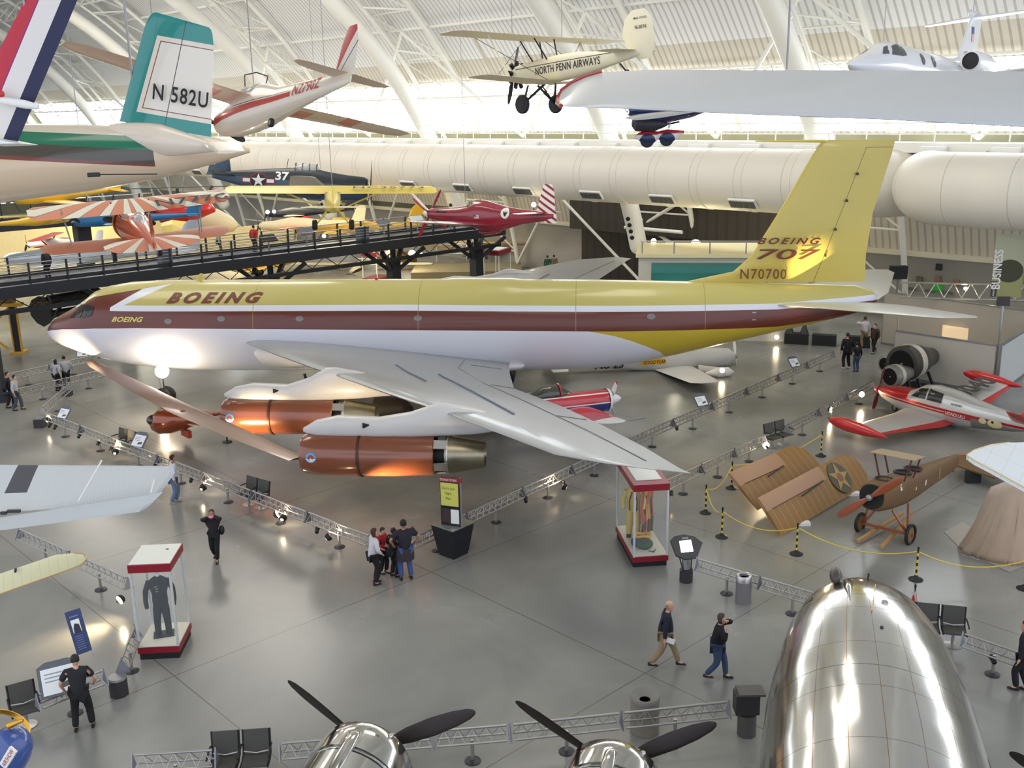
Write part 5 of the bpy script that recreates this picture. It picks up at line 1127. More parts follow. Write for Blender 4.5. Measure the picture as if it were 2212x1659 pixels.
# -- blue biplane with red, white and blue wheel fairings --
D3=30
t=thing('blue_biplane','dark blue aircraft with red, white and blue wheel fairings behind the big white wing','aeroplane',at(1420,250,D3))
L3=lambda px,py,d=D3: at(px,py,d)-t.location
nb=mat('deep_blue_gloss',(20,44,96),.2,coat=.6)
MB().skin([[c+V((0,.45*math.cos(q),r*math.sin(q))) for q in [2*math.pi*i/18 for i in range(18)]] for c,r in ((L3(1355,240),.1),(L3(1375,238),.28),(L3(1440,236),.38),(L3(1490,238),.22),(L3(1530,236),.05))]).build('fuselage',nb,t,45)
MB().wing([(L3(1350,255,D3-.6),2.1,.12,(1,.15,.1)),(L3(1365,258,D3-2.2),2.0,.1,(1,.15,.1))],n=10).build('lower_wing',mat('silver_wing',(176,176,170),.35),t,40)
MB().lathe([(.1,0),(.22,.1),(.24,.6),(.05,1.0)],16,L3(1365,266),(1,0,-.05)).build('engine_cowl',DARK,t,45)
for px,py in ((1398,296),(1440,293)):
    c=L3(px,py); 
    f=pat('tricolour_fairing_%d'%px,lambda x,y,z,c=c:[(None,(226,220,214)),((z>(c.z+.06)),(186,46,44)),((((x-c.x)*(x-c.x)+(z-c.z+.14)*(z-c.z+.14))<.055),(24,40,84))],.3,coat=.4)
    MB().fus([(-.38,0.02,.02,.02,.02),(-.2,0,.1,.14,.12),(0,0,.12,.18,.2),(.2,0,.1,.16,.16),(.5,.1,.02,.04,.04)],16).build('wheel_fairing',f,t,45).location=(0,0,0)
    ob=COL.objects[-1]
    for v in ob.data.vertices: v.co=V(v.co)+c
    w_=MB().lathe([(.02,-.06),(.19,-.05),(.2,0),(.19,.05),(.02,.06)],18,c+V((0,0,-.1)),(0,1,0)).build('wheel',BLK,t,40)
    MB().tube(L3(px+5,py-16),L3(px+(-6 if px<1420 else 8),262),.03,n=6).build('gear_leg',WHITE,t)
MB().path([L3(1378,262),L3(1386,277),L3(1420,272),L3(1468,263)],.03,6).build('gear_brace',BLK,t)
for x0,x1 in ((1350,1362),(1372,1366),(1385,1392)): MB().tube(L3(x0,236),L3(x1,252),.02,n=6).build('wing_wire',WHITE,t)
# -- grey wing at the lower left --
D4=17
t=thing('grey_flap_wing','pale grey aircraft wing with a ribbed flap reaching in from the left edge','aircraft wing',at(378,1015,D4))
L4=lambda px,py,d=D4: at(px,py,d)-t.location
lg_=pat('ribbed_grey',lambda x,y,z:[(None,(196,200,198)),(((x+y*.2).mod(.055)<.004),(184,186,182)),((x<(-2.70+z*-.0))&(x>-3.1)&(y>.1),(84,84,88))],.4,noise=.02)
S_=[(L4(378,1020),L4(333,1082)),(L4(374,1010),L4(325,1084)),(L4(366,1007,D4+.3),L4(316,1085)),(L4(0,1005,D4+.8),L4(0,1107,D4-.3)),(L4(-120,1004,D4+.9),L4(-120,1118,D4-.4))]
MB().wing([(A,(B-A).length,.03+.03*i,B-A) for i,(A,B) in enumerate(S_)],up=(0,.55,.8),n=14).build('wing_panel',lg_,t,40)
S_=[(L4(352,1062,D4-.3),L4(318,1097,D4-.35)),(L4(330,1068,D4-.3),L4(300,1106,D4-.4)),(L4(0,1118,D4-.4),L4(0,1146,D4-.7)),(L4(-120,1135,D4-.45),L4(-120,1166,D4-.75))]
MB().wing([(A,(B-A).length,.02+.01*i,B-A) for i,(A,B) in enumerate(S_)],up=(0,.55,.8),n=10).build('flap',mat('flap_grey',(184,188,186),.4),t,40)
for a,b,c,d in ((222,1008,170,1090),(335,1050,326,1072)): MB().tube(L4(a,b,D4-.1)+V((0,0,.12)),L4(c,d,D4-.4)+V((0,0,.06)),.015,n=6).build('flap_track',mat('track_pale',(226,224,216),.4),t)
MB().box(L4(30,1104,D4-.35),(.22,.05,.05)).box(L4(8,1108,D4-.35),(.1,.05,.05)).build('hinge_slot',DARK,t)
# -- cream wing tip --
D5=15.5
t=thing('cream_wing_tip','long narrow cream aircraft wing tip reaching in at the left edge','aircraft wing',at(188,1208,D5))
L5=lambda px,py,d=D5: at(px,py,d)-t.location
S_=[(L5(188,1203),L5(186,1210)),(L5(180,1197),L5(176,1218)),(L5(160,1195),L5(155,1227)),(L5(120,1199),L5(118,1240)),(L5(0,1240,D5+.1),L5(0,1282,D5)),(L5(-90,1270,D5+.1),L5(-90,1316,D5))]
cwg=pat('cream_ribbed',lambda x,y,z:[(None,(214,208,164)),(((x).mod(.16)<.008),(194,188,146))],.4,noise=.04)
MB().wing([(A,(B-A).length,.015+.012*i,B-A) for i,(A,B) in enumerate(S_)],up=(0,.55,.8),n=12).build('wing_panel',cwg,t,40)
MB().path([L5(*p_) for p_ in ((0,1283),(118,1241),(155,1228),(176,1219),(188,1207),(180,1196),(160,1194))],.012,6).build('wing_edging',mat('edge_tan',(190,150,90),.5),t)
MB().tube(L5(34,1228),L5(33,1236),.02,n=6).build('vent',DARK,t)
# -- blue and gold object bottom-left corner --
D6=12
t=thing('blue_gold_nacelle','blue rounded cowling with a gold edge and white label in the bottom left corner','aircraft part',at(20,1620,D6))
L6=lambda px,py,d=D6: at(px,py,d)-t.location
ax=(L6(58,1580)-L6(-20,1700)).normalized()
MB().lathe([(.30,-.75),(.31,-.3),(.29,-.05),(.24,.12),(.15,.22),(.03,.26)],24,L6(25,1612),ax).build('cowling',mat('gloss_blue',(52,78,140),.25,coat=.6),t,45)
MB().lathe([(.31,.0),(.32,.02),(.315,.08),(.3,.08)],24,L6(10,1575,D6+.25),(.5,.1,.8),cap=False).build('gold_trim',mat('gold',(212,160,60),.3,.8),t,45)
MB().tube(L6(18,1568,D6),L6(50,1556,D6),.045,.02,n=10).build('gold_spout',mat('gold',(0,0,0)),t,45)
MB().tube(L6(-5,1640,D6),L6(25,1590,D6),.05,n=8)
lo=L6(-2,1650,D6-.30); lu=(L6(28,1600,D6-.30)-lo).normalized(); lv_=(L6(-20,1634,D6-.30)-lo).normalized()
MB().prism([lo,lo+lu*.3,lo+lu*.3-lv_*.11,lo-lv_*.11],V((0,.06,-.02))).build('white_label',WHITE,t)
text('lettering','AIRSHOW',mat('reg_red',(0,0,0)),t,lambda u,v:lo+lu*(.02+u)-lv_*(.09-v)+V((0,-.005,.003)),.06,.7,0,0,.004)
# -- big silver airliner nose and two radial engines (bottom right) --
AX0=at(1858,1262,19.6); 
ax_dir=V((-.28,-1,-.13)).normalized()  # aft direction, back below the camera
AX0=V((AX0.x,AX0.y,AX0.z-.25))
t=fthing('silver_airliner','huge polished silver airliner with a rounded nose, its propeller engines beside it','airliner',AX0,ax_dir,(0,0,1))
SS=[(0,0,.03,.03,.03),(.06,0,.34,.28,.3),(.2,0,.60,.48,.55),(.5,0,.90,.74,.85),(1.0,0,1.20,.98,1.2),(1.7,0,1.42,1.18,1.45),(2.6,0,1.6,1.35,1.62),(4,0,1.75,1.55,1.75),(6,0,1.84,1.72,1.84),(9,0,1.86,1.8,1.86),(13,0,1.86,1.8,1.86)]
def chrome(x,y,z):
    a=z.atan2(y)*3.2
    return [(None,(206,206,203)),(((a.mod(1))<.02),(170,140,104)),((((x+.3).mod(1.35))<.014),(150,148,140)),((((x+.9).mod(2.7))<.02),(140,138,130))]
cm=pat('polished_skin',chrome,.15,metal=1,noise=.1,bump=lambda x,y,z:((x*7).sin()*(y*5).sin())*.05+((z*9+x*3).sin())*.03)
MB().fus(SS,64).build('fuselage',cm,t,50)
fz=lambda x,y,off=.0:(lambda q:V((x,y,q[1]+q[3]*math.sqrt(max(0,1-(y/q[2])**2))+off)))(secint(SS,x))
o=MB().ball(fz(.85,-.55,.16),(.24,.12,.13)).build('loop_antenna_pod',mat('pod_dark',(70,66,60),.35),t,50)
MB().tube(fz(.85,-.55,-.05),fz(.85,-.55,.1),.03,n=8).build('pod_stalk',DARK,o)
MB().fus([(.95,0,.01,.01,.01),(1.1,0,.09,.09,.05),(1.5,0,.08,.07,.05),(2.1,0,.01,.01,.01)],14).build('blister_fairing',CHROME,t,45)
ob=COL.objects[-1]
for v in ob.data.vertices: v.co=V((v.co.x,v.co.y-.33,v.co.z+fz(v.co.x,-.33).z))
MB().tube(fz(.35,.1,0),fz(.35,.12,.14),.015,n=6).tube(fz(.35,.1,.14),fz(.6,.1,.12),.012,n=6).build('mast_antenna',BLK,t)
MB().tube(fz(1.2,.18,.02),fz(2.6,.02,.02),.012,n=6).build('aerial_wire',mat('wire_gold',(190,150,90),.3,.6),t)
MB().lathe([(.07,-.02),(.06,.03),(.01,.035)],14,fz(2.1,.28),(0,0,1)).build('round_vent',ALU,t,40)
MB().ball(fz(3.2,.15),.035).build('rivet_knob',DARK,t)
gm2=mat('windscreen_dark',(58,54,48),.08)
for y0,y1 in ((-.30,-.02),(.03,.30)): MB().quad(fz(.22,y0,.012),fz(.36,y0,.012),fz(.36,y1,.012),fz(.22,y1,.012)).build('roof_window',gm2,t)
MB().quad(fz(1.3,-1.12,.012),fz(1.62,-1.18,.012),fz(1.55,-1.0,.012),fz(1.3,-.98,.012)).build('side_window',gm2,t)
def radial(px,py,d,lab=None):
    c=t.matrix_basis.inverted()@at(px,py,d)
    K=1.22
    e=MB().lathe([(r*K,h) for r,h in [(.52,.02),(.58,0),(.66,.12),(.705,.4),(.72,.75)]],36,c,(1,0,0),cap=False).build('engine_cowling',CHROME,t,45)
    MB().lathe([(r*K,h) for r,h in [(.72,.75),(.69,.76),(.685,.86),(.72,.87),(.73,1.4),(.78,2.6),(.8,4.2)]],36,c,(1,0,0),cap=False).build('engine_nacelle',CHROME,e,45)
    MB().lathe([(.66,.08),(.2,.1),(.02,.1)],24,c,(1,0,0)).build('engine_face',mat('engine_black',(0,0,0)),e,40)
    MB().lathe([(.688*K,.77),(.688*K,.86)],36,c,(1,0,0),cap=False).build('cowl_gap',BLK,e)
    # air scoop on top
    sc=[]
    for x,h,w_ in ((.42,.02,.07),(.5,.07,.11),(.8,.10,.12),(1.25,.06,.11),(1.5,.01,.06)): sc.append([c+V((x,w_*math.cos(q)+.02,(.70*K)+h*max(0,math.sin(q))-.03*(math.sin(q)<0))) for q in [2*math.pi*i/14 for i in range(14)]])
    MB().skin(sc).build('air_scoop',CHROME,e,45)
    MB().ball(c+V((.16,.5,.63)),.05).build('cowl_knob',CHROME,e,45)
    MB().lathe([(.05,-.55),(.09,-.45),(.1,-.1),(.16,0.05)],16,c,(1,0,0)).build('propeller_shaft',GREY,e,40)
    return c
pm=mat('prop_black_brown',(36,26,22),.5)
Bx=t.matrix_basis.inverted(); 
def blade(c,tip,root,w_):
    a=Bx@tip; b=Bx@root; d=(a-b); L_=d.length; d.normalize(); n_=V((1,0,.0)); n_=(n_-d*n_.dot(d)).normalized(); s_=d.cross(n_)
    tw=.55; rr=[]
    for f,ww,th in ((0,.3,.28),(.12,.5,.2),(.3,.85,.13),(.55,1,.09),(.78,.88,.06),(.93,.6,.04),(.985,.32,.03),(1,.08,.02)):
        q=s_*math.cos(tw*(1-f*.6))+n_*math.sin(tw*(1-f*.6)); m_=n_*math.cos(tw*(1-f*.6))-s_*math.sin(tw*(1-f*.6)); o=b+d*L_*f
        rr.append([o+q*(w_*ww*math.cos(z))+m_*(w_*th*math.sin(z)*1.3) for z in [2*math.pi*i/12 for i in range(12)]])
    MB().skin(rr).build('propeller_blade',pm,t,45)
D7=15.2
c1=radial(800,1632,D7); c2=radial(1330,1668,D7)
blade(c1,at(622,1470,D7+.55),at(800,1618,D7+.45),.16); blade(c1,at(1027,1537,D7+.5),at(820,1610,D7+.45),.16)
blade(c2,at(1114,1514,D7+.55),at(1310,1650,D7+.45),.16); blade(c2,at(1548,1563,D7+.5),at(1340,1645,D7+.45),.16)
blade(c2,at(2182,1624,D7+.5),at(2330,1720,D7+.45),.16)
# -- white rounded wing tip at right with panel lines --
D8=19
t=thing('white_panelled_wing','white rounded wing end with panel seams entering at the right edge over the draped shape','aircraft wing',at(2090,985,D8))
L8=lambda px,py,d=D8: at(px,py,d)-t.location
pts=[(2088,983),(2105,972),(2140,961),(2180,956),(2240,955),(2300,960),(2300,1110),(2230,1062),(2180,1035),(2140,1013),(2105,995)]
m2=MB(); top_=[L8(a,b,D8+(985-b)*.012) for a,b in pts]; m2.prism(top_,V((0,0,-.09))); m2.build('wing_panel',pat('white_panels',lambda x,y,z:[(None,(226,230,228)),(((x-y*.8).mod(.42)<.007),(190,192,190)),(((x*.9+y).mod(.55)<.007),(190,192,190))],.4),t)
MB().path([p_ for p_ in [L8(a,b,D8+(985-b)*.012) for a,b in [(2180,956),(2140,961),(2105,972),(2088,983),(2105,995),(2140,1013),(2180,1035),(2230,1062),(2300,1110)]]],.014,6).build('edge_strip',mat('edge_cream',(214,196,140),.4),t)
# ================= rails, cases, stands on the floor =================
RM=mat('rail_steel',(168,166,162),.3,.7); RMW=mat('rail_plate',(150,152,158),.4,.4); SEATM=mat('seat_mesh_grey',(74,72,66),.6); ALB=mat('seat_frame_silver',(196,194,186),.3,.7)
def rail_seg(p,q,label,grp,n_leg=1,plates=True):
    p=V((p.x,p.y,0)); q=V((q.x,q.y,0)); L_=(q-p).length
    t=thing('barrier_rail',label,'barrier',p,math.atan2(q.y-p.y,q.x-p.x),grp)
    MB().tube((.06,0,.78),(L_-.06,0,.78),.028,n=8).build('top_rail',RM,t,60)
    for s_ in (-1,1): MB().tube((.06,s_*.13,.5),(L_-.06,s_*.13,.5),.024,n=8).build('lower_rail',RM,t,60)
    m2=MB(); K=max(3,int(L_/.3))
    for k in range(K):
        a,b=.06+(L_-.12)*k/K,.06+(L_-.12)*(k+1)/K; c=(a+b)/2
        for s_ in (-1,1): m2.tube((a,s_*.13,.5),(c,0,.78),.008,n=4); m2.tube((c,0,.78),(b,s_*.13,.5),.008,n=4)
    m2.build('lattice',RM,t)
    for x in (0,L_):
        MB().prism([(x-.012,-.17,.46),(x-.012,.17,.46),(x-.012,0,.84)],(.024,0,0)).build('end_plate',RMW,t)
    for i in range(n_leg):
        x=L_*(i+.5)/n_leg
        g=MB().tube((x,0,.03),(x,0,.5),.04,n=8).build('leg',RM,t,60); MB().lathe([(.17,0),(.17,.02),(.05,.05)],20,(x,0,0)).build('foot_plate',DARK,g,40)
    return t
def rail_run(a,b,n,desc,grp,z=.78):
    A=gz(*a,z); B=gz(*b,z)
    for i in range(n):
        w_=('first','second','third','fourth','fifth','sixth','seventh','eighth')[i]
        rail_seg(A.lerp(B,i/n),A.lerp(B,(i+1)/n),'lattice barrier rail %s%s'%('' if n==1 else w_+' from the left, ',desc),grp)
rail_run((101,892),(800,1158),7,'below the airliner engines','rails below the engines')
rail_run((872,1171),(1330,963),4,'right of the yellow donation sign','rails right of the donation sign')
rail_run((1362,945),(1800,758),6,'beyond the wing tip towards the tail','rails towards the tail')
rail_run((1437,1040),(1652,940),3,'right of the red display case top','rails behind the rope')
rail_run((1700,918),(1885,822),3,'beside the bright floor lamps','rails beside the tip-tank aeroplane')
rail_run((1505,1207),(1790,1290),2,'between the touch screen and the silver airliner','rails by the touch screen')
rail_run((2080,1368),(2225,1418),1,'right of the two seats at the right edge','rail at the right edge')
rail_run((40,1142),(275,1249),2,'between the grey wing and the glass case','rails left of the glass case')
rail_run((291,1352),(262,1425),1,'running from the glass case to the round planter','short rail by the planter')
rail_run((78,1503),(225,1447),1,'behind the man reading the panel','short rail by the reading man')
rail_run((603,1606),(1100,1566),3,'behind the left propeller','rails behind the propellers')
rail_run((1103,1566),(1575,1516),2,'in front of the stone bin','rails behind the propellers')
rail_run((285,1631),(465,1620),1,'along the bottom edge left of two seats','rail at the bottom edge')
rail_run((5,811),(200,768),2,'on the far side of the ramp','rails behind the nose')
rail_run((35,841),(235,796),2,'on the near side of the ramp','rails under the nose')
rail_run((90,880),(150,828),1,'rising at the corner beside the pointing pair','corner rail')
def cube(name,label,cat,p,w_,h,m,shape='box'):
    t=thing(name,label,cat,p)
    if shape=='box': MB().box((0,0,h/2),(w_,w_,h)).build('body',m,t)
    else: MB().lathe([(w_/2,0),(w_/2,h)],24).build('body',m,t,40)
    return t
dkc=mat('charcoal_base',(52,50,52),.5)
t=cube('rail_base','dark square base at the left corner of the barrier under the nose','barrier base',gz(88,922),.42,.36,dkc)
MB().box((0,0,.4),(.3,.3,.06)).build('top',GREY,t)
t=cube('planter_base','dark round drum base beside the glass case and the rail corner','barrier base',gz(258,1500),.42,.42,dkc,'c'); MB().lathe([(.21,.42),(.2,.47),(.02,.47)],24).build('top',GREY,t,40)
t=cube('corner_base','dark square base at the corner of the barrier at the foot of the pointing pair','barrier base',gz(146,855),.4,.4,dkc)
MB().box((0,0,.43),(.3,.3,.05)).build('top',GREY,t)
# spot lamps clamped to the rails
def spot(px,py,lit,label,grp='spot lamps on the barrier rails',z=.4,az=0):
    t=thing('spot_lamp',label,'lamp',gz(px,py,z),az,grp)
    MB().lathe([(.03,-.12),(.06,-.09),(.065,.06),(.08,.1)],14,(0,0,0),(0,1,.4),cap=False).build('housing',BLK,t,40)
    MB().lathe([(.001,.08),(.066,.08)],14,(0,0,0),(0,1,.4)).build('lens',mat('lens_lit',(255,226,176),.3,emit=14) if lit else mat('lens_dark',(120,110,90),.15),t)
    MB().bar((0,0,0),(0,0,.1),.03,.03,(1,0,0)).build('clamp',DARK,t)
    return t
for px,py,l,lb in ((104,900,1,'bright spot lamp at the left corner of the long rail'),(107,919,0,'dark spot lamp below the bright one at the left rail corner'),(119,923,0,'second dark spot lamp at the left rail corner'),(171,942,0,'dark spot lamp under the first rail'),(212,958,1,'small lit spot lamp left of the seats'),(240,970,1,'lit spot lamp below the two seats'),(250,973,1,'lit spot lamp right below the two seats'),(335,1004,0,'dark spot lamp beside the man with the backpack'),(413,1037,0,'dark spot lamp under the rail left of the second seats'),(440,1048,0,'second dark spot lamp left of the second seats'),(602,1108,0,'dark spot lamp right of the second seats'),(612,1113,0,'dark twin spot lamp right of the second seats'),(685,1146,0,'dark spot lamp left of the family'),(712,1154,0,'dark spot lamp nearest left of the family'),(1136,1080,0,'dark spot lamp under the rail right of the donation sign'),(1216,1045,0,'dark spot lamp near the red display case'),(1450,1067,1,'lit spot lamp beside the red topped display case'),(1462,925,0,'dark spot lamp on the rail beyond the wing tip'),(1655,962,1,'very bright floor lamp above the brown wings'),(1795,880,1,'bright lamp left of the red tip tank'),(1802,872,1,'bright lamp right beside another left of the red tip tank'),(1852,849,1,'bright lamp left of the red nose'),(1862,848,1,'bright lamp nearest the red nose'),(2145,1425,0,'dark spot lamp under the rail at the right edge'),(258,1295,1,'lit spot lamp beside the glass case'),(215,770,0,'dark spot lamp behind the airliner nose')):
    spot(px,py,l,lb)
# seats
def seats(px,py,n,rz,label,grp):
    grp=grp if n>1 else None
    p=gz(px,py,0)
    for i in range(n):
        t=thing('tandem_seat',label+(', left one' if n==2 and i==0 else ', right one' if n==2 else ''),'seat',p+V((math.cos(rz)*.62*i,math.sin(rz)*.62*i,0)),rz,grp)
        MB().box((0,.05,.44),(.5,.46,.04)).build('seat',SEATM,t); MB().box((0,.30,.72),(.5,.04,.48),M.Rotation(-.2,3,'X')).build('backrest',SEATM,t)
        for s_ in (-1,1): MB().path([(s_*.27,-.18,.42),(s_*.27,.1,.40),(s_*.27,.27,.46),(s_*.27,.36,.95)],.022,6).build('side_frame',BLK,t,60)
        MB().path([(-.25,.24,.52),(0,.20,.50),(.25,.24,.52)],.02,6).build('cross_rail',ALB,t,60)
        for s_ in (-1,1): MB().path([(s_*.3,-.15,.62),(s_*.3,.05,.66),(s_*.3,.28,.66)],.02,6).build('armrest',BLK,t,60)
        MB().tube((0,.1,0),(0,.1,.42),.04,n=8).build('pedestal',RM,t,60); MB().lathe([(.22,0),(.22,.02),(.04,.05)],20,(0,.1,0)).build('foot_plate',RM,t,40)
seats(255,978,2,-.65,'grey mesh seat built into the long rail under the nose','seats in the rail under the nose')
seats(533,1092,2,-.62,'grey mesh seat built into the rail left of the engines','seats in the rail by the engines')
seats(60,1572,1,.55,'grey mesh seat at the lower left beside the blue cowling','seat')
seats(488,1690,2,.08,'grey mesh seat seen from behind at the bottom edge','seats at the bottom edge')
seats(2000,1392,2,-.27,'grey mesh seat right of the silver airliner nose','seats right of the silver nose')
seats(1672,968,2,.6,'grey mesh seat in the rail above the bright floor lamp','seats above the floor lamp')
# reading panels on rails
def reader(px,py,z,rz,label,w_=.62,h=.5,grp='white reading panels on the rails'):
    t=thing('reading_panel',label,'sign',gz(px,py,z),rz,grp); R=M.Rotation(-.75,3,'X')
    fr=MB(); fr.prism([R@V(q) for q in ((-w_/2,-h/2,0),(w_/2,-h/2,0),(w_/2,h/2,0),(w_*.28,h/2+.1,0),(-w_*.28,h/2+.1,0),(-w_/2,h/2,0))],R@V((0,0,-.03))); 
    R2=M.Rotation(.85,3,'X'); m2=MB(); m2.prism([R2@V(q) for q in ((-w_/2,-h/2,0),(w_/2,-h/2,0),(w_/2,h/2,0),(w_*.28,h/2+.1,0),(-w_*.28,h/2+.1,0),(-w_/2,h/2,0))],R2@V((0,0,-.03))); m2.build('frame',mat('panel_frame_grey',(92,98,106),.4),t)
    m3=MB(); m3.prism([R2@V(q) for q in ((-w_*.42,-h*.42,.004),(w_*.42,-h*.42,.004),(w_*.42,h*.42,.004),(-w_*.42,h*.42,.004))],R2@V((0,0,.004))); s=m3.build('sheet',mat('paper_sheet',(232,236,236),.4),t)
    m4=MB()
    for k in range(3): m4.quad(*[R2@V(q) for q in ((-w_*.34,h*(.26-k*.12),.010),(w_*.1,h*(.26-k*.12),.010),(w_*.1,h*(.22-k*.12),.010),(-w_*.34,h*(.22-k*.12),.010))])
    m4.build('text_lines',mat('print_grey',(150,156,160),.6),s)
    MB().quad(*[R2@V(q) for q in ((0,-h*.3,.010),(w_*.34,-h*.22,.010),(w_*.3,-h*.05,.010),(w_*.02,-h*.12,.010))]).build('picture',mat('print_picture',(96,88,80),.6),s)
    MB().tube((0,.0,-z*.0-.02),(0,.02,-(z-.5)),.03,n=6).build('arm',GREY,t)
    return t
reader(137,893,.98,-.5,'white reading panel on the rail left of the nose shadow')
reader(300,952,.98,-.5,'white reading panel right of the first pair of seats',.68,.56)
reader(1515,866,.98,.5,'white reading panel with a red picture on the rail beyond the wing tip')
reader(1716,783,.98,.5,'white reading panel on the rail near the airliner tail')
reader(128,1468,.95,.5,'large white reading panel in front of the man in black',.85,.7)
reader(178,762,.95,.2,'white reading panel just under the airliner nose tip')
# stanchions with rope
yb=pat('black_yellow_stripes',lambda x,y,z:[(None,(30,28,26)),(((z-.12).mod(.2)<.1)&(z>.14)&(z<.92),(226,196,40))],.4,noise=0)
tops=[]
for i,(px,py,lb) in enumerate(((1773,985,'farthest, behind the brown wings'),(1580,1055,'left of the brown wings, upper one'),(1524,1108,'farthest left'),(1559,1160,'just below the farthest left one'),(1720,1197,'centre front by the brown wing corner'),(1978,1252,'below the vintage aeroplane wheels'),(2212,1272,'at the right edge'))):
    p=gz(px,py); t=thing('rope_post','black and yellow striped rope post, '+lb,'rope post',p,0,'striped rope posts')
    MB().lathe([(.03,.08),(.028,.95)],12).build('post',yb,t,40); MB().lathe([(.2,0),(.2,.02),(.1,.06),(.035,.14)],20).build('base',BLK,t,40); MB().ball((0,0,.97),.035).build('cap',BLK,t)
    tops.append(p+V((0,0,.86)))
order=[0,1,2,3,4,5,6]
tops[0]=tops[0]
rp=mat('yellow_rope',(222,192,60),.5)
for i in range(1,6):
    a,b=tops[i],tops[i+1]; sag=.25+.05*(b-a).length*.6
    pts=[a.lerp(b,k/14)-V((0,0,sag*4*(k/14)*(1-k/14))) for k in range(15)]
    tag(MB().path(pts,.016,6).build('rope',rp),'yellow rope sagging between two striped posts, %s of the five'%('farthest left','second','third','fourth','last right')[i-1],'rope','yellow ropes')
a,b=tops[1],tops[0]; tag(MB().path([a.lerp(b,k/14)-V((0,0,.3*4*(k/14)*(1-k/14))) for k in range(15)],.016,6).build('rope',rp),'yellow rope running back behind the brown wings from the upper left post','rope','yellow ropes')
# display cases
CR_=mat('case_crimson',(140,20,38),.35); CRT=mat('case_top_white',(226,228,218),.4)
def case(label,o,rz,w_,d,h,topw=1,grp=None):
    t=thing('display_case',label,'display case',o,rz)
    MB().box((w_/2,d/2,.09),(w_*.94,d*.94,.18)).build('plinth',BLK,t)
    MB().box((w_/2,d/2,.26),(w_,d,.16)).build('base',CR_,t); MB().box((w_/2,d/2,.35),(w_*.96,d*.96,.03)).build('floor_panel',mat('case_floor_cream',(226,222,200),.5),t)
    tp=MB().box((w_/2,d/2,h-.1),(w_,d,.2)).build('top',CR_,t)
    MB().box((w_/2,d/2,h+.005),(w_*topw,d*topw*.96,.02)).build('top_panel',CRT,tp); MB().box((w_*.72,d*.7,h+.02),(.07,.04,.01)).build('lock',BLK,tp)
    for a in (.04,w_-.04):
        for b in (.04,d-.04): MB().tube((a,b,.34),(a,b,h-.2),.035,n=10).build('corner_post',mat('post_pale_silver',(222,224,222),.25,.4),t,60)
    for nm,c,s in (('glass_pane',(w_/2,.01,(h+.14)/2),(w_-.1,.008,h-.55)),('glass_pane',(w_/2,d-.01,(h+.14)/2),(w_-.1,.008,h-.55)),('glass_pane',(.01,d/2,(h+.14)/2),(.008,d-.1,h-.55)),('glass_pane',(w_-.01,d/2,(h+.14)/2),(.008,d-.1,h-.55))): MB().box(c,s).build(nm,CLEAR,t)
    return t
c1o=gz(300,1427); case('tall glass display case with a white top and red trim holding a black flight suit',c1o,.06,1.02,1.25,2.55,.97)
c2o=gz(1367,1228); case('tall glass display case with a red framed top holding yellow flight gear',c2o,.11,1.06,2.4,2.58,.72)
# black suit on stand
sk=mat('black_cloth',(24,24,26),.85)
def inr(o,rz,x,y,z=0): return V(o)+V((x*math.cos(rz)-y*math.sin(rz),x*math.sin(rz)+y*math.cos(rz),z))
t=thing('black_flight_suit','black one-piece flight suit on a headless stand inside the left glass case','suit',inr(c1o,.06,.5,.6,.36),.3)
m2=MB(); m2.fus; 
def ell(cz,rx,ry,cx=0,cy=0,n=18): return [V((cx+rx*math.cos(q),cy+ry*math.sin(q),cz)) for q in [2*math.pi*i/n for i in range(n)]]
MB().skin([ell(.80,.17,.12),ell(.95,.19,.13),ell(1.15,.18,.13),ell(1.35,.23,.15),ell(1.5,.25,.14),ell(1.58,.14,.1),ell(1.62,.07,.07)]).build('torso',sk,t,60)
for s_ in (-1,1):
    MB().skin([ell(.05,.075,.08,s_*.13,.02),ell(.4,.085,.09,s_*.12),ell(.75,.11,.11,s_*.09),ell(.86,.1,.11,s_*.08)]).build('trouser_leg',sk,t,60)
    MB().path([(s_*.22,0,1.5),(s_*.32,0,1.25),(s_*.34,-.05,1.0),(s_*.32,-.1,.82)],[.075,.07,.06,.05],10).build('sleeve',sk,t,60)
MB().lathe([(.05,1.6),(.045,1.7),(.01,1.71)],12).build('neck_block',WHITE,t,40); MB().box((0,0,.02),(.5,.35,.04)).build('stand_base',BLK,t)
for k,(u,v) in enumerate(((-.06,1.40),(-.04,1.34),(-.05,1.27))): MB().box((u,-.155,v),(.07,.01,.02)).build('embroidery',mat('gold_thread',(150,140,96),.5),t)
# yellow gear
yg=mat('yellow_gear',(206,180,96),.6,noise=.12)
t=thing('yellow_flight_suit','cream-yellow flight suit with black straps standing in the red topped glass case','suit',inr(c2o,.11,.36,1.5,.36),-.2)
MB().skin([ell(.85,.2,.14),ell(1.1,.2,.15),ell(1.35,.24,.17),ell(1.52,.2,.14),ell(1.62,.09,.08)]).build('torso',yg,t,60)
MB().ball((0,0,1.72),(.12,.13,.14)).build('hood',yg,t,60)
for s_ in (-1,1):
    MB().skin([ell(.05,.09,.1,s_*.13,.02),ell(.4,.1,.11,s_*.12),ell(.9,.12,.13,s_*.09)]).build('trouser_leg',yg,t,60)
    MB().path([(s_*.22,0,1.48),(s_*.31,-.02,1.2),(s_*.3,-.15,.95)],[.08,.07,.055],10).build('sleeve',yg,t,60)
    MB().path([(s_*.1,-.18,.9),(s_*.12,-.19,1.2),(s_*.04,-.18,1.5)],.018,6).build('strap',BLK,t,60)
    MB().box((s_*.13,-.03,.04),(.13,.28,.09)).build('boot',BLK,t)
t=thing('orange_curtain','orange and yellow printed fabric hanging at the back of the red topped glass case','fabric',inr(c2o,.11,.78,1.5,.36),0)
pts=[]
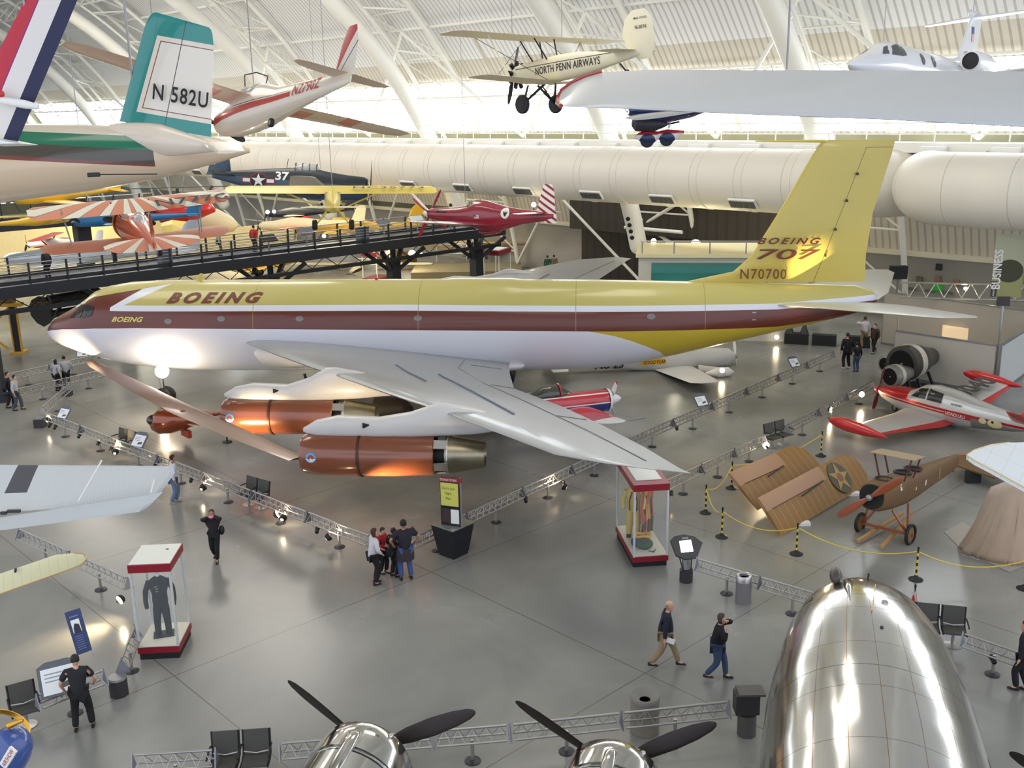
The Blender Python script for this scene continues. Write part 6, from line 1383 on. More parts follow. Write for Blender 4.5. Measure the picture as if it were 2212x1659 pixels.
for k in range(25): u=k/24; pts.append((u*.5-.25+.0,.9*u+.05*math.sin(u*26)))
m2=MB(); m2.skin([[V((a+.03*math.sin(z_*5),b-.45,z_)) for a,b in pts]+[V((a+.03*math.sin(z_*5)+.01,b-.44,z_)) for a,b in reversed(pts)] for z_ in (.0,.5,1.0,1.5,1.9)])
m2.build('cloth',pat('orange_print',lambda x,y,z:[(None,(196,96,40)),(((y*9+z*2).sin()>.3),(214,150,50)),(((y*13-z*3).sin()>.6),(90,70,40)),((z<.5),(96,70,46))],.6,noise=.25),t,60)
t=thing('flight_gear_pile','heap of dark green, blue and yellow survival gear in the red topped case','gear',inr(c2o,.11,.48,.62,.36),0)
MB().ball((0,0,.13),(.27,.3,.15),18,8).build('green_pack',mat('dark_green_pack',(52,78,54),.7,noise=.2,nscale=8),t,60); MB().ball((-.26,.12,.13),(.12,.18,.13)).build('blue_pack',mat('blue_pack',(44,60,110),.6),t,60)
MB().path([(.22*math.cos(a),.30+.16*math.sin(a),.26+.03*math.sin(3*a)) for a in [2*math.pi*k/18 for k in range(19)]],.05,8).build('yellow_ring_float',mat('float_yellow',(214,160,40),.45),t,60)
MB().box((-.03,-.18,.27),(.07,.05,.04)).build('red_tab',CR_,t); MB().tube((.05,.1,.2),(.12,.3,.75),.02,n=6).build('wooden_handle',wod,t)
MB().path([(.1,-.3,.02),(.25,-.36,.02),(.32,-.2,.03),(.2,-.42,.02)],.012,5).build('cord',BLK,t)
# donation kiosk
ko=(gz(947,1198)+gz(1015,1188))/2; kz=math.radians(-8)
t=thing('donation_box','dark tapered collection box with a steel top and a tall yellow sign','donation box',V((-1.88,28.85,0)),-.72)
db=mat('dark_navy_panel',(24,28,34),.4); MB().box((0,0,.06),(.62,.62,.12)).build('plinth',BLK,t)
m2=MB(); m2.skin([[V((s*.33,u*.33,.1)) for s,u in ((-1,-1),(1,-1),(1,1),(-1,1))],[V((s*.46,u*.46,.98)) for s,u in ((-1,-1),(1,-1),(1,1),(-1,1))]]); m2.build('box_body',db,t)
MB().box((0,0,1.0),(.92,.92,.04)).build('steel_top',mat('top_steel',(170,170,160),.25,.6),t); MB().box((-.1,-.25,1.03),(.16,.03,.01)).build('slot',BLK,t)
sg=thing('x','x','x') if 0 else None
Rz=M.Rotation(.72-.35,3,'Z')
def sb(name,x,z,w_,h,m,dy=0,par=t):
    c=Rz@V((x,dy,0)); return MB().box((c.x+.12,c.y-.18,z),(w_,.04,h),Rz).build(name,m,par)
pc=Rz@V((.345,0,0)); MB().tube((pc.x+.12,pc.y-.18,.98),(pc.x+.12,pc.y-.18,2.56),.03,n=8).build('sign_pole',GREY,t)
s=sb('sign_frame',0,1.78,.62,1.55,db); sb('yellow_sheet',0,2.02,.56,.72,mat('sign_yellow',(206,204,96),.5),-.03,s); sb('header',.03,2.48,.72,.14,mat('sign_red',(140,36,40),.5),-.02,s); sb('photo_sheet',-.14,1.35,.26,.44,mat('sign_photo',(64,50,50),.5),-.03,s); sb('white_sheet',.15,1.33,.26,.44,WHITE,-.03,s)
def st(body,x,z,h_,m): 
    u=Rz@V((1,0,0)); o=Rz@V((x,-.055,0)); o=V((o.x+.12,o.y-.18,z)); text('lettering',body,m,s,lambda a,b:o+u*a+V((0,0,b)),h_,.9,0,0,.004,align='LEFT')
st('DONATIONS',-.29,2.45,.07,WHITE); dg_=mat('olive_text',(110,120,50),.6); st('Don\'t Just',-.24,2.18,.08,dg_); st('Flight',-.15,2.02,.08,dg_); st('Plan',-.12,1.86,.08,dg_)
# touch screen
t=thing('touch_screen_stand','charcoal fan-shaped touch screen stand with a glowing white screen, right of the glass case','kiosk',gz(1482,1255),.2)
MB().lathe([(.19,0),(.19,.36),(.02,.37)],24).build('drum_base',dkc,t,40); MB().tube((0,.02,.36),(0,.08,.75),.11,n=12).build('column',GREY,t,60)
for s_ in (-1,1): MB().path([(s_*.12,-.05,.36),(s_*.16,.05,.6),(s_*.22,.08,.85)],.018,6).build('support_arm',BLK,t,60)
R2=M.Rotation(.75,3,'X'); fan=[(-.28,-.33),(.30,-.33),(.46,.08),(.25,.27),(0,.34),(-.25,.30),(-.40,.10)]
fan=[(-.12,-.38),(.22,-.38),(.5,.05),(.32,.26),(.02,.36),(-.28,.33),(-.42,.22),(-.36,-.25)]
MB().prism([R2@V((a,b,0))+V((0,.05,1.05)) for a,b in fan],R2@V((0,0,-.07))).build('fan_panel',mat('charcoal_panel',(66,66,64),.5),t)
MB().prism([R2@V((a,b,.005))+V((0,.05,1.05)) for a,b in ((-.2,-.18),(.16,-.18),(.18,.17),(-.17,.17))],R2@V((0,0,.006))).build('screen',mat('screen_glow',(255,255,255),.3,emit=2.2),t)
MB().prism([R2@V((a,b,.005))+V((0,.05,1.05)) for a,b in ((-.08,.21),(.12,.21),(.11,.27),(-.07,.27))],R2@V((0,0,.006))).build('logo_plate',mat('plate_grey',(140,138,134),.4),t)
# bins
t=thing('litter_bin','slim grey litter bin with a steel rim beside the rail right of the touch screen','litter bin',gz(1605,1300)); MB().lathe([(.21,0),(.21,.62)],28,cap=True).build('body',mat('bin_grey',(120,116,116),.5),t,40)
MB().lathe([(.215,.62),(.215,.78),(.2,.8),(.13,.78),(.12,.70)],28,cap=False).build('rim',ALU,t,40); MB().lathe([(.01,.71),(.13,.71)],24).build('opening',BLK,t)
t=thing('litter_bin','wide stone-coloured litter bin behind the lattice rail at the bottom','litter bin',gz(1392,1578)); MB().lathe([(.29,0),(.31,.05),(.31,.72)],32).build('body',mat('stone_bin',(140,132,118),.8,noise=.2,nscale=30),t,40)
MB().lathe([(.31,.72),(.32,.84),(.30,.87),(.26,.84),(.13,.78),(.10,.74)],32,cap=False).build('rim',mat('stone_rim',(128,124,116),.6),t,40); MB().lathe([(.01,.76),(.12,.76)],24).build('opening',BLK,t)
t=thing('equipment_box','dark grey box and round drum at the end of the rail beside the silver fuselage','equipment',gz(1612,1585)); MB().lathe([(.2,0),(.2,.5)],20).build('drum',mat('drum_grey',(84,82,78),.5),t,40); MB().box((-.03,.0,.78),(.5,.35,.45)).build('cabinet',dkc,t); MB().box((.05,0,1.03),(.56,.4,.05)).build('lid',mat('drum_grey',(0,0,0)),t)
# blue banner at lower left
t=thing('blue_banner_stand','tall dark blue information banner on thin tilted legs behind the man in black','banner',gz(225,1490),.42)
b0=gz(225,1490); R=M.Rotation(.42,3,'Z')
def bl(px,py,d): q=at(px,py,d)-b0; return M.Rotation(-.42,3,'Z')@q
P_=[bl(167,1416,22.3),bl(199,1404,22.3),bl(173,1314,22.6),bl(139,1325,22.6)]
MB().prism(P_,V((0,.04,0))).build('banner_face',mat('banner_navy',(46,62,104),.5),t)
ff=lambda u,v,o=.012:P_[0].lerp(P_[1],u).lerp(P_[3].lerp(P_[2],u),v)-V((0,o,0))
MB().quad(*[ff(a,b) for a,b in ((.2,.5),(.75,.5),(.75,.8),(.2,.8))]).build('photo',WHITE,t); MB().quad(*[ff(a,b,.02) for a,b in ((.25,.5),(.7,.5),(.66,.68),(.4,.72),(.28,.62))]).build('photo_subject',mat('photo_dark',(40,44,52),.6),t)
m4=MB()
for k in range(7): m4.quad(*[ff(a,b) for a,b in ((.2,.42-k*.05),(.72,.42-k*.05),(.72,.405-k*.05),(.2,.405-k*.05))])
m4.quad(*[ff(a,b) for a,b in ((.2,.86),(.75,.86),(.75,.89),(.2,.89))]); m4.build('text_lines',mat('banner_text',(110,126,168),.6),t)
for a,b in ((168,1418),(197,1406)): MB().tube(bl(a,b,22.3),bl(a+(2 if a<180 else 38),b+(30 if a<180 else 88),21.6),.012,n=6).build('leg',GREY,t)
# ---------- copper-brown glider under the nose ----------
g=thing('copper_glider','copper-brown vintage glider with a long strutted wing standing under the airliner nose','glider',gz(385,935),-.85)
gi=g.matrix_basis.inverted() if 0 else None
Rg=M.Rotation(.85,3,'Z')
def gl(px,py,z): return Rg@(gz(px,py,z)-g.location)
cop=mat('copper_brown_gloss',(150,70,34),.2,.3,coat=.7,noise=.06)
copw=mat('copper_wing',(112,72,42),.3,.25,coat=.4,noise=.06)
a,b=gl(322,915,.9),gl(462,895,1.2)
rg=[]; d=(b-a)
for f,r1,r2 in ((0,.03,.03),(.04,.3,.22),(.15,.5,.42),(.35,.55,.52),(.6,.42,.5),(.8,.28,.42),(1,.1,.3)):
    c=a+d*f+V((0,0,.0)); sx=V((0,0,1)).cross(d).normalized(); rg.append([c+sx*r2*math.cos(q)+V((0,0,r1*math.sin(q))) for q in [2*math.pi*i/20 for i in range(20)]])
MB().skin(rg).build('fuselage',cop,g,50)
MB().ball(a+d*.08+V((0,0,.12)),(.3,.3,.24)).build('nose_glass',mat('nose_dark_glass',(60,44,40),.08,coat=.6),g,50)
W0,W1,W2=gl(200,777,2.3),gl(428,884,2.35),gl(660,986,2.3); cd_=gl(413,902,2.3)-W1; cd_=V((cd_.x,cd_.y,0)).normalized()
sx=(W2-W0).normalized(); cd_=(cd_-sx*cd_.dot(sx)).normalized()
MB().wing([(W0+cd_*.0,.35,.04,cd_),(W0.lerp(W1,.12),.6,.08,cd_),(W0.lerp(W1,.6),.85,.12,cd_),(W1,.95,.14,cd_),(W1.lerp(W2,.5),.85,.12,cd_),(W2,.6,.07,cd_)],n=12).build('wing',copw,g,40)
mid=a+d*.75
MB().tube(mid+V((0,0,.2)),W1+cd_*.6,.12,n=8).build('wing_pylon',cop,g,50)
for q in (W0.lerp(W1,.62),W1.lerp(W2,.35)): MB().tube(a+d*.5-V((0,0,.2)),q+cd_*.5,.04,n=6).build('wing_strut',cop,g)
MB().tube(b,b+d.normalized()*3.6+V((0,0,.2)),.09,.04,n=8).build('tail_boom',cop,g,50)
MB().box(a+d*.55-V((0,0,.62)),(.7,.16,.3)).build('landing_skid',mat('orange_skid',(190,70,40),.4),g)
t=thing('wing_support','thin black post on a round foot holding the copper glider wing','support stand',gz(491,955)); MB().tube((0,0,0),(0,0,.95),.03,n=8).build('post',BLK,t); MB().lathe([(.2,0),(.2,.03),(.03,.05)],20).build('foot',BLK,t,40)
# ---------- dismantled brown wings leaning on the floor ----------
def lean(name,label,b0,b1,t0,t1,star=False):
    A,B=gz(*b0,.08),gz(*b1,.08); 
    t=thing(name,label,'aircraft wing',A); A0=V((0,0,0)); B0=B-A; 
    zt=1.1; T0=gz(*t0,zt)-A; T1=gz(*t1,zt)-A; up=((T0-A0)+(T1-B0))/2; sp=B0.normalized(); up=(up-sp*up.dot(sp)); c=up.length; up.normalize(); nr=sp.cross(up).normalized()
    L_=B0.length; m_=pat('brown_ribbed_%d'%star,lambda x,y,z:[(None,(146,108,56)),(((((x*sp.x+y*sp.y+z*sp.z)).mod(.36))<.03),(176,138,84)),(((x*up.x+y*up.y+z*up.z)>c*.62)&((x*sp.x+y*sp.y+z*sp.z)<L_*.62),(172,132,98))],.5,noise=.12)
    w_=MB().wing([(A0+up*c*1.0-sp*.25,c*1.0,.12,-up),(A0+up*c,c,.14,-up),(B0*.9+up*c,c,.14,-up),(B0*1.0+up*c*.85,c*.8,.08,-up),(B0*1.04+up*c*.65,c*.45,.03,-up)],up=nr,n=12).build('wing_panel',m_,t,40)
    f=lambda u,v,o=.1:A0+sp*u+up*v-nr*o*(1 if nr.y>0 else -1)
    MB().path([f(L_*.3,c*.55,.12),f(L_*.55,c*.62,.16)],.025,6).build('control_horn',DARK,t)
    MB().path([f(.0,c*.62,.09),f(L_*.58,c*.62,.09)],.012,4).build('aileron_gap',mat('gap_dark',(50,36,24),.6),t)
    if star:
        fn=lambda a,b,o=0:f(L_*.74+a,c*.5+b,.095+o)
        disc_on('insignia_disc',mat('faded_star_green',(92,88,66),.6),w_,fn,c*.43,24); star_on('insignia_star',mat('faded_star_tan',(176,142,86),.6),w_,lambda a,b:fn(a,b,.012),c*.43,rot=.2); disc_on('insignia_centre',mat('faded_star_brown',(140,96,62),.6),w_,lambda a,b:fn(a,b,.02),c*.12,16)
    for u in (.2,.8): MB().box(A0+sp*L_*u+V((0,0,-.03)),(.4,.25,.1)).build('foam_pad',WHITE,t)
    return t
lean('dismantled_wing','brown fabric aircraft wing leaning on the floor, the rear one with no star',(1645,1098),(1785,1030),(1618,1005),(1755,941))
lean('dismantled_fabric_wing','brown fabric aircraft wing with a faded star leaning in front of the plain one',(1696,1152),(1877,1045),(1650,1075),(1842,962),True)
# brown tailplane panel lying behind the white wing end
a=gz(2052,1000,.5); t=thing('brown_tail_panel','flat brown fabric tail panel with orange edge lying behind the vintage aeroplane','aircraft part',a)
Q=[gz(*q,.5)-a for q in ((2052,1000),(2062,984),(2120,978),(2190,1030),(2150,1032))]; MB().prism(Q,V((0,0,-.06))).build('panel',olv,t); MB().path(Q[:3],.03,6).build('edge',mat('orange_edge',(190,90,50),.5),t); MB().box(Q[4]*.5+V((.1,.1,-.3)),(.5,.2,.45)).build('support_block',BLK,t)
for u in (.3,.7): MB().box(Q[2]*u+Q[3]*(1-u)*.4-V((0,0,.28)),(.12,.12,.44)).build('support_block',WHITE,t)
# draped translucent sheet
o=gz(2150,1190); t=thing('draped_cover','tan translucent sheet draped over an aircraft like a tent at the right edge','cover',o)
apex=at(2140,1052,26.6)-o; far=at(2250,1010,27.5)-o
base=[(2068,1180),(2078,1195),(2110,1205),(2150,1215),(2190,1222),(2240,1218),(2300,1190)]
bp=[gz(*q,.02)-o for q in base]; K=48; rr=[]
for j in range(11):
    f=j/10; row=[]
    for i in range(K+1):
        u=i/K*(len(bp)-1); k=min(int(u),len(bp)-2); q=bp[k].lerp(bp[k+1],u-k); a_=apex.lerp(far,i/K)
        p=a_.lerp(q,f**.85); fold=.05*math.sin(i*.95+f*2.2+math.sin(i*.4)*2)*min(1,f*2+.1); p+=V((fold*.5,-abs(fold)*.9-.0,fold*.1)); p.z=max(.01,p.z+math.sin(f*math.pi)*-.12); row.append(p)
    rr.append(row)
m2=MB(); m2.skin(rr,closed=False,cap=False); s=m2.build('sheet',mat('tan_sheet',(196,172,148),.35,noise=.1,alpha=.9),t,80)
md=s.modifiers.new('thickness','SOLIDIFY'); md.thickness=.01
MB().prism([gz(*q,.01)-o for q in ((2040,1150),(2078,1128),(2110,1150),(2205,1225),(2180,1236),(2080,1190))],V((0,0,.012))).build('floor_sheet',mat('clear_film',(196,190,176),.3,alpha=.6),t)
# small flag pole right of silver nose
t=thing('small_flag','tiny striped flag on a black stand just behind the silver nose','flag',gz(1972,1330)); MB().lathe([(.12,0),(.02,.05),(.015,.75),(.03,.85),(.001,.95)],10).build('stand',BLK,t,40); m2=MB().lathe([(.03,.7),(.08,.4),(.1,.25)],12); m2.build('flag_cloth',pat('flag_stripes',lambda x,y,z:[(None,(200,180,170)),(((x*60+y*40).sin()>0),(170,60,50))],.6),t,40)
# ---------- things at the far left ----------
t=thing('twin_boom_tail','dark olive rounded tail fin with yellow numbers behind the airliner nose','aircraft tail',at(110,690,58))
lo=lambda px,py,d=58: at(px,py,d)-t.location
dol=mat('dark_olive',(44,40,28),.5,noise=.1)
pts=[(62,662),(68,648),(82,640),(97,643),(106,655),(112,672),(113,690),(105,700),(95,706),(80,698),(67,682)]
f=MB().prism([lo(*q) for q in pts],V((0,.2,0))).build('fin',dol,t,50); nt_=lo(66,664); text('tail_number','267762',mat('number_yellow',(150,110,40),.6),f,lambda u,v:nt_+V((u,-.03,v)),.3,.85,0,0,.01)
MB().tube(lo(105,650),lo(200,636,60),.35,.45,n=12).build('boom',dol,t,50); MB().tube(lo(110,678),lo(180,670,59),.2,.3,n=12).build('boom',dol,t,50); MB().bar(lo(118,686),lo(136,650),.5,.08).build('tailplane',dol,t)
t=thing('yellow_lift','yellow steel work stand with a black ladder mast at the left edge beyond the ramp','work stand',gz(42,762)); lo=lambda px,py,d: at(px,py,d)-t.location
yd=t.location.y; yl_=mat('safety_yellow',(216,160,36),.45)
MB().box((0,0,1.35),(.34,.3,2.7)).build('mast',BLK,t)
for s_ in (-.22,.22): MB().box((s_,-.1,1.35),(.08,.1,2.7)).build('mast_rail',yl_,t)
for k in range(9): MB().box((0,-.12,.25+k*.3),(.44,.04,.05)).build('rung',yl_,t)
MB().box((-.2,0,2.85),(1.5,.5,.2)).build('platform',yl_,t); MB().box((-.3,0,3.15),(.9,.4,.35)).build('motor_box',mat('brown_motor',(110,84,40),.5),t)
MB().bar((-.2,0,2.7),(-1.6,-.3,1.3),.12,.12).bar((-1.6,-.3,1.3),(-.5,-.2,.3),.12,.12).build('brace',yl_,t); MB().box((0,0,.06),(.8,.7,.12)).build('base',yl_,t)
t=thing('dark_column','dark column standing at the left edge next to the two walking visitors','column',gz(2,868)); MB().box((0,0,1.8),(.5,.4,3.6)).build('shaft',BD,t); MB().box((0,0,.05),(.6,.5,.1)).build('foot',BD,t)
# amber board / car mirrors under engines
t=thing('dark_exhibit_crate','dark covered exhibit on the floor behind the inner engine','exhibit',gz(845,905)); MB().fus([(-1.0,.4,.1,.1,.1),(-.7,.5,.6,.5,.5),(.6,.5,.6,.45,.5),(1.0,.4,.1,.1,.1)],16).build('cover',mat('dark_cover',(56,48,40),.6),t,50)
# ================= people =================
def sk_mesh(verts,edges,rad,root=0,lv=1):
    me=bpy.data.meshes.new('s'); me.from_pydata([tuple(v) for v in verts],edges,[]); o=bpy.data.objects.new('s',me); COL.objects.link(o)
    md=o.modifiers.new('k','SKIN'); md.use_smooth_shade=True
    for i,r in enumerate(rad): 
        d=me.skin_vertices[0].data[i]; d.radius=(r,r) if not isinstance(r,tuple) else r; d.use_root=(i==root)
    sd=o.modifiers.new('b','SUBSURF'); sd.levels=lv; sd.render_levels=lv
    dg=bpy.context.evaluated_depsgraph_get(); r=bpy.data.meshes.new_from_object(o.evaluated_get(dg)); bpy.data.objects.remove(o)
    for p in r.polygons: p.use_smooth=True
    return r
def ik(a,b,l1,l2,bend):
    a,b=V(a),V(b); d=b-a; L_=min(d.length,(l1+l2)*.995); d.normalize(); b=a+d*L_
    x=(l1*l1-l2*l2+L_*L_)/(2*L_); h=math.sqrt(max(0,l1*l1-x*x)); n=V(bend); n=(n-d*n.dot(d)).normalized()
    return a+d*x+n*h,b
SKN=mat('skin_light',(206,158,130),.5); SKM=mat('skin_medium',(170,120,92),.5)
def person(label,foot,rz,h,top,legs,hair=(40,32,28),hairstyle='short',sleeve='long',hands=(None,None),feet=((.0,.1),(.0,-.1)),lean=.03,skin=SKN,shoe=(28,26,26),head_tilt=0,head_turn=0,wide=1.0,grp=None,loc=None,detail=True):
    t=thing('person',label,'person',loc if loc is not None else gz(*foot),rz,grp); k=h/1.75; t.scale=(k,k,k)
    P_={}; pel=V((0,0,.94)); ch=V((lean*.9,0,1.32)); nk=V((lean*1.3,0,1.47)); hd=V((lean*1.6+.03+head_tilt*.1,0,1.63-abs(head_tilt)*.03))
    be=V((lean*.4,0,1.1))
    v=[pel,be,ch,nk,nk.lerp(hd,.45)]; e=[(0,1),(1,2),(2,3),(3,4)]; r=[.10,.09,.10,.055,.055]
    tv,te,tr=[pel+V((0,0,-.10)),pel+V((0,0,.05)),be,ch,nk],[(0,1),(1,2),(2,3),(3,4)],[(.185*wide,.15*wide),(.18*wide,.15*wide),(.175*wide,.15*wide),(.20*wide,.15*wide),.085]
    lv_,le,lr=[pel+V((0,0,.0))],[],[(.17*wide,.14*wide)]
    ends=[]
    for s,hh in ((1,hands[0]),(-1,hands[1])):
        sh=V((lean*1.1,s*.19*wide,1.42)); 
        tgt=V(hh) if hh else V((.06,s*.27*wide,.86))
        if hh is None: elb=V((-.02,s*.26*wide,1.13)); wr=V((.05,s*.27*wide,.89))
        else: elb,wr=ik(sh,tgt,.29,.26,(-.35,s*.7,-.5))
        i=len(v); v+=[sh,elb,wr]; e+=[(2,i),(i,i+1),(i+1,i+2)]; r+=[.048,.042,.027]
        d=(wr-elb).normalized(); pm_=wr+d*.07; v.append(pm_); e.append((i+2,i+3)); r.append((.018,.034))
        if detail:
            side=d.cross(V((1,0,.2))).normalized()
            for f in range(4):
                q=pm_+d*.035+side*(f-1.5)*.019; tip=q+d*(.055+.008*(1.5-abs(f-1.5)))+V((-.0,-s*.0,-.0))+side.cross(d)*.015
                j=len(v); v+=[q,tip]; e+=[(i+3,j),(j,j+1)]; r+=[.0095,.008]
            j=len(v); q=wr+d*.03+side*-.035; v+=[q,q+d*.035-side*.02]; e+=[(i+2,j),(j,j+1)]; r+=[.011,.009]
        j=len(tv); end=wr if sleeve=='long' else sh.lerp(elb,.75)
        if sleeve=='long': tv+=[sh,elb,wr-d*.02]; te+=[(3,j),(j,j+1),(j+1,j+2)]; tr+=[.09,.066,.048]
        else: tv+=[sh,end]; te+=[(3,j),(j,j+1)]; tr+=[.095,.075]
        fx,fy=feet[0 if s>0 else 1]; hip=V((0,s*.09,.9)); an=V((fx,fy,.09+(.05 if fx<-.15 else 0))); kn,an=ik(hip,an,.43,.42,(1,s*.1,0))
        i=len(v); v+=[hip,kn,an,an+V((.09,0,-.05)),an+V((.15,0,-.065))]; e+=[(0,i),(i,i+1),(i+1,i+2),(i+2,i+3),(i+3,i+4)]; r+=[.075,.052,.04,.035,.028]
        j=len(lv_); lv_+=[hip,kn,an+V((-.005,0,.0))]; le+=[(0,j),(j,j+1),(j+1,j+2)]; lr+=[.12*wide,.088,.075]
        ends.append(an)
    me=sk_mesh(v,e,r)
    # head joined to the same mesh
    Rt=M.Rotation(head_turn,3,'Z')@M.Rotation(head_tilt,3,'Y')
    hb=MB(); rings=[]
    for z_,rx,ry,cx in ((-.125,.02,.02,.035),(-.118,.045,.042,.03),(-.09,.065,.055,.02),(-.05,.078,.066,.012),(0,.09,.074,.0),(.045,.095,.078,-.006),(.09,.084,.07,-.008),(.118,.05,.045,-.008),(.128,.01,.01,-.008)):
        rings.append([hd+Rt@V((cx+rx*math.cos(q),ry*math.sin(q),z_)) for q in [2*math.pi*i/16 for i in range(16)]])
    hb.skin(rings)
    nz=[[hd+Rt@V((.085+a,b*w_,z_)) for a,b in ((-.02,-1),(.0,-.6),(dx,0),(.0,.6),(-.02,1))] for z_,dx,w_ in ((.02,.002,.008),(-.01,.014,.012),(-.03,.024,.016),(-.038,.01,.014))]
    hb.skin(nz)
    for s in (-1,1): hb.ball(hd+Rt@V((-.005,s*.077,-.005)),(.02,.012,.03),8,6)
    hb.ball(hd+Rt@V((.073,0,-.062)),(.014,.024,.007),8,5)
    bm=bmesh.new(); bm.from_mesh(me); m3=bpy.data.meshes.new('h'); m3.from_pydata([tuple(q) for q in hb.v],[],hb.f)
    bm.from_mesh(m3)
    for f in bm.faces: f.smooth=True
    bm.to_mesh(me); bm.free(); me.materials.clear(); me.materials.append(skin)
    o=bpy.data.objects.new('body',me); COL.objects.link(o); o.parent=t
    def cl(name,mm,m_): 
        mm.materials.clear(); mm.materials.append(m_); q=bpy.data.objects.new(name,mm); COL.objects.link(q); q.parent=t; return q
    cl('shirt',sk_mesh(tv,te,tr),mat('cloth_%d_%d_%d'%top,top,.85)); cl('trousers',sk_mesh(lv_,le,lr),mat('cloth_%d_%d_%d'%legs,legs,.85))
    for a in ends: MB().fus([(-.07,.0,.03,.05,.035),(-.03,.0,.04,.06,.04),(.06,-.01,.042,.04,.035),(.15,-.02,.045,.025,.025),(.19,-.025,.02,.01,.015)],12).build('shoe',mat('shoe_%d'%shoe[0],shoe,.5),t,60).location=a+V((0,0,-.04))
    e_=MB()
    for s in (-1,1): e_.ball(hd+Rt@V((.083,s*.03,.008)),(.006,.012,.006),6,4)
    e_.build('eyes',mat('eye_dark',(40,30,28),.3),t)
    if hairstyle!='bald':
        hm=mat('hair_%d_%d'%(hair[0],hair[1]),hair,.7,noise=.2,nscale=20); H=MB(); rr=[]
        low={'short':-.03,'long':-.24,'bob':-.12,'cap':.0}[hairstyle]
        for z_,rx,ry in ((low,.06 if low<-.1 else .075,.075),(low*.4+.0,.088,.09),(.03,.10,.09),(.08,.096,.084),(.12,.068,.06),(.142,.02,.02)):
            rr.append([hd+Rt@V((-.018+ (rx if math.cos(q)<.3 or z_>.06 else .012+rx*.25)*math.cos(q),ry*math.sin(q),z_)) for q in [2*math.pi*i/18 for i in range(18)]])
        H.skin(rr).build('hair',hm,t,80)
    else:
        H=MB(); rr=[[hd+Rt@V((-.02-abs(math.cos(q))*.075,math.sin(q)*.081,z_)) for q in [math.pi*i/12-math.pi/2 for i in range(13)]] for z_ in (-.05,.0,.04)]; H.skin(rr,closed=False,cap=False).build('hair',mat('hair_grey',(130,122,116),.7),t,80)
    t['_hd']=0; del t['_hd']
    return t
# facing: rz = direction of local +x (0 = right in the photo, pi/2 = away)
NV,BK,JN,KH,WH=(28,30,46),(26,24,28),(56,72,100),(150,130,98),(206,204,208)
p=person('person in a navy sweater and khaki trousers walking right, folded paper in hand',(1436,1441),-.15,1.74,NV,KH,hairstyle='bald',hands=((.12,.22,.95),(-.02,-.28,.86)),feet=((.34,.08),(-.34,-.08)),lean=.03,wide=1.12)
MB().box((.12,-.24,.84),(.2,.02,.13),M.Rotation(.3,3,'Y')).build('folded_paper',WHITE,p)
p=person('person in black jacket and jeans with a hand raised to the face',(1548,1466),-.2,1.68,(16,16,18),JN,hair=(70,58,48),hairstyle='bob',hands=((.2,.05,1.55),(.2,-.1,1.35)),feet=((.22,.08),(-.26,-.08)),wide=1.12)
p=person('person in black reading the panel at the lower left, seen from behind',(182,1577),1.9,1.78,(34,34,38),(20,20,22),hairstyle='short',sleeve='short',hands=((.15,.3,.95),(.2,-.3,.98)),feet=((.0,.16),(.05,-.18)),head_tilt=.35,wide=1.08)
p=person('long-haired person in dark clothes photographing with a pink camera',(468,1210),-1.45,1.66,(34,28,32),(20,20,22),hair=(66,46,34),hairstyle='long',hands=((.22,.06,1.58),(.22,-.06,1.58)),feet=((.2,.06),(-.16,-.06)),skin=SKM)
MB().box((.25,0,1.585),(.03,.11,.07)).build('camera',mat('camera_pink',(230,150,190),.4),p); MB().ball((-.05,.24,1.0),(.1,.09,.16)).build('bag',BLK,p)
p=person('person in a white shirt and black trousers at the left of the family group',(810,1262),.5,1.70,WH,(22,20,22),hair=(62,44,34),hairstyle='bob',hands=((.25,.1,1.05),(.2,-.15,.98)),feet=((.05,.08),(-.02,-.1)))
p=person('child in a red top and black trousers inside the family group',(826,1238),-.5,1.45,(170,36,44),(24,22,24),hair=(46,34,30),hands=((.25,.08,1.1),(.25,-.08,1.1)),feet=((.12,.08),(-.02,-.08)),head_tilt=.3)
p=person('boy in a black top in the middle of the family group',(852,1246),.9,1.5,(30,28,32),(28,26,32),hair=(26,22,22),hands=((.22,.12,1.1),(.2,-.12,1.1)))
p=person('tall person in dark shirt and jeans, hands on hips, in the family group',(878,1252),1.9,1.82,(34,30,40),(64,84,130),hair=(24,22,22),sleeve='short',hands=((.05,.3,1.05),(.05,-.3,1.05)),feet=((.0,.14),(.0,-.14)),wide=1.1,skin=SKM)
m2=MB(); m2.skin([ell(.98,.2,.22),ell(.8,.22,.25),ell(.62,.2,.25)],cap=False).build('tied_jacket',mat('jacket_dark_grey',(52,48,54),.8),p,60)
p=person('person with a dark backpack, white shirt and jeans behind the grey wing tip',(379,1087),.35,1.76,(200,206,212),(96,118,146),hair=(30,26,24),skin=SKM,feet=((.05,.08),(-.12,-.08)),shoe=(140,144,144)); MB().ball((-.17,0,1.22),(.11,.15,.2)).build('backpack',BLK,p,60)
p=person('person in a pale top with a black shoulder bag beside the corner rail',(126,845),1.2,1.6,(172,172,180),(28,26,32),hairstyle='long',hair=(24,22,24),hands=((.2,.15,1.15),None)); MB().ball((.05,.2,.9),(.1,.08,.1)).build('shoulder_bag',BLK,p,60)
p=person('person in a grey top and black trousers pointing left beside the corner rail',(147,841),2.2,1.7,(160,160,166),(24,22,26),hair=(24,22,24),hands=((.3,.45,1.5),(.1,-.25,1.0)))
p=person('person in dark clothes walking at the left edge with a black bag, left one',(22,880),.2,1.7,(34,32,38),(28,28,34),hair=(24,20,22),feet=((.15,.08),(-.1,-.08))); MB().ball((.0,-.27,.75),(.16,.08,.12)).build('bag',BLK,p,60)
p=person('person in a pale top and grey trousers walking at the left edge, right one',(38,886),.1,1.68,(178,182,188),(70,74,84),hair=(26,22,24),feet=((.2,.08),(-.14,-.08)))
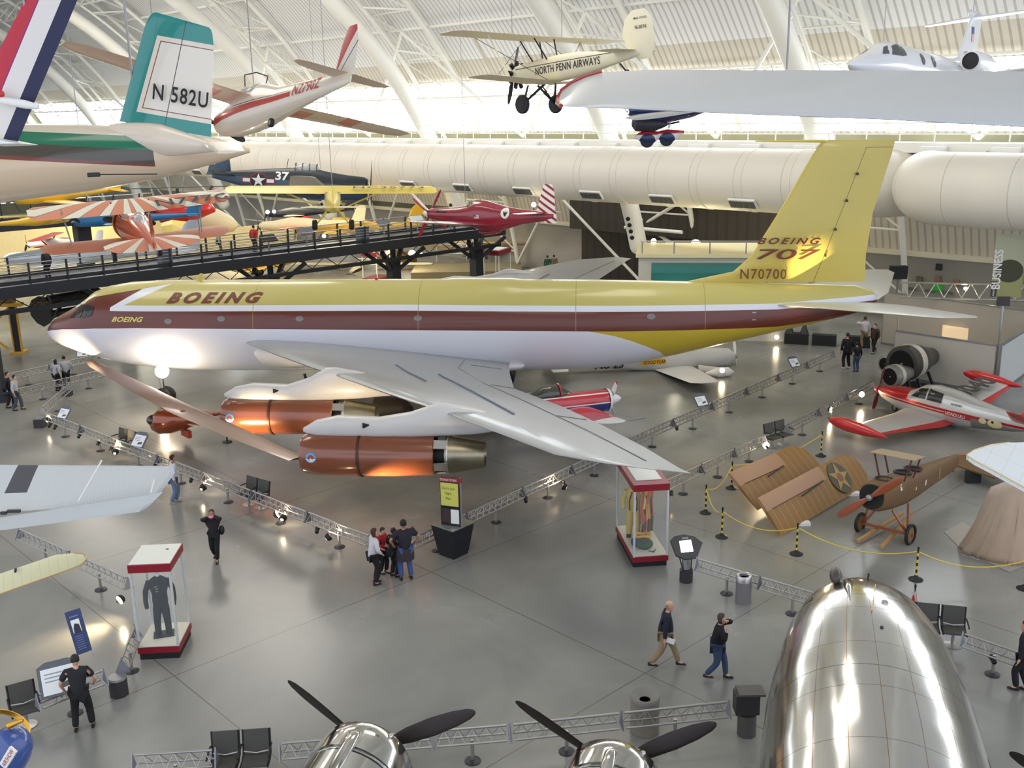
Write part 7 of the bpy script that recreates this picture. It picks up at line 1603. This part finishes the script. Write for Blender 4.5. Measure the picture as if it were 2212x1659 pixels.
person('tall person in black beyond the airliner tail beside a child, seen from behind',(1828,797),1.7,1.86,(22,20,24),(22,20,24),hair=(40,30,26),wide=1.1,feet=((.0,.14),(.0,-.14)),shoe=(190,190,190))
person('child in black with jeans holding the hand of the tall person beyond the tail',(1849,803),1.7,1.5,(24,22,26),(60,78,104),hair=(30,24,24),hands=((.05,.35,1.0),None))
person('person in a brown jacket walking alone beyond the airliner tail, right one',(1888,763),-2.6,1.62,(54,40,36),(26,24,26),hair=(44,30,28),feet=((.18,.08),(-.22,-.08)))
person('person in white shirt and khaki trousers beyond the airliner tail',(1866,752),1.8,1.75,(196,190,196),(140,118,88),hair=(40,32,28),hands=((.2,.2,1.5),None))
person('dark-haired visitor whose head shows just above the airliner wing trailing edge',(1372,1058),2.4,1.74,(60,56,60),(60,64,76),hair=(46,36,34))
person('dark-clothed visitor cut by the right edge beside the rail',(2206,1492),2.4,1.72,(34,26,36),(26,22,28),hair=(40,28,28),feet=((.1,.08),(-.1,-.08)))
person('person in dark clothes standing on the bridge at its left end',None,2.6,1.75,(40,36,42),(34,34,48),hair=(110,84,60),loc=hp(20.3,bs-.7,bz-.02),detail=False)
person('person in a pale green shirt on the bridge right of the sunburst biplane',None,.3,1.74,(176,178,150),(60,64,60),hair=(40,30,26),loc=hp(31.5,bs+.9,bz-.02),detail=False)
person('person in a red shirt on the far bridge side under the black panel',None,1.2,1.7,(190,60,50),(60,50,50),hair=(30,26,24),loc=hp(34.0,bs+.9,bz-.02),detail=False)
person('person in a green shirt by the left edge of the dark wall',(1183,598),1.5,1.72,(40,84,62),(24,26,24),hair=(24,20,20),detail=False)
person('person in an olive shirt by the left edge of the dark wall',(1197,596),1.5,1.7,(120,110,80),(60,60,52),hair=(24,20,20),detail=False)
# ================= halogen floods (they sit on rails, floor and bridge) =================
WARM=(1,.74,.42)
def flood(name,loc,tgt,e,spot=55,label='bright halogen flood lamp',size=.12,grp='halogen floodlights',bulb=True):
    lamp('halogen_light','SPOT',loc,e,WARM,tgt,size,spot,1)
    if bulb:
        t=thing('floodlight',label,'lamp',loc,group=grp); d=(V(tgt)-V(loc)).normalized()
        MB().lathe([(.05,-.14),(.11,-.1),(.13,.0)],16,(0,0,0),d,cap=False).build('housing',BLK,t,40); MB().lathe([(.001,-.02),(.12,-.02)],16,(0,0,0),d).build('lens',mat('flood_lens',(255,236,200),.3,emit=60),t)
ap=d80.matrix_basis
A3=lambda x,y,z:ap@V((x,y,z))
# glowing lamp hanging below the airliner nose
lp_=at(350,802,44)
t=thing('nose_floodlight','dazzling flood lamp on a short stand under the airliner nose','lamp',lp_); MB().ball((0,0,0),.3).build('bulb',mat('bulb_dazzling',(255,236,205),.3,emit=60),t); z_=lp_.z; MB().tube((0,0,-z_),(0,0,-.14),.03,n=8).build('stand',BLK,t); MB().lathe([(.2,-z_),(.2,-z_+.03),(.03,-z_+.05)],16).build('foot',BLK,t,40)
lamp('nose_glow','POINT',lp_+V((0,-.8,-.2)),40,WARM,size=.15)
flood('a',gz(104,905,.5),A3(1.8,-.5,2.8),3600,45,'flood lamp on the left rail corner lighting the airliner nose')
flood('b',gz(250,975,.45),A3(6,-2,2.6),500,60,'flood lamp under the first seats aimed at the airliner belly')
flood('c',gz(440,1052,.4),A3(12.5,-8.3,1.6),7000,50,'flood lamp under the rail aimed at the inner engine')
flood('d',gz(612,1118,.4),A3(15.5,-8.5,1.6),3500,50,'flood lamp under the rail aimed up at the engines')
flood('e',gz(712,1158,.4),A3(19,-14.2,1.9),15000,42,'flood lamp left of the family aimed at the outer engine')
flood('f',gz(600,1110,.4),A3(17,-14,1.6),8000,45,'flood lamp by the second seats aimed at the outer engine')
flood('g',gz(1216,1050,.4),A3(17.5,-10,3.2),4500,50,'flood lamp near the red case aimed under the wing')
# fin floods from the roof of the rear fuselage side (on poles beyond) 
flood('h',gz(1655,962,.55),A3(34.3,-.3,6.25),17000,12.5,'very bright flood lamp by the brown wings aimed up at the yellow fin')
flood('h2',gz(1678,728,.4),A3(35.4,-.3,6.3),1500,26,'bright round flood lamp on the floor behind the tail')
flood('i',gz(1655,962,.6),gz(1740,1060,.6),1300,80,'bright flood lamp above the brown wings aimed at them')
flood('j',gz(1560,800,.4),A3(30,-1,3.4),900,60,'flood lamp on the floor under the rear fuselage')
flood('k',gz(1862,852,.5),gz(1960,870,1.2),500,60,'flood lamp left of the tip-tank aeroplane')
flood('l',gz(258,1297,.5),gz(120,1400,0),500,80,'flood lamp beside the glass case throwing warm light on the floor')
flood('m',gz(1795,885,.4),gz(1850,900,.3),300,80,'flood lamp on the floor in front of the red tip tank')
flood('n',gz(350,905,.3),gz(380,900,1.0),420,70,'flood lamp on the floor lighting the copper glider')
flood('o',hp(50,66,10.4),gpos(640,220,30),6000,10,'spot lamp on the catwalk aimed at the red trimmed aeroplane',bulb=False)
for n_,s_ in ((44,66),(50,80),(40,95),(24,85)):
    lamp('added_gallery_fill','AREA',hp(n_,s_,7.8),900,(1,.86,.52),hp(n_,s_,0),4)  # added area lights without fixtures, boosting the far galleries
lamp('kiosk_light','POINT',gz(1450,733)+V((0,-1.5,2.6)),60,(1,.9,.7),size=.2)
